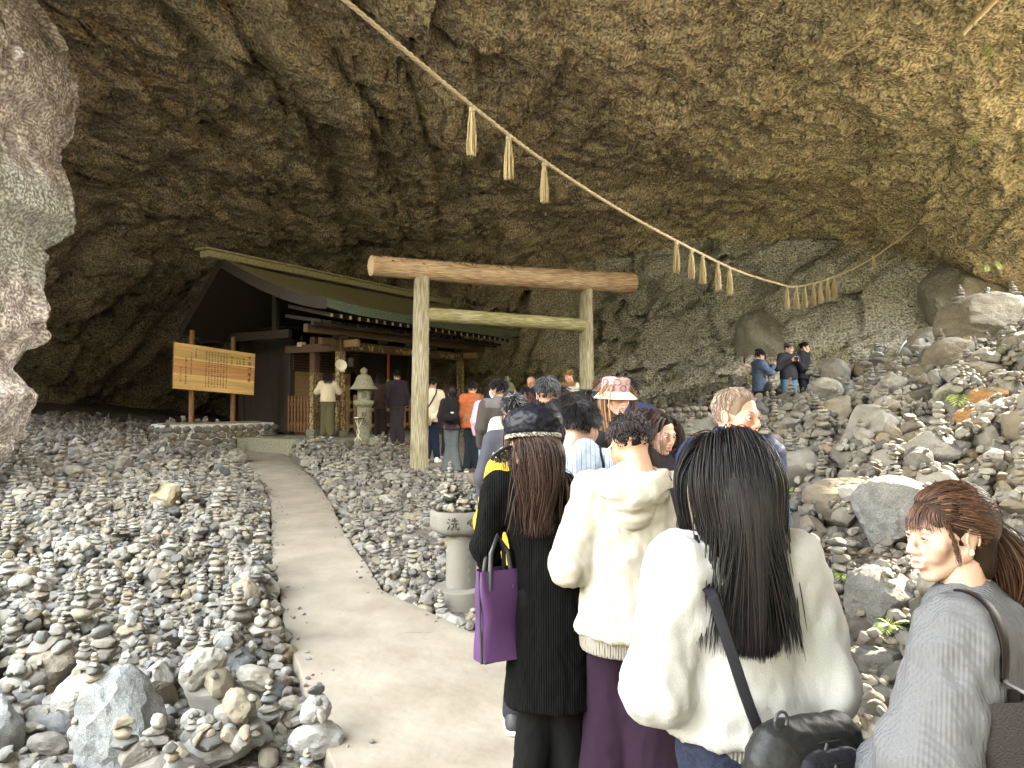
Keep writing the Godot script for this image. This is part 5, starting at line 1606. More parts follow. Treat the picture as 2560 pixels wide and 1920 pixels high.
func bone_d(o: Array, p: Vector3) -> float:
	var sq: Vector3 = o[4]
	var a: Vector3 = o[0] / sq
	var d: Vector3 = o[1] / sq - a
	var q := p / sq - a
	var l := d.length_squared()
	var t := clampf(q.dot(d) / l, 0.0, 1.0) if l > 1e-12 else 0.0
	return ((q - d * t).length() - lerpf(o[2], o[3], t)) * minf(sq.x, minf(sq.y, sq.z))
func field_at(bones: Array, p: Vector3, k: float) -> float:
	var f := 9.0
	for o in bones:
		if o[6]: continue
		var d := bone_d(o, p)
		var h := maxf(k - absf(f - d), 0.0)
		f = minf(f, d) - h * h / (4.0 * k)
	return f
func onto(bones: Array, p: Vector3, k: float, off: float) -> Vector3:      # the nearest place on the surface, off above it
	for i in 5:
		var d := field_at(bones, p, k)
		var g := Vector3(field_at(bones, p + Vector3(0.004, 0, 0), k) - d, field_at(bones, p + Vector3(0, 0.004, 0), k) - d, field_at(bones, p + Vector3(0, 0, 0.004), k) - d)
		if g.length_squared() < 1e-14: break
		p -= g.normalized() * (d - off)
	return p

func soft(b: MB, bones: Array, cell: float, k: float, cuts := [], paint := false) -> void:
	var lo := Vector3(99, 99, 99); var hi := -lo
	for o in bones:
		if o[6]: continue
		var e: Vector3 = o[4] * maxf(o[2], o[3])
		lo = lo.min(o[0].min(o[1]) - e); hi = hi.max(o[0].max(o[1]) + e)
	for c in cuts:                            # [axis normal, offset]: keeps n.p < offset
		for ax in 3:
			if c[0][ax] > 0.99: hi[ax] = minf(hi[ax], c[1])
			if c[0][ax] < -0.99: lo[ax] = maxf(lo[ax], -c[1])
	lo -= Vector3.ONE * cell * 2.5; hi += Vector3.ONE * cell * 2.5
	var nx := int((hi.x - lo.x) / cell) + 1; var ny := int((hi.y - lo.y) / cell) + 1; var nz := int((hi.z - lo.z) / cell) + 1
	var f := PackedFloat32Array(); f.resize(nx * ny * nz); f.fill(1.0)
	for o in bones:
		var sq: Vector3 = o[4]
		var e: Vector3 = sq * maxf(o[2], o[3]) + Vector3.ONE * (k + 2.0 * cell)
		var p0: Vector3 = o[0].min(o[1]) - e; var p1: Vector3 = o[0].max(o[1]) + e
		var i0 := clampi(int((p0.x - lo.x) / cell), 0, nx - 1); var i1 := clampi(int((p1.x - lo.x) / cell) + 1, 0, nx - 1)
		var j0 := clampi(int((p0.y - lo.y) / cell), 0, ny - 1); var j1 := clampi(int((p1.y - lo.y) / cell) + 1, 0, ny - 1)
		var k0 := clampi(int((p0.z - lo.z) / cell), 0, nz - 1); var k1 := clampi(int((p1.z - lo.z) / cell) + 1, 0, nz - 1)
		var ax: float = o[0].x / sq.x; var ay: float = o[0].y / sq.y; var az: float = o[0].z / sq.z
		var dx: float = o[1].x / sq.x - ax; var dy: float = o[1].y / sq.y - ay; var dz: float = o[1].z / sq.z - az
		var l2 := maxf(dx * dx + dy * dy + dz * dz, 1e-12)
		var ra: float = o[2]; var dr: float = o[3] - o[2]
		var ms := minf(sq.x, minf(sq.y, sq.z))
		var neg: bool = o[6]
		var k4 := 0.25 / k
		for kz in range(k0, k1 + 1):
			var qz := (lo.z + kz * cell) / sq.z - az
			for jy in range(j0, j1 + 1):
				var qy := (lo.y + jy * cell) / sq.y - ay
				var at := (kz * ny + jy) * nx
				var yz := qy * dy + qz * dz
				for ix in range(i0, i1 + 1):
					var qx := (lo.x + ix * cell) / sq.x - ax
					var t := clampf((qx * dx + yz) / l2, 0.0, 1.0)
					var rx := qx - dx * t; var ry := qy - dy * t; var rz := qz - dz * t
					var d := (sqrt(rx * rx + ry * ry + rz * rz) - ra - dr * t) * ms
					var v := f[at + ix]
					if neg:
						d = -d
						var h := k - absf(v - d)
						f[at + ix] = maxf(v, d) + (h * h * k4 if h > 0.0 else 0.0)
					else:
						var h := k - absf(v - d)
						f[at + ix] = minf(v, d) - (h * h * k4 if h > 0.0 else 0.0)
	for c in cuts:
		var n: Vector3 = c[0]
		for kz in nz:
			for jy in ny:
				for ix in nx:
					var d: float = n.x * (lo.x + ix * cell) + n.y * (lo.y + jy * cell) + n.z * (lo.z + kz * cell) - c[1]
					var at := (kz * ny + jy) * nx + ix
					if d > f[at]: f[at] = d
	var ids := PackedInt32Array(); ids.resize(nx * ny * nz); ids.fill(-1)
	var sx := 1; var sy := nx; var sz := nx * ny
	var corner := [0, sx, sy, sx + sy, sz, sx + sz, sy + sz, sx + sy + sz]
	var ed := [[0, 1], [2, 3], [4, 5], [6, 7], [0, 2], [1, 3], [4, 6], [5, 7], [0, 4], [1, 5], [2, 6], [3, 7]]
	var lim := cell * 1.8
	var start := b.v.size()
	for kz in nz - 1:
		for jy in ny - 1:
			var row := (kz * ny + jy) * nx
			for ix in nx - 1:
				var at := row + ix
				if absf(f[at]) > lim: continue
				var m := 0
				for q in 8:
					if f[at + corner[q]] < 0.0: m |= 1 << q
				if m == 0 or m == 255: continue
				var s := Vector3.ZERO; var n := 0
				for q in ed:
					var u: int = q[0]; var w: int = q[1]
					if ((m >> u) & 1) != ((m >> w) & 1):
						var fu := f[at + corner[u]]; var fw := f[at + corner[w]]
						var t := fu / (fu - fw)
						s += Vector3(lerpf(u & 1, w & 1, t), lerpf((u >> 1) & 1, (w >> 1) & 1, t), lerpf((u >> 2) & 1, (w >> 2) & 1, t))
						n += 1
				ids[at] = b.pt(lo + (Vector3(ix, jy, kz) + s / n) * cell)
	for kz in range(1, nz - 1):
		for jy in range(1, ny - 1):
			var row := (kz * ny + jy) * nx
			for ix in range(1, nx - 1):
				var at := row + ix
				var v := f[at]
				if absf(v) > lim: continue
				var inn := v < 0.0
				if inn != (f[at + sx] < 0.0):
					var a := ids[at - sy - sz]; var c := ids[at - sz]; var d := ids[at]; var e := ids[at - sy]
					if a >= 0 and c >= 0 and d >= 0 and e >= 0:
						if inn: b.quad(a, e, d, c)
						else: b.quad(a, c, d, e)
				if inn != (f[at + sy] < 0.0):
					var a := ids[at - sx - sz]; var c := ids[at - sz]; var d := ids[at]; var e := ids[at - sx]
					if a >= 0 and c >= 0 and d >= 0 and e >= 0:
						if inn: b.quad(a, c, d, e)
						else: b.quad(a, e, d, c)
				if inn != (f[at + sz] < 0.0):
					var a := ids[at - sx - sy]; var c := ids[at - sy]; var d := ids[at]; var e := ids[at - sx]
					if a >= 0 and c >= 0 and d >= 0 and e >= 0:
						if inn: b.quad(a, e, d, c)
						else: b.quad(a, c, d, e)
	if paint:
		for i in range(start, b.v.size()):
			var best := 9.0
			for o in bones:
				if o[6]: continue
				var d := bone_d(o, b.v[i])
				if d < best:
					best = d; b.c[i] = o[5]

func merge(b: MB, o: MB, t: Transform3D) -> void:
	var k := b.v.size()
	b.v.append_array(t * o.v)
	b.c.append_array(o.c); b.uv.append_array(o.uv)
	for i in o.ix: b.ix.append(i + k)
	b.n.clear()

var fold := FastNoiseLite.new()
func crease_cloth(b: MB, amp: float, freq: Vector3, from := 0) -> void:     # soft folds pushed along the normals
	b.smooth()
	for i in range(from, b.v.size()):
		var p := b.v[i] * freq
		var q := fold.get_noise_3d(p.x, p.y, p.z)
		var w := 1.0 - absf(fold.get_noise_3d(p.x * 0.7 + 40.0, p.y * 0.7, p.z * 0.7)) * 2.2
		b.v[i] += b.n[i] * amp * (0.7 * q + 0.5 * maxf(0.0, w))
	b.n.clear()

# ---------------------------------------------------------------- head, hand
var head_cache := {}
func head_mesh(fine: bool, skin: Color, male: bool, lips: Color, brow: Color) -> MB:
	var key := [fine, skin, male, lips, brow]
	if head_cache.has(key): return head_cache[key]
	var b := MB.new()
	var B := []
	var jw := 0.053 if male else 0.046
	B.append(bn(Vector3(0, 0.03, 0.003), Vector3(0, 0.025, -0.035), 0.074, 0.076, Vector3(1, 1.14, 1)))
	B.append(bn(Vector3(0, 0.0, 0.026), Vector3(0, -0.066, 0.034), 0.063, 0.045))
	for s in [-1, 1]:
		B.append(bn(Vector3(s * jw, -0.045, 0.0), Vector3(s * 0.013, -0.1, 0.058), 0.023, 0.017 if male else 0.014))
		B.append(bn(Vector3(s * 0.041, -0.02, 0.056), Vector3(s * 0.03, -0.045, 0.06), 0.025, 0.022))
		B.append(bn(Vector3(s * 0.072, 0.008, -0.014), Vector3(s * 0.073, -0.022, -0.006), 0.016, 0.011, Vector3(0.45, 1, 1)))
	B.append(bn(Vector3(0, -0.1, 0.064), Vector3(0, -0.1, 0.066), 0.016, 0.016))
	B.append(bn(Vector3(0, -0.07, -0.03), Vector3(0, -0.2, -0.045), 0.056 if male else 0.047, 0.058 if male else 0.05))
	if fine:
		B.append(bn(Vector3(-0.03, 0.02, 0.076), Vector3(0.03, 0.02, 0.076), 0.013, 0.013))
		B.append(bn(Vector3(0, 0.012, 0.086), Vector3(0, -0.031, 0.1035), 0.0065, 0.0105))
		B.append(bn(Vector3(0, -0.063, 0.074), Vector3(0, -0.066, 0.074), 0.021, 0.021))
		for s in [-1, 1]:
			B.append(bn(Vector3(s * 0.010, -0.036, 0.094), Vector3(s * 0.012, -0.037, 0.091), 0.0085, 0.008))
			B.append(bn(Vector3(s * 0.031, 0.0, 0.1), Vector3(s * 0.034, 0.0, 0.098), 0.0145, 0.014, Vector3(1.15, 0.85, 1), Color.WHITE, true))
		for s in [-1, 1]:
			B.append(bn(Vector3(s * 0.020, -0.0585, 0.0875), Vector3(s * 0.004, -0.0575, 0.0945), 0.0042, 0.0055))
			B.append(bn(Vector3(s * 0.016, -0.0705, 0.088), Vector3(0, -0.0715, 0.0925), 0.0045, 0.007))
		B.append(bn(Vector3(-0.019, -0.0648, 0.0955), Vector3(0.019, -0.0648, 0.0955), 0.0022, 0.0022, Vector3.ONE, Color.WHITE, true))
	soft(b, B, 0.0038 if fine else 0.0095, 0.011 if fine else 0.02)
	for i in b.v.size():
		var p := b.v[i]
		b.c[i] = skin
		if fine:
			var m := 1.0 - ss(0.004, 0.009, absf(p.y + 0.0645) * 0.9 + maxf(0.0, absf(p.x) - 0.014) * 0.8)
			if p.z > 0.08: b.c[i] = skin.lerp(lips, m)
			var flush := exp(-((absf(p.x) - 0.042) ** 2 + (p.y + 0.03) ** 2) / 0.0006) if p.z > 0.04 else 0.0
			b.c[i] = b.c[i].lerp(Color(skin.r, skin.g * 0.78, skin.b * 0.72), 0.35 * flush)
	if fine:
		for s in [-1, 1]:
			var c := Vector3(s * 0.0315, 0.0, 0.0745)
			var e := MB.new()
			e.lathe([Vector2(0.0001, -0.0125), Vector2(0.0075, -0.01), Vector2(0.0115, -0.005), Vector2(0.0125, 0.0), Vector2(0.0114, 0.0052), Vector2(0.0085, 0.0092), Vector2(0.006, 0.0110), Vector2(0.0045, 0.01165), Vector2(0.0025, 0.0123), Vector2(0.0001, 0.0125)], 14)
			for i in e.v.size():
				var y := e.v[i].y
				e.c[i] = Color(0.62, 0.58, 0.54) if y < 0.0109 else Color(0.06, 0.035, 0.02) if y < 0.0121 else Color(0.01, 0.01, 0.01)
			merge(b, e, Transform3D(Basis(Vector3.RIGHT, PI / 2), c))
			var er := MB.new()                # rim of the ear
			var ep := []; var eq := []
			for q in 15:
				var w := lerpf(-0.7, 4.3, q / 14.0)
				ep.append(Vector3(s * (0.0785 + 0.003 * sin(w)), -0.003 + 0.027 * sin(w), -0.010 - 0.016 * cos(w))); eq.append(0.0038 * (0.7 + 0.3 * sin(PI * q / 14.0)))
			er.tube(ep, eq, 7)
			er.lathe([Vector2(0.0001, -0.007), Vector2(0.005, -0.004), Vector2(0.0055, 0.0), Vector2(0.004, 0.005), Vector2(0.0001, 0.007)], 8, Vector3(s * 0.077, -0.031, -0.004))
			for i in er.c.size(): er.c[i] = skin
			merge(b, er, Transform3D.IDENTITY)
			for up in [1, -1]:                # lids
				e = MB.new()
				var p := []; var r := []
				for q in 9:
					var u := lerpf(-1.0, 1.0, q / 8.0)
					var y := (0.0058 if up == 1 else -0.0048) * (1.0 - u * u * 0.95)
					p.append(c + Vector3(u * 0.0135, y, 0.0122 - 0.0052 * u * u)); r.append((0.0034 if up == 1 else 0.0026) * (1.0 - 0.4 * u * u))
				e.tube(p, r, 6)
				for i in e.c.size(): e.c[i] = Color(skin.r * 0.93, skin.g * 0.86, skin.b * 0.82)
				merge(b, e, Transform3D.IDENTITY)
			var l := MB.new()                 # lashes and brow
			var lp := []; var lr := []
			for q in 7:
				var u := lerpf(-1.0, 1.0, q / 6.0)
				lp.append(c + Vector3(u * 0.013, 0.0042 * (1.0 - u * u), 0.0152 - 0.0052 * u * u)); lr.append(0.0009)
			l.tube(lp, lr, 4)
			for k in 34:
				var u := rng.randf()
				var r0 := Vector3(s * (0.014 + 0.036 * u), 0.0205 + 0.008 * sin(u * 2.4) + rng.randfn() * 0.0014, 0.0905 - 0.016 * u * u)
				l.tube([r0, r0 + Vector3(s * 0.007, 0.002 - 0.004 * u, -0.001)], [0.0009, 0.0004], 3, false)
			for i in l.c.size(): l.c[i] = brow
			merge(b, l, Transform3D.IDENTITY)
	head_cache[key] = b
	return b

var hand_cache := {}
func hand_mesh(skin: Color, curl: float) -> MB:          # a left hand hanging along -y, palm towards -x, thumb towards +z
	var key := [skin, curl]
	if hand_cache.has(key): return hand_cache[key]
	var b := MB.new()
	var B := [bn(Vector3(0, 0.02, 0), Vector3(0, -0.03, 0.0), 0.027, 0.03, Vector3(0.6, 1, 1)), bn(Vector3(0, -0.03, 0.022), Vector3(0, -0.085, 0.026), 0.014, 0.012), bn(Vector3(0, -0.03, 0.0), Vector3(0, -0.088, 0.0), 0.017, 0.013), bn(Vector3(0, -0.03, -0.018), Vector3(0, -0.078, -0.026), 0.014, 0.011)]
	var base := [[0.029, -0.088, 0.070], [0.010, -0.092, 0.078], [-0.010, -0.090, 0.072], [-0.028, -0.082, 0.056]]
	for q in base:
		var p := Vector3(0, q[1], q[0]); var a := 0.15 + curl * 0.35
		for s in 3:
			var l: float = q[2] * [0.45, 0.31, 0.24][s]
			var e := p + Vector3(-sin(a), -cos(a), q[0] * 0.6).normalized() * l
			B.append(bn(p, e, 0.0088 - 0.001 * s, 0.008 - 0.001 * s))
			p = e; a += curl * 0.75 + 0.1
	B.append(bn(Vector3(-0.004, -0.012, 0.024), Vector3(-0.016, -0.045, 0.052), 0.013, 0.0105))
	B.append(bn(Vector3(-0.016, -0.045, 0.052), Vector3(-0.026, -0.075, 0.058), 0.010, 0.008))
	soft(b, B, 0.006, 0.006)
	for i in b.c.size(): b.c[i] = skin
	hand_cache[key] = b
	return b

# ---------------------------------------------------------------- hair
func strand(b: MB, path: Array, r: float, col: Color) -> void:
	var n := path.size()
	if n < 3: return
	var k := b.v.size()
	b.col = col
	for i in n:
		var d: Vector3 = (path[mini(i + 1, n - 1)] - path[maxi(i - 1, 0)]).normalized()
		var a := d.cross(Vector3(0.3, 0.2, 0.93)).normalized()
		var c := a.cross(d)
		var w := r * (1.0 if i < n - 2 else 0.7 if i == n - 2 else 0.2)
		b.pt(path[i] + a * w); b.pt(path[i] + (c * 0.87 - a * 0.5) * w); b.pt(path[i] + (-c * 0.87 - a * 0.5) * w)
	for i in n - 1:
		for s in 3:
			var p := k + i * 3 + s; var q := k + i * 3 + (s + 1) % 3
			b.quad(p, p + 3, q + 3, q)

func hair_long(b: MB, hd: Transform3D, n: int, length: float, r: float, c0: Color, c1: Color, walls: Array, face_open := 0.55, part := 0.0, wave := 0.0, gather := 0.012, top_y := 2.0) -> void:
	# strands grow from the scalp, run over the head and hang; walls are ellipsoids [centre, radii] that push them out
	for i in n:
		var d := Vector3(rng.randfn(), absf(rng.randfn()) * 0.9 - 0.15, rng.randfn()).normalized()
		if d.z > face_open and d.y < 0.75: continue
		if d.z > 0.2 and d.y < 0.15: continue
		if d.y > top_y: continue
		var q := Vector3(d.x * 0.079, 0.03 + d.y * 0.09, -0.018 + d.z * 0.095)
		var p := hd * q
		var side := Vector3(d.x * 0.2, 0.1, -1.0) if d.z < 0.2 else Vector3(signf(d.x - part) * 0.9, -0.25, -0.35)
		var dir := (hd.basis * side).normalized()
		var lay := rng.randf() * 0.009
		var stray := 0.0
		if rng.randf() < 0.10:                # locks that part over the shoulders
			stray = signf(d.x) * rng.randf_range(0.1, 0.5)
		var path := [p]
		var L := length * lerpf(1.04, 0.66, rng.randf() ** 2.2)
		var step := 0.024
		var wv := rng.randf() * TAU
		var k := 0
		while k * step < L + 0.2:
			dir = dir.lerp(Vector3(wave * sin(wv + k * 0.5) * 0.3 + (stray if p.y < hd.origin.y - 0.05 else 0.0), -1, wave * cos(wv + k * 0.4) * 0.2), 0.28).normalized()
			var nx := p + dir * step
			if nx.y < hd.origin.y: nx.x = lerpf(nx.x, hd.origin.x, gather)
			for w in walls:
				var e: Vector3 = (nx - w[0]) / w[1]
				var l := e.length()
				var want: float = 1.0 + lay / w[1].x
				if l < want: nx = w[0] + w[1] * (e / maxf(l, 0.01)) * want
			dir = (nx - p).normalized()
			p = nx
			path.append(p)
			k += 1
			if p.y < (hd.origin.y + 0.06 - L): break
		strand(b, path, r * rng.randf_range(0.7, 1.3), c0.lerp(c1, rng.randf() ** 2))

func hair_short(b: MB, hd: Transform3D, n: int, len0: float, len1: float, r: float, c0: Color, c1: Color, lift: float, curl := 0.0, nape := -0.5, recede := 0.0) -> void:
	var crown := Vector3(0.15, 0.85, -0.5).normalized()
	for i in n:
		var d := Vector3(rng.randfn(), rng.randfn() * 0.8 + 0.35, rng.randfn()).normalized()
		if d.z > 0.5 - recede * 6.0 and d.y < 0.5 + recede * 9.0: continue
		if d.z > -0.1 and d.y < -0.05: continue
		if d.y < nape: continue
		var q := Vector3(d.x * 0.084, 0.03 + d.y * 0.097, -0.018 + d.z * 0.101)
		var flow := d - crown
		flow = (flow - d * flow.dot(d)).normalized()
		flow = (flow + Vector3(0, -0.25, 0.15 * signf(d.z))).normalized()
		var l := lerpf(len0, len1, ss(-0.2, 0.6, d.y))
		var dir := (flow + d * lift * rng.randf_range(0.3, 1.4) + Vector3(rng.randfn(), rng.randfn(), rng.randfn()) * (0.18 + 0.2 * curl)).normalized()
		var path := []
		var p := q
		var ph := rng.randf() * TAU
		for k in 6:
			path.append(hd * p)
			dir = (dir + Vector3(sin(ph + k * 1.6), -0.35, cos(ph + k * 1.6)) * (0.10 + curl * 0.6)).normalized()
			p += dir * l / 5.0
			var e := Vector3(p.x / 0.080, (p.y - 0.03) / 0.091, (p.z + 0.018) / 0.096)
			if e.length() < 1.07:
				e = e.normalized() * 1.07
				p = Vector3(e.x * 0.080, 0.03 + e.y * 0.091, -0.018 + e.z * 0.096)
		strand(b, path, r * rng.randf_range(0.7, 1.3), c0.lerp(c1, rng.randf() ** 2))

func hair_shell(style: String, length: float, recede := 0.0) -> Array:   # bones in head space for the mass under the strands
	var B := [bn(Vector3(0, 0.034, 0.0), Vector3(0, 0.03, -0.034), 0.077, 0.078, Vector3(1, 1.14, 1))]
	if style in ["long", "bob", "pony", "bun", "half"]:
		B.append(bn(Vector3(0, 0.0, -0.045), Vector3(0, -0.07, -0.05), 0.073, 0.062, Vector3(1, 1, 0.85)))
	if style in ["long", "bob"]:
		B.append(bn(Vector3(0, -0.03, -0.06), Vector3(0, -length, -0.085), 0.07, 0.06, Vector3(1, 1, 0.5)))
		for s in [-1, 1]:
			B.append(bn(Vector3(s * 0.066, 0.02, -0.005), Vector3(s * 0.07, -minf(length, 0.11), -0.03), 0.024, 0.016))
	if style == "pony":
		B.append(bn(Vector3(0, 0.0, -0.115), Vector3(0, -0.05, -0.15), 0.022, 0.03))
		B.append(bn(Vector3(0, -0.05, -0.15), Vector3(0, -length, -0.135), 0.03, 0.014))
	if style == "bun":
		B.append(bn(Vector3(0, -0.055, -0.12), Vector3(0, -0.06, -0.13), 0.03, 0.03))
	B.append(bn(Vector3(0, -0.02 + recede, 0.105), Vector3(0, -0.1, 0.10), 0.068, 0.09, Vector3(1, 1, 0.9), Color.WHITE, true))
	if style in ["short", "bald"]:
		B.append(bn(Vector3(0, -0.1, -0.02), Vector3(0, -0.15, -0.06), 0.065, 0.08, Vector3(1.3, 1, 1.2), Color.WHITE, true))
		for s in [-1, 1]:
			B.append(bn(Vector3(s * 0.085, -0.02, 0.005), Vector3(s * 0.085, -0.06, 0.0), 0.028, 0.04, Vector3.ONE, Color.WHITE, true))
	return B

# ---------------------------------------------------------------- a whole person, 1.70 m tall before scaling, facing +z, feet at the origin
var cloth_mats := {}
func cloth(kind: String) -> StandardMaterial3D:
	if cloth_mats.has(kind): return cloth_mats[kind]
	var m: StandardMaterial3D
	if kind == "stripe":
		var im := Image.create(256, 8, false, Image.FORMAT_RGB8)
		im.fill(Color(1, 1, 1))
		for k in 8:
			im.fill_rect(Rect2i(k * 32 + 4, 0, 4, 8), Color(0.42, 0.48, 0.62))
			im.fill_rect(Rect2i(k * 32 + 20, 0, 2, 8), Color(0.72, 0.78, 0.88))
		m = mat("cloth_stripe", Color.WHITE, 0.85, img_tex(im), 5.5, null, 1.0, true)
	elif kind == "knit":
		var im := Image.create(64, 64, false, Image.FORMAT_RGB8)
		for y in 64:
			for x in 64:
				var h := 0.5 + 0.35 * sin(TAU * x / 16.0) + 0.15 * sin(TAU * (y + 4.0 * absf(sin(PI * x / 16.0))) / 8.0)
				im.set_pixel(x, y, Color(h, h, h))
		var nm: Image = im.duplicate()
		nm.bump_map_to_normal_map(5.0)
		m = mat("cloth_knit", Color.WHITE, 0.95, noise_tex(0.2, 3, Color(0.5, 0.5, 0.5), Color(1, 1, 1), FastNoiseLite.TYPE_SIMPLEX, 256, 51), 24.0, img_tex(nm), 1.3, true)
	elif kind == "rib":
		var im := Image.create(64, 64, false, Image.FORMAT_RGB8)
		for y in 64:
			for x in 64:
				var h := 0.5 + 0.4 * sin(TAU * x / 16.0) + 0.1 * sin(TAU * y / 8.0 + 2.0 * sin(TAU * x / 16.0))
				im.set_pixel(x, y, Color(h, h, h))
		im.bump_map_to_normal_map(4.0)
		m = mat("cloth_rib", Color.WHITE, 0.95, noise_tex(0.1, 4, Color(0.55, 0.55, 0.55), Color(1.5, 1.5, 1.5), FastNoiseLite.TYPE_SIMPLEX, 256, 55), 26.0, img_tex(im), 0.9, true)
	elif kind == "shiny":
		m = mat("cloth_shiny", Color.WHITE, 0.5, null, 3.0, M.fine_n, 0.25, true)
	elif kind == "leather":
		m = mat("cloth_leather", Color.WHITE, 0.45, null, 6.0, M.fine_n, 0.5, true)
	elif kind == "denim":
		m = mat("cloth_denim", Color.WHITE, 0.9, noise_tex(0.06, 4, Color(0.6, 0.6, 0.6), Color(1, 1, 1), FastNoiseLite.TYPE_SIMPLEX, 256, 52), 3.0, M.fine_n, 0.3, true)
	elif kind == "floral":
		m = mat("cloth_floral", Color.WHITE, 0.85, noise_tex(0.035, 2, Color(1, 1, 1), Color(12, 11, 10), FastNoiseLite.TYPE_CELLULAR, 256, 53, 0.12), 4.0, null, 1.0, true)
	else:
		m = mat("cloth_plain", Color.WHITE, 0.92, noise_tex(0.15, 3, Color(0.86, 0.86, 0.86), Color(1, 1, 1), FastNoiseLite.TYPE_SIMPLEX, 256, 54), 6.0, M.fine_n, 0.35, true)
	m.metallic_specular = 0.28 if kind in ["shiny", "leather"] else 0.2
	cloth_mats[kind] = m
	return m

var SKIN := Color(0.30, 0.18, 0.122)
var PALE := Color(0.31, 0.20, 0.152)
var TAN := Color(0.28, 0.16, 0.105)
var BLACKH := Color(0.012, 0.011, 0.012)
var BROWNH := Color(0.045, 0.022, 0.014)

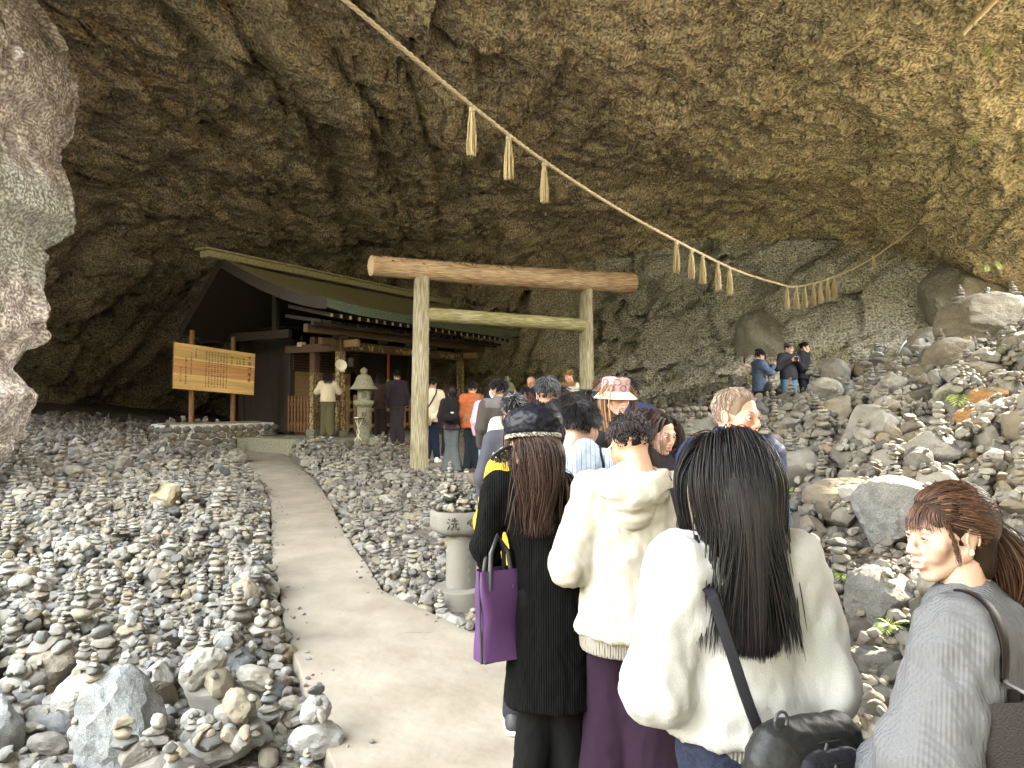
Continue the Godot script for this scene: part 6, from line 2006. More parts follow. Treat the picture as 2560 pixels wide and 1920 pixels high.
func person(s: Dictionary) -> Dictionary:
	var lod: int = s.get("lod", 0)
	var male: bool = s.get("male", false)
	var skin: Color = s.get("skin", SKIN)
	var root := thing("person", s.label, "person", s.at, 0.0, s.get("group", ""))
	root.rotation.y = deg_to_rad(s.yaw)
	var k: float = s.get("h", 1.65) / 1.70
	root.scale = Vector3(k, k, k)
	if not M.has("skin"):
		mat("skin", Color.WHITE, 0.5, null, 8.0, M.fine_n, 0.12, true)
		M.skin.subsurf_scatter_enabled = true; M.skin.subsurf_scatter_strength = 0.12
		mat("hair", Color.WHITE, 0.4, null, 1.0, null, 1.0, true)
		M.hair.metallic_specular = 0.3; M.skin.metallic_specular = 0.38
		mat("hair_mass", Color.WHITE, 0.6, null, 14.0, M.fine_n, 1.0, true)
		M.hair_mass.metallic_specular = 0.15
		fold.seed = 91; fold.frequency = 1.0; fold.fractal_octaves = 3
	var w: float = s.get("wide", 1.0) * (1.0 if male else 0.92)
	var arms: Array = s.get("arms", [[Vector3(0.235, 1.12, -0.03), Vector3(0.225, 0.88, 0.05)], [Vector3(-0.235, 1.12, -0.03), Vector3(-0.225, 0.88, 0.05)]])
	var sh := [Vector3(0.165 * w, 1.385, -0.01), Vector3(-0.165 * w, 1.385, -0.01)]
	var fx := 0.085 * (1.0 if male else 0.92)
	var st: float = s.get("stride", 0.0)
	var feet := [Vector3(fx + 0.02, 0.07, st), Vector3(-fx - 0.02, 0.07, -st)]
	var lean: Vector3 = s.get("lean", Vector3.ZERO)      # shifts the upper body
	# head
	var hy: Array = s.get("head", [0.0, 0.0])            # turn, nod (degrees)
	var tilt: float = s.get("tilt", 0.0)
	var hd := Transform3D(Basis.from_euler(Vector3(deg_to_rad(hy[1]), deg_to_rad(hy[0]), deg_to_rad(tilt))), Vector3(0, 1.578 + s.get("neck", 0.0), 0.025 + 0.04 * sin(deg_to_rad(hy[1]))) + lean)
	var hs: float = s.get("head_size", 1.0)
	hd.basis = hd.basis.scaled_local(Vector3.ONE * hs)
	# the body under the clothes
	var b := MB.new()
	var B := [bn(Vector3(0, 1.33, -0.01) + lean * 0.8, Vector3(0, 1.02, 0), 0.135 * w, 0.125 * w, Vector3(1, 1, 0.62)), bn(Vector3(-0.05, 0.95, 0), Vector3(0.05, 0.95, 0), 0.11, 0.11, Vector3(1, 1, 0.8)), bn(Vector3(0, 1.38, -0.012) + lean, Vector3(0, 1.5 + s.get("neck", 0.0), 0.004) + lean, 0.054, 0.05)]
	for i in 2:
		B.append(bn(sh[i] + lean, arms[i][0] + lean, 0.046, 0.037)); B.append(bn(arms[i][0] + lean, arms[i][1] + lean, 0.037, 0.026))
		var kn: Vector3 = feet[i] * 0.55 + Vector3(0, 0.43, 0.02)
		B.append(bn(Vector3(feet[i].x * 0.9, 0.92, 0), kn, 0.075, 0.052)); B.append(bn(kn, feet[i], 0.05, 0.036)); B.append(bn(feet[i] + Vector3(0, -0.025, -0.03), feet[i] + Vector3(feet[i].x * 0.3, -0.04, 0.13), 0.036, 0.026))
	soft(b, B, 0.03 if lod < 2 else 0.022, 0.03)
	for i in b.c.size(): b.c[i] = skin
	var fine: bool = s.get("face", false)
	merge(b, head_mesh(fine, skin, male, s.get("lips", Color(0.40, 0.15, 0.12)), s.get("brow", BLACKH)), hd)
	if s.get("hands", false):
		for i in 2:
			var d: Vector3 = (arms[i][0] - arms[i][1]).normalized()
			var zz: Vector3 = s.get("thumbs", [Vector3(0, 0, 1), Vector3(0, 0, 1)])[i]
			var xx := d.cross(zz).normalized() 
			zz = xx.cross(d).normalized()
			var bs := Basis(xx, d, zz)
			if i == 1: bs = Basis(-xx, d, zz)
			var hm := hand_mesh(skin, s.get("curl", 0.6))
			var f0 := b.ix.size()
			merge(b, hm, Transform3D(bs, arms[i][1] + lean - d * 0.01))
			if i == 1:
				for q in range(f0, b.ix.size(), 3):
					var t := b.ix[q + 1]; b.ix[q + 1] = b.ix[q + 2]; b.ix[q + 2] = t
	ob("body", b, M.skin, root)
	# trousers or skirt
	var lg: Dictionary = s.get("legs", {})
	var lc: Color = lg.get("c", Color(0.02, 0.02, 0.025))
	var cell: float = [0.022, 0.017, 0.0125][lod]
	if s.get("legs_seen", true):
		b = MB.new()
		var r0: float = lg.get("r", 0.1); var r1: float = lg.get("rk", 0.078); var r2: float = lg.get("ra", 0.066)
		B = [bn(Vector3(-0.045, 0.98, 0), Vector3(0.045, 0.98, 0), 0.128 * w, 0.128 * w, Vector3(1, 1, 0.8)), bn(Vector3(-0.055, 0.9, -0.02), Vector3(0.055, 0.9, -0.02), 0.118, 0.118, Vector3(1, 1, 0.9))]
		var lens: float = lg.get("hem", 0.07)
		if lg.get("skirt", false):
			B.append(bn(Vector3(0, 0.9, 0), Vector3(0, lens, 0), 0.16, lg.get("flare", 0.24), Vector3(1, 1, 0.8)))
		else:
			for i in 2:
				var kn: Vector3 = feet[i] * 0.55 + Vector3(0, 0.43, 0.025)
				B.append(bn(Vector3(feet[i].x * 0.8, 0.88, -0.005), kn, r0 * 0.84, r1)); B.append(bn(kn, Vector3(feet[i].x, 0.03, feet[i].z), r1, r2))
		soft(b, B, cell, 0.025, [[Vector3(0, -1, 0), -lens]])
		for i in b.c.size(): b.c[i] = lc
		crease_cloth(b, [0.006, 0.009, 0.010][lod], Vector3(9, 5, 9))
		ob("trousers" if not lg.get("skirt", false) else "skirt", b, cloth(lg.get("m", "plain")), root)
		for i in 2:                           # shoes
			b = MB.new()
			var f: Vector3 = feet[i]
			B = [bn(f + Vector3(0, -0.025, -0.045), f + Vector3(f.x * 0.35, -0.035, 0.13), 0.046, 0.036), bn(f + Vector3(0, 0.01, -0.03), f + Vector3(0, -0.02, 0.03), 0.045, 0.04)]
			soft(b, B, cell * 0.6, 0.02, [[Vector3(0, -1, 0), -0.018]])
			for q in b.c.size(): b.c[q] = s.get("shoe", Color(0.03, 0.03, 0.03))
			var sho := ob("shoe", b, cloth("leather"), root)
			b = MB.new()
			B = [bn(f + Vector3(0, -0.045, -0.045), f + Vector3(f.x * 0.35, -0.045, 0.132), 0.05, 0.042)]
			soft(b, B, cell * 0.6, 0.01, [[Vector3(0, 1, 0), 0.03], [Vector3(0, -1, 0), 0.0]])
			for q in b.c.size(): b.c[q] = s.get("sole", Color(0.55, 0.53, 0.5))
			ob("sole", b, cloth("plain"), sho)
	# the upper garment
	var tp: Dictionary = s.top
	var tc: Color = tp.c
	var ease: float = tp.get("ease", 0.0)
	var hem: float = tp.get("hem", 0.9)
	b = MB.new()
	var T := [bn(Vector3(0, 1.31, -0.012) + lean * 0.8, Vector3(0, maxf(hem, 1.0), 0.0), 0.16 * w + ease, tp.get("waist", 0.155) * w + ease, Vector3(1, 1, tp.get("depth", 0.68)))]
	T.append(bn(sh[0] + lean + Vector3(-0.02, 0.0, 0), sh[1] + lean + Vector3(0.02, 0.0, 0), 0.066 + ease * 0.5, 0.066 + ease * 0.5))
	T.append(bn(Vector3(0, 1.40, -0.015) + lean, Vector3(0, 1.435 + tp.get("collar", 0.0), -0.008) + lean, 0.084, 0.068 + tp.get("neck_r", 0.0)))
	if hem < 1.0: T.append(bn(Vector3(0, 1.0, 0), Vector3(0, hem - 0.02, 0), tp.get("waist", 0.155) * w + ease, tp.get("flare", 0.165) * w + ease, Vector3(1, 1, 0.78)))
	var ru: float = tp.get("ru", 0.062); var re: float = tp.get("re", 0.055); var rw: float = tp.get("rw", 0.044)
	for i in 2:
		T.append(bn(sh[i] + lean, arms[i][0] + lean, ru + ease * 0.5, re + tp.get("puff", 0.0)))
		var e: Vector3 = arms[i][1] + lean
		var e2: Vector3 = (arms[i][0] + lean).lerp(e, tp.get("sleeve", 0.93))
		T.append(bn(arms[i][0] + lean, e2, re + tp.get("puff", 0.0), rw))
	soft(b, T, cell, tp.get("k", 0.035), [[Vector3(0, -1, 0), -hem]])
	for i in b.c.size(): b.c[i] = tc
	if tp.has("yoke"):
		for i in b.c.size():
			if b.v[i].y > 1.36 + 0.0 and absf(b.v[i].x) < 0.2: b.c[i] = tp.yoke
	crease_cloth(b, tp.get("folds", 0.010), tp.get("ff", Vector3(9, 6, 9)))
	if lod == 2: crease_cloth(b, 0.007, Vector3(17, 10, 17))
	var top_ob := ob(tp.get("name", "jacket"), b, cloth(tp.get("m", "plain")), root)
	if tp.get("band", 0.0) > 0.0:             # ribbed hem and cuffs
		b = MB.new()
		var fl: float = (tp.get("flare", 0.165) if hem < 1.0 else tp.get("waist", 0.155)) * w + ease - 0.01
		soft(b, [bn(Vector3(0, hem + 0.03, 0), Vector3(0, hem - tp.band, 0), fl, fl - 0.012, Vector3(1, 1, 0.76))], cell, 0.01, [[Vector3(0, -1, 0), -(hem - tp.band)], [Vector3(0, 1, 0), hem + 0.012]])
		for i in b.c.size(): b.c[i] = tc * 0.96
		ob("hem_band", b, cloth("knit"), top_ob)
		for i in 2:
			b = MB.new()
			var e: Vector3 = (arms[i][0] + lean).lerp(arms[i][1] + lean, tp.get("sleeve", 0.93)); var d: Vector3 = (arms[i][1] - arms[i][0]).normalized()
			soft(b, [bn(e - d * 0.01, e + d * 0.05, rw - 0.004, rw - 0.01)], cell * 0.7, 0.01)
			for q in b.c.size(): b.c[q] = tc * 0.96
			ob("cuff", b, cloth("knit"), top_ob)
	if tp.get("hood", false):
		b = MB.new()
		var hb := []
		for q in 7:
			var a := lerpf(-1.45, 1.45, q / 6.0); var a2 := lerpf(-1.45, 1.45, (q + 1) / 6.0)
			if q == 6: break
			var f := func(t: float) -> Vector3: return Vector3(0.118 * sin(t), 1.435 - 0.055 * cos(t) + 0.02 * absf(sin(t)), -0.035 - 0.115 * cos(t)) + lean
			hb.append(bn(f.call(a), f.call(a2), 0.044, 0.044, Vector3(1, 1.0, 0.8)))
		hb.append(bn(Vector3(0, 1.40, -0.10) + lean, Vector3(0, 1.30, -0.145) + lean, 0.085, 0.05, Vector3(1.15, 1, 0.5)))
		soft(b, hb, cell * 0.8, 0.03)
		for q in b.c.size(): b.c[q] = tc
		crease_cloth(b, 0.013, Vector3(7, 16, 9))
		ob("hood", b, cloth(tp.get("m", "plain")), top_ob)
	# hair
	var ha: Dictionary = s.get("hair", {})
	var style: String = ha.get("style", "short")
	var hc: Color = ha.get("c", BLACKH)
	var hc2: Color = ha.get("c2", hc * 2.2 + Color(0.008, 0.006, 0.005))
	var len: float = ha.get("len", 0.2)
	if style != "none":
		b = MB.new()
		var HB := hair_shell(style, len, ha.get("recede", 0.0))
		var hn: int = ha.get("n", 0)
		soft(b, HB, [0.012, 0.009, 0.007][lod], 0.02, [])
		for i in b.c.size(): b.c[i] = hc * 0.8
		var puff: float = ha.get("puff", 0.004)
		crease_cloth(b, puff, Vector3(22, 9, 22) if style != "short" else Vector3(24, 24, 24))
		for i in b.v.size(): b.v[i] = hd * b.v[i]
		var shell := ob("hair", b, M.hair_mass, root)
		if hn > 0:
			b = MB.new()
			var walls := [[hd * Vector3(0, 0.03, -0.018), Vector3(0.086, 0.101, 0.104) * hs], [Vector3(0, 1.50, 0.0) + lean, Vector3(0.06, 0.1, 0.06)], [Vector3(0, 1.16, -0.01) + lean, Vector3(0.205 * w + ease, 0.30, 0.135 * w + ease * 0.8)], [sh[0] + lean, Vector3.ONE * (0.078 + ease)], [sh[1] + lean, Vector3.ONE * (0.078 + ease)]]
			if style == "short": hair_short(b, hd, hn, ha.get("l0", 0.025), ha.get("l1", 0.06), ha.get("r", 0.0022), hc, hc2, ha.get("lift", 0.5), ha.get("curl", 0.0), ha.get("nape", -0.5), ha.get("recede", 0.0))
			elif style in ["pony", "bun", "half"]: hair_tied(b, hd, hn, len, ha.get("r", 0.0024), hc, hc2, style, ha.get("fringe", false))
			else: hair_long(b, hd, hn, len + 0.1, ha.get("r", 0.0028), hc, hc2, walls, ha.get("open", 0.55), ha.get("part", 0.0), ha.get("wave", 0.0), ha.get("gather", 0.012), ha.get("below", 2.0))
			ob("hair_strands", b, M.hair, shell)
	return {"root": root, "T": T, "hd": hd, "lean": lean, "k": k, "top": top_ob, "arms": arms}

func hair_tied(b: MB, hd: Transform3D, n: int, len: float, r: float, c0: Color, c1: Color, style: String, fringe: bool) -> void:
	var knot := Vector3(0, -0.005, -0.118) if style == "pony" else Vector3(0, -0.055, -0.125)
	for i in n:
		var d := Vector3(rng.randfn(), rng.randfn() * 0.8 + 0.3, rng.randfn()).normalized()
		if d.z > 0.62 and d.y < 0.55: continue
		if d.z > 0.0 and d.y < 0.0: continue
		if d.y < -0.6: continue
		var e := Vector3(knot.x / 0.08, (knot.y - 0.03) / 0.092, (knot.z + 0.018) / 0.097).normalized()
		var path := []
		for q in 9:
			var t := q / 8.0
			var m := d.lerp(e, t).normalized() * (1.09 + 0.03 * sin(t * PI) * rng.randf())
			path.append(hd * Vector3(m.x * 0.08, 0.03 + m.y * 0.092, -0.018 + m.z * 0.097))
		strand(b, path, r * rng.randf_range(0.7, 1.3), c0.lerp(c1, rng.randf() ** 2))
	if style == "pony":
		for i in n / 4:
			var o := Vector3(rng.randfn(), rng.randfn(), rng.randfn()) * 0.009
			var path := []
			for q in 10:
				var t := q / 9.0
				path.append(hd * (knot + o * (1.0 + 1.2 * sin(t * PI)) + Vector3(0, -t * len, -0.035 * sin(t * 2.6))))
			strand(b, path, r * 1.3, c0.lerp(c1, rng.randf() ** 2))
	if fringe:                                # a fringe swept over the brow and wisps before the ear
		for i in 190:
			var x := rng.randf_range(-1.0, 1.0)
			var path := []
			for q in 7:
				var t := q / 6.0
				path.append(hd * Vector3(x * lerpf(0.03, 0.074, t), lerpf(0.118, 0.012 + 0.02 * rng.randf(), t), lerpf(0.0, 0.1 - 0.06 * x * x, sin(t * 1.57)) + 0.008 * sin(t * 3.0)))
			strand(b, path, r, c0.lerp(c1, rng.randf() ** 2))
		for sd in [-1, 1]:
			for i in 34:
				var path := []
				for q in 7:
					var t := q / 6.0
					path.append(hd * Vector3(sd * (0.074 + 0.008 * sin(t * 2.0)), lerpf(0.05, -0.045 - 0.03 * rng.randf(), t), 0.05 - 0.02 * t + 0.004 * rng.randfn()))
				strand(b, path, r * 0.7, c0.lerp(c1, rng.randf() ** 2))

func ribbon(b: MB, path: Array, nrm: Array, width: float, thick: float) -> void:
	var n := path.size()
	var k := b.v.size()
	for i in n:
		var d: Vector3 = (path[mini(i + 1, n - 1)] - path[maxi(i - 1, 0)]).normalized()
		var s: Vector3 = d.cross(nrm[i]).normalized() * width * 0.5
		var u: Vector3 = nrm[i] * thick
		b.pt(path[i] - s); b.pt(path[i] - s * 0.9 + u); b.pt(path[i] + s * 0.9 + u); b.pt(path[i] + s)
	for i in n - 1:
		for q in 4:
			b.quad(k + i * 4 + q, k + i * 4 + (q + 1) % 4, k + i * 4 + 4 + (q + 1) % 4, k + i * 4 + 4 + q)
func strap_on(T: Array, pts: Array, width: float, thick: float, n := 40, off := 0.004) -> MB:   # a strap laid over a garment
	var c := Curve3D.new()
	for p in pts: c.add_point(p)
	for i in c.point_count:
		if i > 0 and i < c.point_count - 1:
			var t := (c.get_point_position(i + 1) - c.get_point_position(i - 1)) * 0.2
			c.set_point_in(i, -t); c.set_point_out(i, t)
	var path := []; var nr := []
	var L := c.get_baked_length()
	for i in n + 1:
		var p := c.sample_baked(L * i / n, true)
		var q := onto(T, p, 0.035, off)
		if field_at(T, p, 0.035) > 0.05: q = p
		var d := field_at(T, q, 0.035)
		var g := Vector3(field_at(T, q + Vector3(0.006, 0, 0), 0.035) - d, field_at(T, q + Vector3(0, 0.006, 0), 0.035) - d, field_at(T, q + Vector3(0, 0, 0.006), 0.035) - d).normalized()
		path.append(q); nr.append(g)
	var b := MB.new()
	ribbon(b, path, nr, width, thick)
	return b

func gy(x: float, z: float) -> float:
	return base_y(z) + 0.01 if on_path(x, z) else ground_y(x, z) + 0.04

func beads(b: MB, p: Vector3, r: float) -> void:
	b.col = Color(0.015, 0.014, 0.013).lerp(Color(0.5, 0.45, 0.36), rng.randf() ** 2.0)
	var k := b.v.size()
	for d in [Vector3.RIGHT, Vector3.UP, Vector3.BACK, Vector3.LEFT, Vector3.DOWN, Vector3.FORWARD]: b.pt(p + d * r)
	for f in [[0, 1, 2], [1, 3, 2], [3, 4, 2], [4, 0, 2], [1, 0, 5], [3, 1, 5], [4, 3, 5], [0, 4, 5]]: b.tri(k + f[0], k + f[2], k + f[1])

func in_world(s: Dictionary, p: Vector3) -> Vector3:
	return s.root.transform * p

func people() -> void:
	near_people()
	queue_people()
	far_people()

func near_people() -> void:
	var p: Dictionary
	var b: MB
	# woman in the black cap
	p = person({"label": "woman seen from behind in a black newsboy cap and long black coat", "at": Vector3(0.165, 0.01, -3.0), "yaw": 180, "h": 1.545, "lod": 2, "skin": PALE, "head": [38, 12], "lean": Vector3(0.10, 0.0, 0.02),
		"hair": {"style": "long", "len": 0.33, "n": 4200, "below": 0.05, "c": Color(0.024, 0.013, 0.010), "c2": Color(0.10, 0.060, 0.046), "r": 0.0015, "wave": 0.8},
		"arms": [[Vector3(0.205, 1.12, -0.05), Vector3(0.17, 0.96, 0.10)], [Vector3(-0.245, 1.12, -0.02), Vector3(-0.20, 1.0, 0.14)]],
		"top": {"name": "coat", "c": Color(0.0055, 0.005, 0.006), "hem": 0.41, "ease": 0.002, "waist": 0.18, "flare": 0.235, "m": "knit", "folds": 0.008, "ff": Vector3(14, 3, 10), "ru": 0.066, "re": 0.06, "rw": 0.052, "collar": 0.01},
		"legs": {"c": Color(0.006, 0.0055, 0.007), "ra": 0.085, "rk": 0.09, "r": 0.1}, "shoe": Color(0.02, 0.02, 0.02)})
	var hd: Transform3D = p.hd
	var cap := Node3D.new(); add(cap, "cap", p.root)
	cap.transform = hd * Transform3D(Basis.from_euler(Vector3(-0.1, 0.5, 0.04)), Vector3(0, 0.012, -0.008))
	b = MB.new()
	soft(b, [bn(Vector3(0, 0.098, 0.0), Vector3(0, 0.094, -0.035), 0.118, 0.12, Vector3(1, 0.56, 1.0)), bn(Vector3(0, 0.05, 0.0), Vector3(0, 0.01, -0.02), 0.1, 0.106, Vector3(1, 0.42, 1.1)), bn(Vector3(0, 0.158, -0.02), Vector3(0, 0.162, -0.02), 0.018, 0.018, Vector3(1, 0.5, 1))], 0.006, 0.03, [[Vector3(0, -1, 0), -0.028]])
	for i in b.c.size(): b.c[i] = Color(0.006, 0.006, 0.008)
	crease_cloth(b, 0.012, Vector3(11, 16, 11))
	ob("crown", b, cloth("shiny"), cap)
	b = MB.new()
	soft(b, [bn(Vector3(-0.045, 0.014, 0.115), Vector3(0.045, 0.014, 0.115), 0.066, 0.066, Vector3(1, 0.16, 0.95))], 0.005, 0.01)
	for i in b.c.size(): b.c[i] = Color(0.05, 0.045, 0.04)
	var vis := ob("visor", b, cloth("shiny"), cap)
	vis.transform = Transform3D(Basis.IDENTITY, Vector3(0, 0.014, 0.07)) * Transform3D(Basis(Vector3.RIGHT, 0.55), Vector3(0, -0.014, -0.05))
	b = MB.new()
	for k in 260:
		var w := TAU * k / 130.0
		for y in 2: beads(b, Vector3(0.120 * sin(w), 0.016 + 0.008 * y + 0.005 * (k / 130), -0.016 + 0.133 * cos(w)), 0.0046)
	for k in 300:
		var u := rng.randf_range(-1, 1); var v := rng.randf_range(-1, 1)
		if u * u + v * v > 1.0: continue
		for sd in [0.0262, 0.0025]: beads(b, vis.transform * Vector3(u * 0.1, sd - 0.004 * u * u, 0.115 + v * 0.06), 0.0042)
	var bead := mat("rhinestone", Color.WHITE, 0.3, null, 1.0, null, 1.0, true)
	ob("beaded_band", b, bead, cap).set_meta("kind", "stuff")
	# her bag
	var bag := thing("tote_bag", "purple fabric tote bag with black edges hanging at the black coat's side", "bag", Vector3(-0.06, 0.585, -2.93), 0.55)
	bag.scale = Vector3(0.9, 0.95, 0.9)
	b = MB.new()
	b.grid(18, 16, func(u, v):
		var w: float = u * TAU
		var x: float = 0.105 * signf(cos(w)) * pow(absf(cos(w)), 0.35); var z: float = (0.058 - 0.02 * v) * signf(sin(w)) * pow(absf(sin(w)), 0.45)
		return Vector3(x * (0.94 + 0.06 * v) + 0.006 * sin(v * 9.0 + u * 8.0), 0.38 * v, z + 0.008 * sin(x * 30.0 + v * 6.0)), false)
	ob("panel", b, mat("purple_cloth", lin(0.040, 0.009, 0.058), 0.6, null, 5.0, M.fine_n, 0.4), bag)
	b = MB.new(); b.box(Transform3D(Basis.IDENTITY, Vector3(0, 0.004, 0)), Vector3(0.19, 0.012, 0.1), 0.004); ob("base_panel", b, M.black, bag)
	for sx in [-1, 1]:
		b = MB.new(); b.tube([Vector3(sx * 0.102, 0.0, 0.035), Vector3(sx * 0.107, 0.2, 0.03), Vector3(sx * 0.107, 0.38, 0.02)], [0.006, 0.006, 0.006], 6); ob("edge_binding", b, M.black, bag)
	for sz in [-1, 1]:
		b = MB.new(); b.tube([Vector3(-0.06, 0.3, sz * 0.035), Vector3(-0.045, 0.45, sz * 0.02), Vector3(0.0, 0.52, 0), Vector3(0.045, 0.45, sz * 0.02), Vector3(0.06, 0.3, sz * 0.035)], [0.012, 0.012, 0.012, 0.012, 0.012], 6); ob("handle", b, M.black, bag)
	# man in the striped shirt
	p = person({"label": "man in a blue-striped white shirt, black hair, seen from behind", "at": Vector3(0.335, 0.01, -3.42), "yaw": 176, "male": true, "h": 1.61, "lod": 2, "skin": SKIN, "head": [-38, 16],
		"hair": {"style": "short", "n": 2600, "l0": 0.03, "l1": 0.07, "r": 0.0016, "c": Color(0.010, 0.009, 0.010), "c2": Color(0.035, 0.032, 0.035), "lift": 0.2, "puff": 0.004},
		"arms": [[Vector3(0.26, 1.11, -0.02), Vector3(0.15, 1.03, 0.22)], [Vector3(-0.26, 1.11, -0.02), Vector3(-0.15, 1.03, 0.22)]],
		"top": {"name": "shirt", "c": Color(0.33, 0.37, 0.43), "m": "stripe", "hem": 0.80, "ease": 0.018, "waist": 0.165, "flare": 0.175, "ru": 0.07, "re": 0.066, "rw": 0.05, "collar": 0.025, "neck_r": 0.004, "folds": 0.010},
		"legs": {"c": Color(0.014, 0.013, 0.016), "r": 0.112, "rk": 0.1, "ra": 0.088}, "shoe": Color(0.42, 0.40, 0.38), "sole": Color(0.66, 0.64, 0.58)})
	b = strap_on(p.T, [Vector3(-0.05, 1.46, 0.05), Vector3(-0.085, 1.44, -0.06), Vector3(-0.10, 1.36, -0.13), Vector3(-0.02, 1.2, -0.17), Vector3(0.12, 1.0, -0.14)], 0.012, 0.006)
	ob("strap", b, cloth("leather"), p.root)
	for i in 1: M.strap_dark = mat("strap_dark", lin(0.009, 0.009, 0.011), 0.6); M.strap_dark.metallic_specular = 0.2
	(p.root.get_node("strap") as MeshInstance3D).material_override = M.strap_dark
	# man in the cream hoodie
	p = person({"label": "man in a cream hoodie and dark purple trousers with curly black hair", "at": Vector3(0.478, 0.01, -2.86), "yaw": 178, "male": true, "h": 1.625, "lod": 2, "skin": TAN, "head": [22, 26], "lean": Vector3(0, -0.075, 0.02),
		"hair": {"style": "short", "n": 2300, "l0": 0.006, "l1": 0.045, "r": 0.0024, "c": Color(0.014, 0.011, 0.012), "c2": Color(0.06, 0.045, 0.045), "lift": 0.8, "curl": 1.0, "puff": 0.004},
		"arms": [[Vector3(0.255, 1.09, -0.05), Vector3(0.15, 1.06, 0.2)], [Vector3(-0.255, 1.09, -0.03), Vector3(-0.14, 1.08, 0.22)]],
		"top": {"name": "hoodie", "c": Color(0.32, 0.295, 0.25), "hem": 0.74, "ease": 0.022, "waist": 0.165, "flare": 0.215, "ru": 0.072, "re": 0.07, "rw": 0.055, "puff": 0.008, "hood": true, "band": 0.075, "folds": 0.016, "ff": Vector3(8, 5, 8), "depth": 0.7},
		"legs": {"c": Color(0.019, 0.010, 0.0175), "r": 0.128, "rk": 0.125, "ra": 0.12, "hem": 0.05}, "shoe": Color(0.03, 0.03, 0.03), "stride": 0.05})
	b = strap_on(p.T, [Vector3(-0.11, 1.46, 0.02), Vector3(-0.14, 1.42, -0.08), Vector3(-0.17, 1.25, -0.18), Vector3(-0.20, 1.12, -0.16), Vector3(-0.24, 1.02, -0.05)], 0.042, 0.004)
	var st := ob("strap", b, M.strap_dark, p.root)
	b = MB.new(); b.box(Transform3D(Basis.from_euler(Vector3(0, 0.6, 0.2)), onto(p.T, Vector3(-0.215, 1.09, -0.15), 0.035, 0.008)), Vector3(0.03, 0.06, 0.014), 0.004); ob("buckle", b, M.steel, st)
	b = MB.new()                              # spectacles
	for sx in [-1, 1]:
		b.tube([p.hd * Vector3(sx * 0.082, 0.004, 0.0), p.hd * Vector3(sx * 0.076, 0.008, 0.05), p.hd * Vector3(sx * 0.07, 0.006, 0.105)], [0.003, 0.003, 0.003], 6)
		var ring := []; var rr := []
		for q in 17:
			var a := TAU * q / 16.0
			ring.append(p.hd * Vector3(sx * 0.036 + 0.026 * cos(a), 0.0 + 0.022 * sin(a), 0.108)); rr.append(0.0022)
		b.tube(ring, rr, 5, false)
	ob("glasses", b, M.white_paint, p.root)
	# woman in the white sweatshirt
	p = person({"label": "woman in a loose white sweatshirt with long straight black hair", "at": Vector3(0.575, -0.05, -1.80), "yaw": 184, "h": 1.55, "lod": 2, "skin": PALE, "head": [-4, 8], "neck": 0.045, "lean": Vector3(0.02, 0, 0),
		"hair": {"style": "long", "len": 0.36, "n": 4200, "gather": 0.018, "c": Color(0.005, 0.0045, 0.005), "c2": Color(0.022, 0.017, 0.018), "r": 0.0015, "open": 0.5},
		"arms": [[Vector3(0.235, 1.08, -0.05), Vector3(0.14, 0.96, 0.2)], [Vector3(-0.235, 1.08, -0.04), Vector3(-0.14, 0.96, 0.2)]],
		"top": {"name": "sweatshirt", "c": Color(0.30, 0.295, 0.285), "hem": 0.95, "ease": 0.022, "waist": 0.178, "flare": 0.19, "ru": 0.08, "re": 0.078, "rw": 0.055, "puff": 0.004, "band": 0.05, "folds": 0.022, "ff": Vector3(6, 4, 6), "depth": 0.72, "k": 0.045, "neck_r": 0.01},
		"legs": {"c": Color(0.02, 0.026, 0.045), "m": "denim", "r": 0.115, "rk": 0.1, "ra": 0.09}})
	b = strap_on(p.T, [Vector3(0.11, 1.47, 0.04), Vector3(0.15, 1.46, -0.03), Vector3(0.15, 1.41, -0.13), Vector3(0.115, 1.25, -0.2), Vector3(0.07, 1.1, -0.22), Vector3(0.03, 1.0, -0.22)], 0.028, 0.004, 60, 0.006)
	ob("strap", b, M.strap_dark, p.root)
	var sb := thing("crossbody_bag", "rounded black crossbody bag with zips on the white sweatshirt's hip", "bag", in_world(p, Vector3(-0.05, 0.985, -0.27)))
	sb.rotation.y = p.root.rotation.y + 0.45; sb.rotation.z = 0.14; sb.scale = Vector3.ONE * 0.86
	b = MB.new()
	soft(b, [bn(Vector3(-0.09, 0.0, 0), Vector3(0.09, 0.0, 0), 0.112, 0.112, Vector3(1, 1, 0.62)), bn(Vector3(-0.09, -0.06, 0), Vector3(0.09, -0.06, 0), 0.1, 0.1, Vector3(1, 1, 0.7))], 0.007, 0.03)
	for i in b.c.size(): b.c[i] = Color(0.008, 0.008, 0.010)
	crease_cloth(b, 0.007, Vector3(10, 16, 10))
	ob("body", b, cloth("shiny"), sb)
	b = MB.new()
	soft(b, [bn(Vector3(-0.06, -0.01, -0.062), Vector3(0.06, -0.01, -0.062), 0.07, 0.07, Vector3(1, 0.95, 0.4))], 0.006, 0.02)
	for i in b.c.size(): b.c[i] = Color(0.009, 0.009, 0.012)
	crease_cloth(b, 0.006, Vector3(16, 18, 10))
	ob("front_pocket", b, cloth("shiny"), sb)
	for y in [[0.07, 0.06], [0.03, 0.088]]:
		b = MB.new()
		var zp := []; var zr := []
		for q in 15:
			var x := lerpf(-0.12, 0.12, q / 14.0)
			zp.append(Vector3(x, y[0] - 1.6 * x * x, -y[1] + 2.2 * x * x)); zr.append(0.0035)
		b.tube(zp, zr, 5); ob("zip", b, M.strap_dark, sb)
		b = MB.new(); b.tube([Vector3(0.02, y[0], -y[1] - 0.006), Vector3(0.05, y[0] - 0.045, -y[1] - 0.014)], [0.004, 0.005], 6); ob("zip_pull", b, M.black, sb)
	b = MB.new()
	var ring := []; var rr := []
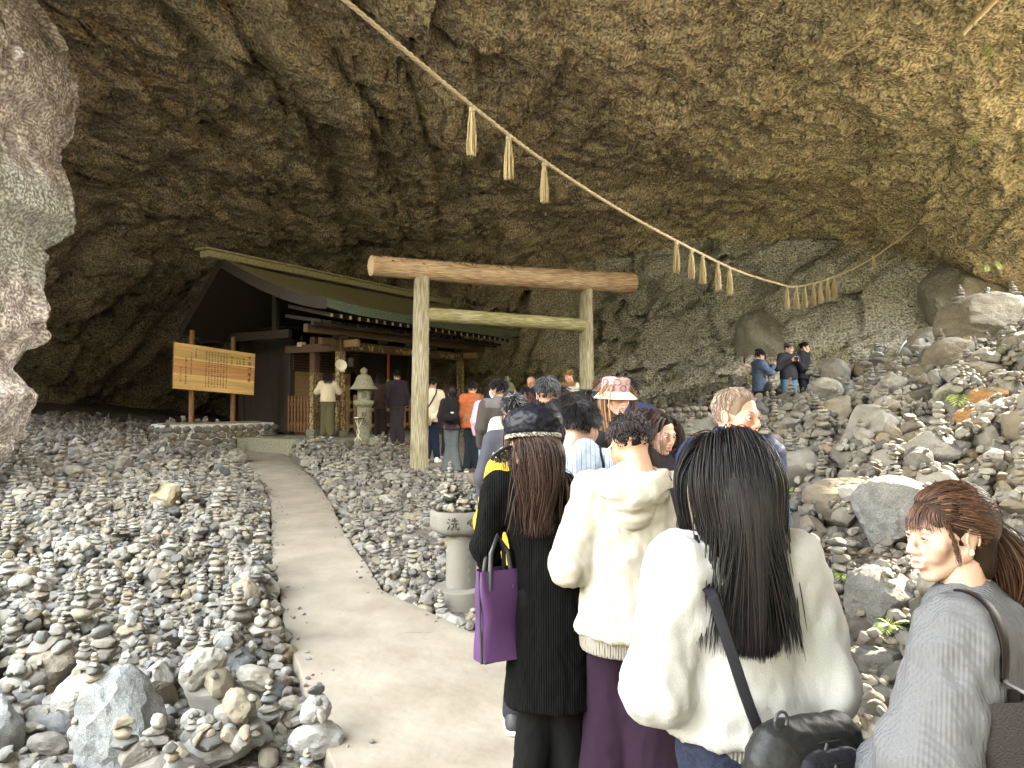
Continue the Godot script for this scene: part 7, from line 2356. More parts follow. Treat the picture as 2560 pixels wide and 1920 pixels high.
	for q in 21:
		var a := TAU * q / 20.0
		ring.append(Vector3(0.135 + 0.022 * cos(a), 0.115 + 0.022 * sin(a), -0.02)); rr.append(0.004)
	b.tube(ring, rr, 6, false); ob("strap_ring", b, M.black, sb)
	# woman in the grey sweater
	p = person({"label": "woman in profile wearing a grey ribbed sweater, brown hair with a fringe tied back", "at": Vector3(1.035, -0.085, -1.56), "yaw": -128, "h": 1.50, "lod": 2, "skin": PALE, "face": true, "head": [40, 6], "neck": 0.026, "lips": Color(0.42, 0.16, 0.14), "brow": Color(0.05, 0.03, 0.022), "lean": Vector3(0.0, 0.0, 0.05),
		"hair": {"style": "pony", "len": 0.2, "n": 3000, "c": Color(0.027, 0.015, 0.011), "c2": Color(0.12, 0.060, 0.036), "r": 0.0012, "fringe": true},
		"arms": [[Vector3(0.25, 1.12, 0.045), Vector3(0.17, 0.95, 0.24)], [Vector3(-0.27, 1.10, -0.02), Vector3(-0.2, 0.95, 0.2)]],
		"top": {"name": "sweater", "c": Color(0.085, 0.086, 0.09), "m": "rib", "hem": 0.84, "ease": 0.022, "waist": 0.18, "flare": 0.18, "ru": 0.085, "re": 0.092, "rw": 0.05, "puff": 0.01, "folds": 0.014, "depth": 0.74, "band": 0.06, "neck_r": 0.004, "collar": -0.02},
		"legs": {"c": Color(0.02, 0.02, 0.03)}})
	b = MB.new()
	b.lathe([Vector2(0.004, -0.004), Vector2(0.0055, 0), Vector2(0.004, 0.004)], 8, p.hd * Vector3(0.079, -0.036, -0.002)); ob("earring", b, mat("gold", lin(0.7, 0.5, 0.2), 0.25), p.root)
	b = strap_on(p.T, [Vector3(0.10, 1.47, 0.05), Vector3(0.14, 1.47, 0.01), Vector3(0.20, 1.42, -0.04), Vector3(0.235, 1.3, -0.09), Vector3(0.25, 1.17, -0.11)], 0.022, 0.006, 40, 0.005)
	M.bag_leather = mat("bag_leather", lin(0.009, 0.0065, 0.006), 0.5, null, 8.0, M.fine_n, 0.5)
	M.bag_leather.metallic_specular = 0.25
	ob("bag_strap", b, M.bag_leather, p.root)
	var lb := thing("leather_bag", "dark brown leather shoulder bag behind the grey sweater's sleeve", "bag", in_world(p, Vector3(0.225, 0.93, -0.13)))
	lb.rotation.y = p.root.rotation.y + PI / 2
	b = MB.new()
	b.grid(26, 16, func(u, v):
		var w: float = u * TAU
		var x: float = (0.175 - 0.05 * v) * signf(cos(w)) * pow(absf(cos(w)), 0.5); var z: float = (0.07 - 0.045 * v) * signf(sin(w)) * pow(absf(sin(w)), 0.6)
		return Vector3(x, 0.30 * v + 0.03 * cos(x * 12.0) * v, z + 0.008 * sin(x * 26.0 + v * 5.0)), false)
	ob("body", b, M.bag_leather, lb)
	for sx in [-0.06, 0.06]:
		b = MB.new(); b.box(Transform3D(Basis.IDENTITY, Vector3(sx, 0.3, -0.03)), Vector3(0.024, 0.06, 0.01), 0.003); ob("strap_tab", b, M.bag_leather, lb)
	b = MB.new(); b.tube([Vector3(-0.06, 0.3, 0), Vector3(-0.03, 0.33, 0.01), Vector3(0.04, 0.3, 0.0)], [0.01, 0.01, 0.01], 6); ob("handle", b, M.bag_leather, lb)
	# man in navy, facing back
	p = person({"label": "man with short receding hair in a navy quilted jacket, facing the camera", "at": Vector3(0.965, 0.01, -3.1), "yaw": 24, "male": true, "h": 1.675, "lod": 1, "face": true, "skin": Color(0.42, 0.215, 0.155), "head": [14, 4], "brow": Color(0.16, 0.1, 0.06),
		"hair": {"style": "short", "n": 1100, "l0": 0.006, "l1": 0.03, "r": 0.0014, "c": Color(0.16, 0.11, 0.08), "c2": Color(0.40, 0.33, 0.27), "lift": 0.25, "recede": 0.03},
		"top": {"c": Color(0.020, 0.033, 0.085), "hem": 0.86, "ease": 0.045, "waist": 0.17, "ru": 0.085, "re": 0.08, "rw": 0.06, "folds": 0.014, "ff": Vector3(4, 22, 4), "collar": 0.04, "neck_r": 0.012, "m": "shiny"},
		"legs": {"c": Color(0.03, 0.035, 0.05)}})
	# woman with long brown hair beside him
	p = person({"label": "woman with long dark brown hair looking down, face turned from the queue", "at": Vector3(0.805, 0.01, -3.95), "yaw": 22, "h": 1.555, "lod": 1, "face": true, "skin": Color(0.46, 0.29, 0.21), "head": [14, 12], "lips": Color(0.45, 0.17, 0.14), "brow": Color(0.06, 0.035, 0.025),
		"hair": {"style": "long", "len": 0.30, "n": 1700, "c": Color(0.018, 0.010, 0.008), "c2": Color(0.075, 0.042, 0.032), "r": 0.0015, "open": 0.36, "recede": 0.04},
		"top": {"c": Color(0.04, 0.035, 0.04), "hem": 0.84, "ease": 0.02}, "legs": {"c": Color(0.03, 0.03, 0.04)}})

func queue_people() -> void:
	var rows := [
		{"label": "woman in a yellow cardigan, brown hair, beside the black cap", "at": [0.10, -3.55], "h": 1.555, "yaw": 176, "head": [-32, 14], "hair": {"style": "bob", "len": 0.12, "n": 500, "c": Color(0.02, 0.011, 0.009), "c2": Color(0.08, 0.045, 0.035)}, "top": {"name": "cardigan", "c": Color(0.62, 0.40, 0.05), "m": "knit", "ease": 0.045, "ru": 0.08, "re": 0.075, "hem": 0.8, "rw": 0.055}, "lod": 1},
		{"label": "woman with a black bob just beyond the cap's crown", "at": [0.15, -4.25], "h": 1.615, "yaw": 180, "head": [0, 4], "hair": {"style": "bob", "len": 0.13, "n": 420}, "top": {"c": Color(0.03, 0.03, 0.035)}, "lod": 1},
		{"label": "woman with a low ponytail held by a dark pompon, striped top", "at": [0.26, -4.3], "h": 1.63, "yaw": 182, "head": [6, 4], "hair": {"style": "pony", "len": 0.16, "n": 420}, "top": {"c": Color(0.6, 0.62, 0.62), "m": "stripe"}, "lod": 1},
		{"label": "tall person with thick black hair between the striped shirt and the far post", "at": [0.40, -4.65], "h": 1.68, "yaw": 178, "male": true, "head": [-6, 8], "hair": {"style": "short", "n": 1800, "l0": 0.04, "l1": 0.09, "r": 0.002, "lift": 0.12, "nape": -0.8, "puff": 0.006}, "top": {"c": Color(0.03, 0.03, 0.03)}, "lod": 1},
		{"label": "person with greying black hair at the foot of the torii's far post", "at": [0.57, -5.35], "h": 1.70, "yaw": 184, "male": true, "head": [4, 10], "hair": {"style": "short", "n": 420, "l0": 0.03, "l1": 0.07, "c2": Color(0.12, 0.12, 0.12), "puff": 0.01}, "top": {"c": Color(0.10, 0.06, 0.05)}, "lod": 0},
		{"label": "person with smooth dark brown hair under the grey-haired man's shoulder", "at": [0.39, -5.75], "h": 1.66, "yaw": 175, "hair": {"style": "bob", "len": 0.1, "n": 360, "c": Color(0.03, 0.027, 0.027), "c2": Color(0.1, 0.09, 0.09)}, "top": {"c": Color(0.07, 0.07, 0.08)}, "lod": 0},
		{"label": "grey-haired man in a dark collared jacket, tallest in the queue", "at": [0.26, -5.3], "h": 1.80, "yaw": 168, "male": true, "skin": TAN, "head": [8, 4], "hair": {"style": "short", "n": 1000, "l0": 0.015, "l1": 0.045, "r": 0.002, "c": Color(0.025, 0.025, 0.026), "c2": Color(0.13, 0.13, 0.135), "lift": 0.25}, "top": {"c": Color(0.035, 0.036, 0.042), "collar": 0.03, "ease": 0.02}, "lod": 1},
		{"label": "person with spiky greying hair just above the cap", "at": [0.02, -5.05], "h": 1.66, "yaw": 180, "male": true, "head": [0, 12], "hair": {"style": "short", "n": 700, "l0": 0.02, "l1": 0.05, "c2": Color(0.2, 0.2, 0.22), "lift": 0.9, "r": 0.002}, "top": {"c": Color(0.05, 0.05, 0.06)}, "lod": 0},
		{"label": "woman with a black ponytail and white collar looking towards the shrine", "at": [0.0, -6.6], "h": 1.655, "yaw": 190, "head": [-30, 4], "hair": {"style": "pony", "len": 0.2, "n": 420}, "top": {"c": Color(0.42, 0.38, 0.30), "ease": 0.02, "collar": 0.02}, "lod": 0},
		{"label": "woman with long brown hair behind the white-collared one", "at": [0.14, -7.1], "h": 1.62, "yaw": 200, "head": [-10, 4], "hair": {"style": "long", "len": 0.25, "n": 300, "c": BROWNH, "c2": Color(0.12, 0.06, 0.04)}, "top": {"c": Color(0.09, 0.05, 0.04)}, "lod": 0},
		{"label": "man in a dark grey jacket wearing a white face mask", "at": [-0.17, -9.0], "h": 1.745, "yaw": 200, "male": true, "face": true, "head": [38, 4], "hair": {"style": "short", "n": 700, "l0": 0.03, "l1": 0.07, "r": 0.0026, "nape": -0.7}, "top": {"c": Color(0.060, 0.052, 0.050), "ease": 0.035, "hem": 0.78, "yoke": Color(0.11, 0.105, 0.105), "ru": 0.075, "re": 0.07}, "legs": {"c": Color(0.016, 0.018, 0.026), "r": 0.11, "rk": 0.1, "ra": 0.09}, "lod": 1, "mask": true},
		{"label": "person in a pink hoodie and light blue jeans beside the dark grey jacket", "at": [-0.40, -11.8], "h": 1.60, "yaw": 185, "head": [20, 10], "hair": {"style": "bob", "len": 0.08, "n": 240, "c2": Color(0.06, 0.04, 0.035)}, "top": {"name": "hoodie", "c": Color(0.55, 0.36, 0.46), "hood": true, "ease": 0.04, "ru": 0.075, "re": 0.07, "hem": 0.84}, "legs": {"c": Color(0.27, 0.36, 0.46), "m": "denim", "r": 0.112, "rk": 0.105, "ra": 0.1}, "lod": 1},
		{"label": "man in a rust-orange jacket with a strap across his back", "at": [-0.74, -13.3], "h": 1.68, "yaw": 176, "male": true, "head": [0, 2], "hair": {"style": "short", "n": 300, "l0": 0.03, "l1": 0.06}, "top": {"c": Color(0.33, 0.10, 0.04), "ease": 0.035, "hem": 0.84, "ff": Vector3(5, 18, 5), "folds": 0.016, "ru": 0.078, "re": 0.072}, "legs": {"c": Color(0.015, 0.016, 0.022), "r": 0.105, "rk": 0.09, "ra": 0.085}, "shoe": Color(0.1, 0.09, 0.08), "lod": 1, "strap": Color(0.14, 0.12, 0.07)},
		{"label": "woman in flared grey jeans and a flowered dark cardigan, plaited hair", "at": [-1.13, -13.35], "h": 1.60, "yaw": 178, "head": [16, 6], "hair": {"style": "pony", "len": 0.3, "n": 420, "c2": Color(0.05, 0.04, 0.035)}, "top": {"name": "cardigan", "c": Color(0.03, 0.018, 0.022), "m": "floral", "ease": 0.03, "hem": 0.84, "yoke": Color(0.03, 0.018, 0.022), "neck_r": 0.012}, "legs": {"c": Color(0.12, 0.13, 0.14), "m": "denim", "r": 0.105, "rk": 0.078, "ra": 0.13, "hem": 0.03}, "lod": 1},
		{"label": "man in a pale beige shirt with his hands clasped behind his back", "at": [-1.66, -14.8], "h": 1.75, "yaw": 172, "male": true, "hands": true, "curl": 0.9, "thumbs": [Vector3(0, -0.3, -1), Vector3(0, -0.3, -1)], "head": [-8, 4], "hair": {"style": "short", "n": 360, "l0": 0.02, "l1": 0.05}, "arms": [[Vector3(0.29, 1.12, -0.08), Vector3(0.05, 0.88, -0.2)], [Vector3(-0.29, 1.12, -0.08), Vector3(-0.05, 0.89, -0.2)]], "top": {"name": "shirt", "c": Color(0.52, 0.45, 0.33), "ease": 0.03, "hem": 0.82, "sleeve": 0.97, "rw": 0.04}, "legs": {"c": Color(0.014, 0.018, 0.035), "r": 0.102, "rk": 0.076, "ra": 0.062}, "shoe": Color(0.5, 0.45, 0.42), "lod": 1, "strap": Color(0.03, 0.03, 0.04)},
		{"label": "woman with wavy brown hair half hidden past the beige shirt", "at": [-1.42, -15.7], "h": 1.58, "yaw": 190, "hair": {"style": "long", "len": 0.22, "n": 220, "c": BROWNH, "c2": Color(0.1, 0.05, 0.035)}, "top": {"c": Color(0.12, 0.06, 0.05)}, "lod": 0},
		{"label": "man in a dark track jacket standing on the shrine step", "at": [-2.75, -17.0], "y": 0.64, "h": 1.77, "yaw": 190, "male": true, "head": [10, 2], "hair": {"style": "short", "n": 260, "l0": 0.02, "l1": 0.05}, "top": {"c": Color(0.035, 0.027, 0.034), "ease": 0.03, "hem": 0.9, "folds": 0.012}, "legs": {"c": Color(0.04, 0.034, 0.042), "r": 0.108, "rk": 0.088, "ra": 0.08}, "lod": 1},
		{"label": "woman in brown clothes with a small backpack praying at the shrine", "at": [-3.26, -17.6], "y": 0.80, "h": 1.56, "yaw": 186, "head": [-6, 8], "hair": {"style": "bob", "len": 0.1, "n": 220}, "top": {"c": Color(0.05, 0.03, 0.025), "hem": 0.76, "ease": 0.02}, "legs": {"c": Color(0.026, 0.018, 0.018), "r": 0.115, "rk": 0.1, "ra": 0.1}, "lod": 0},
		{"label": "woman in a cream sweatshirt and olive trousers by the shrine pillar, arms raised", "at": [-4.47, -17.25], "y": 0.80, "h": 1.58, "yaw": 196, "head": [-10, 0], "hair": {"style": "long", "len": 0.12, "n": 260, "c": Color(0.015, 0.008, 0.008)}, "arms": [[Vector3(0.27, 1.2, 0.08), Vector3(0.1, 1.42, 0.2)], [Vector3(-0.28, 1.2, 0.06), Vector3(-0.1, 1.42, 0.2)]], "top": {"name": "sweatshirt", "c": Color(0.60, 0.50, 0.36), "ease": 0.04, "hem": 0.94, "ru": 0.08, "re": 0.08}, "legs": {"c": Color(0.10, 0.088, 0.05), "r": 0.125, "rk": 0.125, "ra": 0.1}, "stride": 0.08, "lod": 1},
		# faces beyond the queue
		{"label": "woman in a patterned bucket hat with long light brown hair, facing the camera", "at": [0.77, -5.3], "h": 1.765, "yaw": 8, "face": true, "skin": Color(0.60, 0.36, 0.27), "head": [12, 4], "lips": Color(0.5, 0.16, 0.14), "brow": Color(0.12, 0.07, 0.04), "head_size": 1.04, "hair": {"style": "long", "len": 0.28, "n": 1000, "r": 0.002, "c": Color(0.10, 0.055, 0.03), "c2": Color(0.36, 0.22, 0.12), "open": 0.36, "recede": 0.04}, "top": {"c": Color(0.10, 0.05, 0.03), "ease": 0.03}, "lod": 1, "hat": true},
		{"label": "man in dark navy standing right behind the bucket hat", "at": [1.0, -6.1], "h": 1.80, "yaw": 200, "male": true, "hair": {"style": "short", "n": 200}, "top": {"c": Color(0.025, 0.035, 0.075), "ease": 0.04}, "lod": 0},
		{"label": "red-faced man with brown hair in a bright blue jacket", "at": [1.03, -8.2], "h": 1.76, "yaw": 6, "male": true, "face": true, "skin": Color(0.58, 0.29, 0.22), "head": [8, 8], "brow": Color(0.12, 0.07, 0.04), "hair": {"style": "short", "n": 420, "l0": 0.02, "l1": 0.06, "c": Color(0.06, 0.035, 0.02), "c2": Color(0.2, 0.12, 0.07), "lift": 0.8}, "top": {"c": Color(0.02, 0.07, 0.26), "ease": 0.03, "m": "shiny"}, "lod": 1},
		{"label": "woman with dark parted hair, only her forehead and eyes showing below the bucket hat", "at": [0.845, -4.55], "h": 1.575, "yaw": -6, "face": true, "skin": Color(0.58, 0.36, 0.27), "head": [4, 14], "hair": {"style": "bun", "n": 420, "c2": Color(0.05, 0.04, 0.04)}, "top": {"c": Color(0.05, 0.045, 0.05)}, "lod": 1},
		{"label": "bald man in a navy top with a white stripe beside the far lantern", "at": [0.45, -16.2], "y": 0.46, "h": 1.78, "yaw": -30, "male": true, "face": true, "skin": Color(0.56, 0.31, 0.21), "head": [-6, 26], "hair": {"style": "none"}, "top": {"c": Color(0.02, 0.025, 0.05)}, "legs": {"c": Color(0.03, 0.035, 0.08)}, "lod": 0, "stripe": true},
		{"label": "blond person in a brown vest over white sleeves, looking down", "at": [1.29, -15.9], "y": 0.62, "h": 1.74, "yaw": -40, "male": true, "face": true, "skin": Color(0.58, 0.34, 0.24), "head": [-4, 22], "brow": Color(0.2, 0.13, 0.07), "hair": {"style": "short", "n": 260, "c": Color(0.22, 0.13, 0.05), "c2": Color(0.5, 0.34, 0.16), "lift": 0.7}, "top": {"name": "shirt", "c": Color(0.6, 0.57, 0.52), "yoke": Color(0.24, 0.14, 0.07)}, "lod": 0},
		{"label": "person with dark hair past the grey-haired man's ear", "at": [0.5, -7.2], "h": 1.70, "yaw": 176, "male": true, "hair": {"style": "short", "n": 260, "c2": Color(0.06, 0.04, 0.05), "lift": 0.8}, "top": {"c": Color(0.06, 0.05, 0.07)}, "lod": 0},
	]
	for r in rows:
		var x: float = r.at[0]; var z: float = r.at[1]
		var s: Dictionary = r.duplicate()
		s.at = Vector3(x, r.get("y", gy(x, z)), z)
		var p := person(s)
		if r.has("strap"):
			var b := strap_on(p.T, [Vector3(-0.07, 1.45, 0.03), Vector3(-0.10, 1.40, -0.08), Vector3(-0.02, 1.22, -0.16), Vector3(0.12, 1.03, -0.13), Vector3(0.18, 0.95, -0.06)], 0.032, 0.006, 24)
			for i in b.c.size(): b.c[i] = r.strap
			ob("strap", b, cloth("leather"), p.root)
		if r.has("mask"):
			var b := MB.new()
			soft(b, [bn(Vector3(0, -0.03, 0.07), Vector3(0, -0.085, 0.05), 0.056, 0.046, Vector3(1, 1, 0.85))], 0.008, 0.01, [[Vector3(0, 0, -1), -0.035]])
			for i in b.v.size():
				b.v[i] = p.hd * b.v[i]; b.c[i] = Color(0.66, 0.64, 0.6)
			ob("face_mask", b, cloth("plain"), p.root)
		if r.has("hat"):
			var hat := Node3D.new(); add(hat, "bucket_hat", p.root); hat.transform = p.hd
			var b := MB.new()
			b.lathe([Vector2(0.093, 0.045), Vector2(0.096, 0.09), Vector2(0.088, 0.135), Vector2(0.07, 0.148), Vector2(0.0, 0.15)], 28)
			for i in b.v.size():
				b.v[i].z = b.v[i].z * 1.15 - 0.015
				b.c[i] = Color(0.45, 0.25, 0.22)
			ob("crown", b, cloth("plain"), hat)
			for ring in 2:
				for k in 7:
					var bb := MB.new()
					var hx := []; var hr := []
					for q in 7:
						var a := TAU * q / 6.0
						var w := TAU * (k + 0.5 * ring) / 7.0 + 0.019 * 14.0 * cos(a) 
						var rr := 0.0975
						hx.append(Vector3(rr * sin(w), 0.073 + ring * 0.042 + 0.021 * sin(a), rr * 1.15 * cos(w) - 0.015)); hr.append(0.0032)
					bb.tube(hx, hr, 4, false); ob("hexagon_motif", bb, mat("hat_motif", lin(0.10, 0.09, 0.16), 0.8) if not M.has("hat_motif") else M.hat_motif, hat)
			b = MB.new()
			b.lathe([Vector2(0.093, 0.05), Vector2(0.118, 0.03), Vector2(0.15, 0.002), Vector2(0.152, 0.0), Vector2(0.116, 0.025), Vector2(0.09, 0.042)], 32, Vector3.ZERO, 0.02)
			for i in b.v.size():
				b.v[i].z = b.v[i].z * 1.1 - 0.012
				b.c[i] = Color(0.55, 0.48, 0.40)
			ob("brim", b, cloth("plain"), hat)
			var gl := MB.new()                # dark glasses pushed up on the hat
			for sx in [-1, 1]:
				var g := []; var gr := []
				for q in 13:
					var a := TAU * q / 12.0
					g.append(Vector3(sx * 0.03 + 0.024 * cos(a), 0.165 + 0.016 * sin(a), 0.07)); gr.append(0.004)
				gl.tube(g, gr, 5, false)
			ob("sunglasses", gl, M.black, hat)
		if r.has("stripe"):
			var b := MB.new()
			soft(b, [bn(Vector3(0, 1.18, 0), Vector3(0, 1.20, 0), 0.165, 0.165, Vector3(1, 0.12, 0.7))], 0.014, 0.005)
			ob("chest_stripe", b, cloth("plain"), p.root)
	# backpack on the woman in flared jeans
	var bp := thing("backpack", "large black backpack worn by the woman in flared grey jeans", "backpack", Vector3(-1.14, gy(-1.13, -13.35), -13.35) + Vector3(0.0, 0.93, 0.2), 0.04)
	var b := MB.new()
	soft(b, [bn(Vector3(-0.06, 0.08, 0), Vector3(-0.06, 0.34, -0.01), 0.095, 0.09, Vector3(1, 1, 0.75)), bn(Vector3(0.06, 0.08, 0), Vector3(0.06, 0.34, -0.01), 0.095, 0.09, Vector3(1, 1, 0.75))], 0.014, 0.04)
	for i in b.c.size(): b.c[i] = Color(0.012, 0.012, 0.014)
	crease_cloth(b, 0.008, Vector3(12, 12, 12)); ob("body", b, cloth("plain"), bp)
	b = MB.new(); soft(b, [bn(Vector3(-0.05, 0.1, 0.07), Vector3(0.05, 0.1, 0.07), 0.075, 0.075, Vector3(1, 1, 0.5))], 0.012, 0.02)
	for i in b.c.size(): b.c[i] = Color(0.014, 0.014, 0.017)
	ob("front_pocket", b, cloth("plain"), bp)
	b = MB.new(); b.box(Transform3D(Basis.IDENTITY, Vector3(0.035, 0.185, 0.085)), Vector3(0.05, 0.022, 0.006), 0.001); ob("label_patch", b, M.white_paint, bp)
	for sx in [-1, 1]:
		b = MB.new(); b.tube([Vector3(sx * 0.07, 0.4, -0.04), Vector3(sx * 0.09, 0.47, -0.12), Vector3(sx * 0.1, 0.42, -0.22)], [0.016, 0.016, 0.016], 6); ob("strap", b, cloth("plain"), bp)
		for i in 1: (bp.get_child(bp.get_child_count() - 1) as MeshInstance3D).material_override = M.black

func far_people() -> void:
	var rows := [
		{"label": "man in a grey flat cap and black sweater taking a photo, blue jeans", "at": [6.2, -15.9], "h": 1.72, "yaw": 12, "male": true, "face": true, "hands": true, "skin": Color(0.56, 0.36, 0.27), "head": [12, 2], "hair": {"style": "short", "n": 120, "l0": 0.01, "l1": 0.02}, "arms": [[Vector3(0.30, 1.14, 0.05), Vector3(0.09, 1.30, 0.22)], [Vector3(-0.30, 1.14, 0.05), Vector3(-0.06, 1.30, 0.22)]], "thumbs": [Vector3(-0.3, 1, 0), Vector3(0.3, 1, 0)], "top": {"name": "sweater", "c": Color(0.035, 0.032, 0.042), "ease": 0.035, "hem": 0.9, "ru": 0.075, "re": 0.072, "sleeve": 0.9}, "legs": {"c": Color(0.14, 0.22, 0.36), "m": "denim", "r": 0.115, "rk": 0.105, "ra": 0.1}, "cap": true, "lod": 1},
		{"label": "man in glasses and a black jacket beside the flat-capped man", "at": [6.62, -16.1], "h": 1.70, "yaw": 50, "male": true, "face": true, "hands": true, "skin": Color(0.56, 0.36, 0.27), "head": [10, 0], "hair": {"style": "short", "n": 200, "l0": 0.02, "l1": 0.05}, "arms": [[Vector3(0.25, 1.12, 0.02), Vector3(0.16, 1.02, 0.26)], [Vector3(-0.25, 1.12, 0.02), Vector3(-0.1, 1.02, 0.26)]], "top": {"c": Color(0.026, 0.027, 0.034), "ease": 0.04, "hem": 0.86, "collar": 0.02, "ru": 0.075, "re": 0.072}, "legs": {"c": Color(0.02, 0.022, 0.03)}, "lod": 1, "specs": true},
		{"label": "person in a dark blue puffer jacket photographing with raised hands", "at": [5.5, -15.8], "h": 1.64, "yaw": 95, "face": true, "hands": true, "skin": Color(0.52, 0.32, 0.24), "head": [0, 4], "hair": {"style": "short", "n": 260, "l0": 0.04, "l1": 0.08, "nape": -0.7}, "arms": [[Vector3(0.22, 1.20, 0.16), Vector3(0.08, 1.36, 0.34)], [Vector3(-0.24, 1.18, 0.14), Vector3(-0.08, 1.36, 0.34)]], "thumbs": [Vector3(0, 1, -0.3), Vector3(0, 1, -0.3)], "top": {"c": Color(0.05, 0.07, 0.12), "ease": 0.045, "hem": 0.76, "ff": Vector3(4, 22, 4), "folds": 0.014, "m": "shiny", "ru": 0.08, "re": 0.075}, "legs": {"c": Color(0.015, 0.017, 0.028)}, "lod": 1},
		{"label": "person mostly hidden behind the puffer jacket, bare arm raised with a phone", "at": [5.74, -16.5], "h": 1.66, "yaw": -80, "hands": true, "skin": Color(0.55, 0.35, 0.28), "head": [0, 0], "hair": {"style": "bob", "len": 0.1, "n": 100}, "arms": [[Vector3(0.26, 1.16, 0.12), Vector3(0.14, 1.30, 0.36)], [Vector3(-0.25, 1.12, 0.0), Vector3(-0.1, 1.1, 0.2)]], "top": {"name": "shirt", "c": Color(0.3, 0.3, 0.33), "sleeve": 0.12}, "lod": 0},
	]
	for r in rows:
		var s: Dictionary = r.duplicate()
		s.at = Vector3(r.at[0], ground_y(r.at[0], r.at[1]) + 0.05, r.at[1])
		var p := person(s)
		if r.has("cap"):
			var cap := Node3D.new(); add(cap, "flat_cap", p.root); cap.transform = p.hd
			var b := MB.new()
			soft(b, [bn(Vector3(0, 0.085, 0.01), Vector3(0, 0.075, -0.04), 0.088, 0.09, Vector3(1, 0.62, 1.05))], 0.01, 0.02, [[Vector3(0, -1, 0), -0.05]])
			for i in b.c.size(): b.c[i] = Color(0.10, 0.095, 0.11)
			ob("crown", b, cloth("plain"), cap)
			b = MB.new(); soft(b, [bn(Vector3(-0.03, 0.055, 0.085), Vector3(0.03, 0.055, 0.085), 0.05, 0.05, Vector3(1, 0.2, 1))], 0.009, 0.01)
			for i in b.c.size(): b.c[i] = Color(0.09, 0.085, 0.1)
			ob("peak", b, cloth("plain"), cap)
		if r.has("specs") or r.has("cap"):
			var b := MB.new()
			for sx in [-1, 1]:
				var g := []; var gr := []
				for q in 13:
					var a := TAU * q / 12.0
					g.append(p.hd * Vector3(sx * 0.033 + 0.025 * cos(a), 0.018 * sin(a), 0.106)); gr.append(0.0028)
				b.tube(g, gr, 5, false)
				b.tube([p.hd * Vector3(sx * 0.06, 0.005, 0.1), p.hd * Vector3(sx * 0.08, 0.004, 0.0)], [0.0025, 0.0025], 5)
			ob("glasses", b, M.black, p.root)
	# what they hold
	var ph := [["camera", "small black camera held by the flat-capped man", rows[0], Vector3(0.015, 1.35, 0.28), Vector3(0.11, 0.07, 0.05)], ["phone", "phone held up by the person in the puffer jacket", rows[2], Vector3(0.0, 1.42, 0.42), Vector3(0.15, 0.075, 0.01)], ["phone", "black phone held up by the bare arm behind the puffer jacket", rows[3], Vector3(0.12, 1.40, 0.44), Vector3(0.075, 0.15, 0.01)]]
	for q in ph:
		var r: Dictionary = q[2]
		var k: float = r.h / 1.70
		var o := Vector3(r.at[0], ground_y(r.at[0], r.at[1]) + 0.05, r.at[1])
		var bs := Basis(Vector3.UP, deg_to_rad(r.yaw))
		var t := thing(q[0], q[1], q[0], o + bs * (q[3] * k), deg_to_rad(r.yaw))
		var b := MB.new(); b.box(Transform3D.IDENTITY, q[4], 0.006); ob("case", b, M.black, t)
		b = MB.new()
		if q[0] == "camera":
			b.lathe([Vector2(0.03, 0.0), Vector2(0.03, 0.045), Vector2(0.02, 0.045), Vector2(0.0, 0.04)], 14)
			var l := ob("lens", b, M.black, t); l.rotation.x = PI / 2; l.position.z = 0.02
		else:
			b.box(Transform3D(Basis.IDENTITY, Vector3(0, 0, -0.006)), q[4] * Vector3(0.92, 0.94, 0.2), 0.0)
			ob("screen", b, mat("dark_glass", lin(0.02, 0.02, 0.025), 0.1), t)
	var r1: Dictionary = rows[1]
	var at := Vector3(r1.at[0], ground_y(r1.at[0], r1.at[1]), r1.at[1]) + Basis(Vector3.UP, deg_to_rad(50)) * Vector3(0.03, 0.0, 0.30)
	var tw := thing("towel", "pale blue towel hanging from the hand of the man in glasses", "towel", at + Vector3(-0.08, 0.68, 0.02))
	var b := MB.new()
	b.grid(10, 10, func(u, v): return Vector3((u - 0.5) * (0.16 + 0.05 * (1.0 - v)), 0.34 * v, 0.03 * sin(u * 12.0) + 0.02))
	ob("cloth", b, mat("towel", lin(0.5, 0.58, 0.68), 0.9), tw)
	b = MB.new()
	b.grid(10, 10, func(u, v): return Vector3((u - 0.5) * (0.15 + 0.05 * (1.0 - v)), 0.36 * v, 0.03 * sin(u * 12.0) - 0.01), true)
	ob("cloth_back", b, M.towel, tw)
	var pu := thing("pouch", "small green pouch dangling beside the pale blue towel", "pouch", at + Vector3(0.07, 0.66, 0.0))
	b = MB.new(); soft(b, [bn(Vector3(-0.03, 0.06, 0), Vector3(0.03, 0.05, 0), 0.07, 0.07, Vector3(1, 1, 0.6))], 0.012, 0.02)
	ob("body", b, mat("pouch_green", lin(0.02, 0.2, 0.12), 0.7), pu)
	b = MB.new(); b.tube([Vector3(0, 0.12, 0), Vector3(0, 0.22, 0.0), Vector3(0.0, 0.34, -0.02)], [0.006, 0.006, 0.006], 5); ob("cord", b, M.black, pu)
	var r2: Dictionary = rows[2]
	var sbp := Vector3(r2.at[0], ground_y(r2.at[0], r2.at[1]), r2.at[1])
	var cb := thing("shoulder_bag", "small black shoulder bag on the puffer jacket's hip", "bag", sbp + Vector3(0.12, 0.83, 0.22))
	b = MB.new(); soft(b, [bn(Vector3(0, 0.0, 0), Vector3(0.02, 0.1, 0), 0.075, 0.07, Vector3(1, 1, 0.55))], 0.012, 0.02)
	for i in b.c.size(): b.c[i] = Color(0.012, 0.012, 0.014)
	ob("body", b, cloth("leather"), cb)
	b = MB.new(); b.tube([Vector3(0.02, 0.1, 0), Vector3(0.0, 0.32, 0.03), Vector3(-0.08, 0.56, 0.0)], [0.01, 0.01, 0.01], 5); ob("strap", b, M.black, cb)

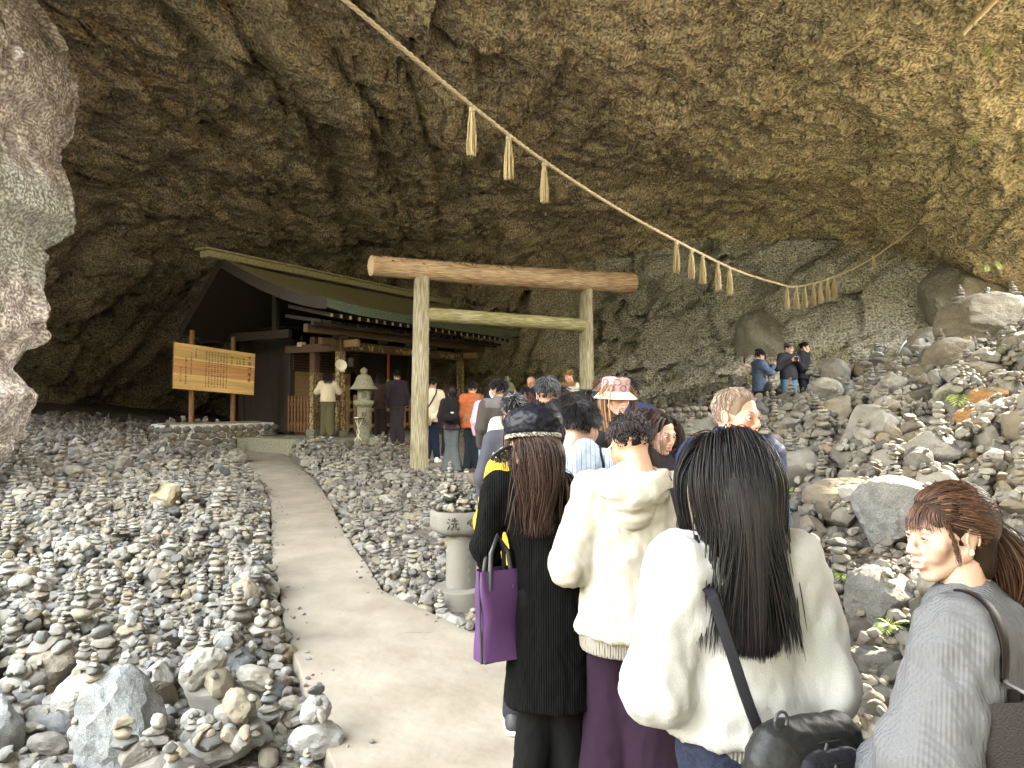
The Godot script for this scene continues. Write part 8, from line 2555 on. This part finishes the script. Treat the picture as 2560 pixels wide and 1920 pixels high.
# ---------------------------------------------------------------- plants and small things
func frond(b: MB, base: Vector3, dir: Vector3, len: float, n: int) -> void:
	var side := dir.cross(Vector3.UP).normalized()
	var p := base
	var d := dir.normalized()
	for i in n:
		var t := float(i) / n
		d = (d + Vector3(0, -0.16, 0)).normalized()
		var q := p + d * len / n
		var l := len * 0.3 * sin(PI * (0.12 + 0.88 * t)) + 0.01
		b.col = Color(0.16, 0.22, 0.05).lerp(Color(0.30, 0.36, 0.10), rng.randf())
		for s in [-1, 1]:
			var tip: Vector3 = q + side * l * s + d * l * 0.5 + Vector3(0, -0.03 * l, 0)
			var w := d * len / n * 0.42
			var k := b.pt(p - w * 0.1); b.pt(p.lerp(tip, 0.55) - w + Vector3(0, 0.004, 0)); b.pt(tip); b.pt(p.lerp(tip, 0.5) + w)
			b.quad(k, k + 1, k + 2, k + 3)
		p = q

func plants() -> void:
	var lm := mat("fern_leaf", Color.WHITE, 0.6, null, 1.0, null, 1.0, true)
	lm.backlight_enabled = true; lm.backlight = Color(0.35, 0.4, 0.15)
	var rows := [["fern", "fern between the dark boulder and the ochre rocks", Vector3(4.95, 0, -7.75), 0.34, 9], ["fern", "bright yellow-green fern tuft on the slope beside the fern by the dark boulder", Vector3(4.35, 0, -7.9), 0.24, 8],
		["fern", "lush row of ferns at the cliff foot above the handrail, its nearer clump", Vector3(7.9, 0, -13.2), 0.55, 14], ["fern", "lush row of ferns at the cliff foot above the handrail, its middle clump", Vector3(8.5, 0, -13.6), 0.6, 14], ["fern", "lush row of ferns at the cliff foot above the handrail, its far clump", Vector3(9.1, 0, -13.5), 0.5, 12],
		["weed", "small weed among stones above the flat-topped block", Vector3(3.3, 0, -6.2), 0.16, 6], ["weed", "pale weed beside the white sweatshirt's shoulder", Vector3(2.35, 0, -5.1), 0.2, 7], ["weed", "weed growing under the pointed grey boulder", Vector3(2.25, 0, -4.25), 0.14, 6], ["fern", "small fern behind the bald man's jacket", Vector3(2.9, 0, -7.4), 0.2, 7], ["weed", "weed at the foot of the wedge-shaped boulder", Vector3(5.1, 0, -8.0), 0.2, 7]]
	for r in rows:
		var at: Vector3 = r[2]
		at.y = ground_y(at.x, at.z) + 0.1
		var o := thing(r[0], r[1], r[0], at)
		for k in r[4]:
			var b := MB.new()
			var a: float = TAU * k / r[4] + rng.randf() * 0.5
			frond(b, Vector3(0, 0, 0), Vector3(cos(a), rng.randf_range(0.5, 1.1), sin(a)), r[3] * rng.randf_range(0.7, 1.1), 9)
			ob("frond", b, lm, o)
	# green strands hanging from the ceiling's bright edge
	for q in [[Vector3(7.3, 7.0, -11.0), "trailing creeper on the ceiling's bright right edge"], [Vector3(8.3, 6.3, -12.4), "second trailing creeper, lower on the bright edge"], [Vector3(9.9, 4.3, -14.6), "leafy creeper on the cliff below the rope's end"]]:
		var o := thing("creeper", q[1], "creeper", q[0])
		for k in 5:
			var b := MB.new()
			frond(b, Vector3(rng.randfn() * 0.2, rng.randf() * 0.4, rng.randfn() * 0.2), Vector3(rng.randfn() * 0.4, -0.6, 0.4 + rng.randfn() * 0.3), rng.randf_range(0.12, 0.26), 9)
			ob("spray", b, lm, o)
	# bent handrail, fallen stick
	var hr := thing("handrail", "bent grey steel handrail rising beside the slope", "handrail", Vector3(6.05, ground_y(6.0, -11.2) - 0.1, -11.2))
	hr.scale = Vector3.ONE * 0.7
	var b := MB.new()
	b.tube([Vector3(0, -0.2, 0), Vector3(0.06, 0.35, -0.05), Vector3(0.12, 0.55, -0.15), Vector3(0.3, 0.68, -0.4), Vector3(0.75, 0.9, -1.1), Vector3(1.2, 1.1, -1.7)], [0.02, 0.02, 0.02, 0.02, 0.02, 0.02], 8); ob("rail", b, M.steel, hr)
	b = MB.new(); b.tube([Vector3(0.85, 0.2, -1.2), Vector3(0.82, 0.93, -1.2)], [0.018, 0.018], 8); ob("post", b, M.steel, hr)
	var sk := thing("dead_stick", "thin dead stick lying across the stones by the flat-topped block", "stick", Vector3(2.5, ground_y(2.5, -5.1) + 0.16, -5.1))
	b = MB.new(); b.tube([Vector3(-0.3, 0.0, -0.1), Vector3(0.0, 0.03, 0), Vector3(0.4, 0.0, 0.1), Vector3(0.75, 0.1, 0.05)], [0.008, 0.007, 0.005, 0.003], 6); ob("branch", b, M.brown_wood, sk)
	b = MB.new(); b.tube([Vector3(0.0, 0.03, 0), Vector3(0.2, 0.14, -0.05)], [0.005, 0.002], 5); ob("twig", b, M.brown_wood, sk)
